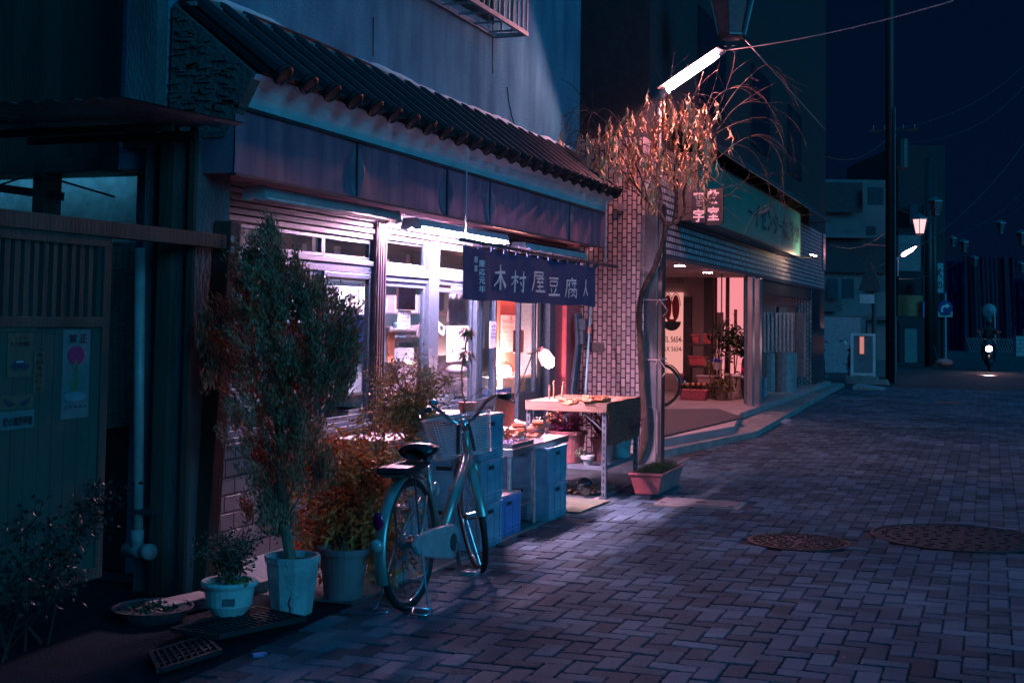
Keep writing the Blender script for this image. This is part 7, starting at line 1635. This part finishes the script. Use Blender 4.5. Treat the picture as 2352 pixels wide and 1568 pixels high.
# end of street: blue tarpaulins, accordion gate, block wall
def tarp(px0, px1, pyt, t, label, m_, amp=.15):
    a = W(px0, 820, t=t); b = W(px1, 820, t=t); zt_ = W((px0+px1)/2, pyt, t=t).z; n = 60; m = MB(); nrm = -Vector((-sin(YAW), cos(YAW), 0))
    for i in range(n+1):
        p = a.lerp(b, i/n)
        for j in range(13): z = zt_*j/12; k = amp*sin(i*.55+j*.12)*(.5+.5*sin(i*.17))+amp*.4*sin(i*1.3+j*.4); q = Vector((p.x, p.y, 0))+nrm*k; m.v.append(Vector((q.x, q.y, z)))
    for i in range(n):
        for j in range(12): q = i*13+j; m.f.append((q, q+13, q+14, q+1)); m.m.append(0)
    lv = len(m.v); lf = len(m.f); m.v += [v-nrm*.02 for v in m.v[:lv]]; m.f += [tuple(x_+lv for x_ in f_[::-1]) for f_ in m.f[:lf]]; m.m += [0]*lf
    return tag(m.build('tarpaulin', m_, smooth=True), label, 'tarpaulin')
M_tarp = mat('tarp_blue', (.02, .04, .17), .6, sc=.6); M_tarp2 = mat('tarp_navy', (.004, .010, .04), .8, sc=.5)
tarp(2176, 2215, 600, 76, 'brighter blue tarpaulin at the left of the building site', M_tarp, .3); tarp(2212, 2335, 590, 80, 'broad dark blue tarpaulin closing the end of the street', M_tarp2, .14); tarp(2328, 2380, 640, 72, 'creased bright blue tarpaulin at the right edge of the picture', M_tarp, .35)
ag = root('accordion_gate', W(2270, 815, t=68), 'pale folding lattice barrier across the end of the road', 'barrier')
a, b = W(2219, 812, t=68), W(2352, 815, t=66); zt_ = W(2220, 775, t=68).z; zb_ = .1; m = MB(); n = 22
for i in range(n):
    p, q = a.lerp(b, i/n), a.lerp(b, min(1, (i+2)/n)); m.bar((p.x, p.y, zb_), (q.x, q.y, zt_), .04, .03); m.bar((p.x, p.y-.05, zt_), (q.x, q.y-.05, zb_), .04, .03)
m.build('lattice', mat('barrier_pale', (.5, .46, .46), .5), ag)
m = MB()
for p in (a, b): m.box(p.x-.06, p.x+.06, p.y-.06, p.y+.06, 0, zt_+.5)
m.build('end_post', M_alu, ag)
q = bld('b', '', 2334, 2400, 772, 812, 64, M_far, .4, z0=0)[0]; tag(q.build('block_wall', brick('far_blocks', (.3, .32, .33), (.25, .27, .28), (.1, .1, .1), .4, .2, .015, ax=('X', 'Z'))), 'grey block wall at the right end of the barrier', 'wall')
mr_ = root('traffic_mirror', W(2285, 820, t=66), 'round traffic mirror on a leaning pole near the barrier', 'mirror')
c = W(2272, 714, t=64); g0 = W(2286, 815, t=64); m = MB(); m.tube([(g0.x, g0.y, 0), c+Vector((.25, 0, -.3)), c+Vector((.2, .05, .1))], .04, 8); m.build('pole', mat('sign_post', (.5, .5, .5)), mr_)
m = MB(); m.lathe(c, [(.30, -.03), (.36, -.02), (.36, .03), (.30, .05), (.001, .08)], 24, M=R6); m.build('mirror', mat('mirror_face', (.10, .14, .17), .4, .2), mr_)
c = W(2148, 846, Z=0); m = MB(); m.ball((c.x+.3, c.y, .2), .3, 14, 8, (1, 1, .5)); tag(m.build('sandbag', mat('sandbag', (.6, .3, .28), .8)), 'rounded pinkish bag at the foot of the third pole', 'bag')
m = MB(); a = W(2144, 795, t=49); b = W(2157, 838, t=49); m.tube([a, b], .04, 6); tag(m.build('leaning_rod', M_alu), 'pale rod leaning against the third pole', 'rod')
c = W(2235, 850, Z=0)
struct(MB().box(-60, 60, 95, 96, -1, 1).build('ground_end', M_asph)) if False else None
# ================================================================= motorbike and rider
mc = W(2272, 850, Z=0); MR = Vector((mc.x, mc.y, 0))
mo = root('motorcycle', MR, 'dark scooter coming up the street with its headlight shining', 'motorcycle')
def wheel2(y, R=.27):
    wr = root_child('wheel', mo); m = MB(); n = 28; b = 0
    for i in range(n):
        a = 2*pi*i/n
        for k in range(8): t = 2*pi*k/8; rr_ = R-.05+.05*cos(t); m.v.append(MR+Vector((.045*sin(t), y+rr_*cos(a), R+rr_*sin(a))))
    for i in range(n):
        for k in range(8): i2 = (i+1) % n; k2 = (k+1) % 8; m.f.append((i*8+k, i2*8+k, i2*8+k2, i*8+k2)); m.m.append(0)
    m.build('tyre', M_blkrub, wr, smooth=True)
    m = MB(); m.lathe(MR+Vector((-.03, y, R)), [(.17, 0), (.17, .06)], 18, M=Matrix(((0, 0, 1), (0, 1, 0), (-1, 0, 0)))); m.build('rim', M_dkmet, wr)
wheel2(-.62); wheel2(.62)
M_moto = mat('moto_paint', (.04, .05, .07), .3)
m = MB(); m.tube([MR+Vector((0, -.62, .27)), MR+Vector((0, -.50, .62)), MR+Vector((0, -.42, 1.02))], [.05, .16, .10], 12); m.tube([MR+Vector((0, -.45, .32)), MR+Vector((0, .1, .28)), MR+Vector((0, .6, .35))], [.13, .17, .10], 12); m.tube([MR+Vector((0, .1, .5)), MR+Vector((0, .75, .62))], [.16, .12], 12)
m.build('body', M_moto, mo, smooth=True)
m = MB(); m.obox(MR+Vector((0, .35, .76)), (.28, .75, .10)); m.build('seat', M_seat, mo, bevel=.03)
m = MB(); m.tube([MR+Vector((-.36, -.30, 1.05)), MR+Vector((-.15, -.42, 1.04)), MR+Vector((.15, -.42, 1.04)), MR+Vector((.36, -.30, 1.05))], .018, 8)
for s_ in (-1, 1): m.tube([MR+Vector((s_*.22, -.40, 1.04)), MR+Vector((s_*.3, -.42, 1.24))], .008, 6); m.obox(MR+Vector((s_*.31, -.42, 1.28)), (.12, .02, .08))
m.build('handlebar', M_dkmet, mo)
hl = W(2272, 811, t=(MR+Vector((0, -.65, 0))-EYE).dot(cf)); m = MB(); hc = MR+Vector((0, -.62, .72)); m.ball(hc, .10, 14, 10, (1, .6, 1)); m.build('headlight', emit('head_glow', (1, .62, .60), 60), mo, smooth=True)
sp = bpy.data.lights.new('headlight_beam', 'SPOT'); sp.energy = 60; sp.color = (1, .5, .5); sp.spot_size = radians(70); sp.spot_blend = 1; sp.shadow_soft_size = .08
so_ = bpy.data.objects.new('headlight_beam', sp); COL.objects.link(so_); so_.location = hc+Vector((0, -.10, .0)); so_.rotation_euler = Vector((0, -1, -.12)).to_track_quat('-Z', 'Y').to_euler()
# rider: one skinned body, helmet and jacket as clothing
def skin_body(name, joints, edges, parent, m_, sub=2, rootv=0):
    me = bpy.data.meshes.new(name); L0 = LOC[parent.name]; me.from_pydata([Vector(j[0])-L0 for j in joints], edges, []); me.materials.append(m_)
    o = bpy.data.objects.new(name, me); COL.objects.link(o); o.parent = parent
    s_ = o.modifiers.new('skin', 'SKIN'); s_.use_smooth_shade = True
    sv = me.skin_vertices[0].data
    for i, j in enumerate(joints): sv[i].radius = (j[1], j[1]*(j[2] if len(j) > 2 else 1)); sv[i].use_root = i == rootv
    q = o.modifiers.new('sub', 'SUBSURF'); q.levels = q.render_levels = sub
    dg = bpy.context.evaluated_depsgraph_get(); me2 = bpy.data.meshes.new_from_object(o.evaluated_get(dg)); o.modifiers.clear(); o.data = me2
    if not me2.materials: me2.materials.append(m_)
    return o
pr = root('person', MR+Vector((0, .3, .8)), 'rider in dark jacket and helmet sitting on the oncoming scooter', 'person')
V = lambda x, y, z: MR+Vector((x, y, z))
J = [(V(0, .28, .88), .15, .8), (V(0, .26, 1.08), .15, .8), (V(0, .20, 1.28), .18, .7), (V(0, .16, 1.38), .12), (V(0, .14, 1.46), .055), (V(0, .12, 1.56), .085), (V(0, .11, 1.66), .08),
     (V(-.19, .18, 1.35), .07), (V(-.30, .02, 1.14), .05), (V(-.34, -.24, 1.07), .035), (V(.19, .18, 1.35), .07), (V(.30, .02, 1.14), .05), (V(.34, -.24, 1.07), .035),
     (V(-.12, .20, .86), .10), (V(-.20, -.22, .80), .075), (V(-.18, -.16, .38), .05), (V(-.18, -.28, .33), .04), (V(.12, .20, .86), .10), (V(.20, -.22, .80), .075), (V(.18, -.16, .38), .05), (V(.18, -.28, .33), .04)]
E_ = [(0, 1), (1, 2), (2, 3), (3, 4), (4, 5), (5, 6), (2, 7), (7, 8), (8, 9), (2, 10), (10, 11), (11, 12), (0, 13), (13, 14), (14, 15), (15, 16), (0, 17), (17, 18), (18, 19), (19, 20)]
skin_body('body', J, E_, pr, mat('rider_dark', (.03, .035, .05), .8))
m = MB(); m.ball(V(0, .12, 1.63), .135, 18, 12, (.95, 1.05, 1.05)); m.build('helmet', mat('helmet', (.06, .07, .09), .2), pr, smooth=True)
m = MB()
for s_ in (-1, 1):
    for k in range(4): m.tube([V(s_*(.335+.0), -.25, 1.075-.012*k), V(s_*(.35), -.33, 1.07-.014*k), V(s_*.345, -.33, 1.03-.012*k), V(s_*.34, -.28, 1.02-.01*k)], .010, 5)
    m.tube([V(s_*.32, -.25, 1.07), V(s_*.29, -.31, 1.05)], .011, 5)
m.build('gloves', mat('rider_dark', (.03, .035, .05)), pr)

# ---- extra street clutter: cables, transformer, dim windows, shop shutters
for k, (a, b, c_, d, t0_, t1_, sg_) in enumerate(((2040, 300, 2352, 150, 36, 60, .5), (2040, 330, 2352, 200, 36, 60, .7), (1900, 360, 2045, 310, 30, 36, .3), (1905, 560, 2045, 520, 31, 36, .3), (2060, 480, 2352, 470, 36, 80, .8), (2062, 640, 2200, 600, 36, 52, .2))):
    wire(W(a, b, t=t0_), W(c_, d, t=t1_), sg_, .012, ['upper dark cable leaving the utility pole to the right', 'second dark cable leaving the utility pole to the right', 'upper cable between the care centre roof and the utility pole', 'lower cable between the awning corner and the utility pole', 'long cable running level above the far lanterns', 'short cable under the far slanting tube light'][k], M_dkmet)
tf_ = root('transformer', W(2050, 330, t=36.2), 'dark cylindrical transformer high on the far utility pole', 'transformer')
c = W(2048, 350, t=36.2); m = MB(); m.tube([c+Vector((.25, 0, -.45)), c+Vector((.25, 0, .35))], .22, 14); m.build('tank', mat('tf_dark', (.05, .055, .06), .5), tf_)
m = MB(); m.bar(c+Vector((-.6, 0, .6)), c+Vector((.7, 0, .6)), .07, .07)
for x_ in (-.5, -.2, .3, .6): m.tube([c+Vector((x_, 0, .62)), c+Vector((x_, 0, .76))], .03, 6)
m.build('cross_arm', mat('tf_dark', (.05, .055, .06)), tf_)
M_wdim = mat('far_window', (.05, .08, .10), .15)
for k, (a, b, c_, d) in enumerate(((1900, 1925, 640, 685), (1935, 1962, 640, 685), (1992, 2012, 520, 540), (1995, 2030, 430, 470))):
    q = bld('b', '', a, b, c_, d, 43.55, M_far, .12)[0]; w_o = q.build('window', M_wdim, fb)
for k, (a, b, c_, d, t_) in enumerate(((2066, 2076, 745, 848, 51.4), (2086, 2100, 560, 600, 51.6), (2120, 2134, 640, 690, 51.5), (2122, 2140, 560, 610, 51.7), (2090, 2112, 470, 515, 51.8), (2122, 2140, 470, 515, 51.8))):
    q = bld('b', '', a, b, c_, d, t_, M_far, .2)[0]; q.build('window', M_wdim, sp_)
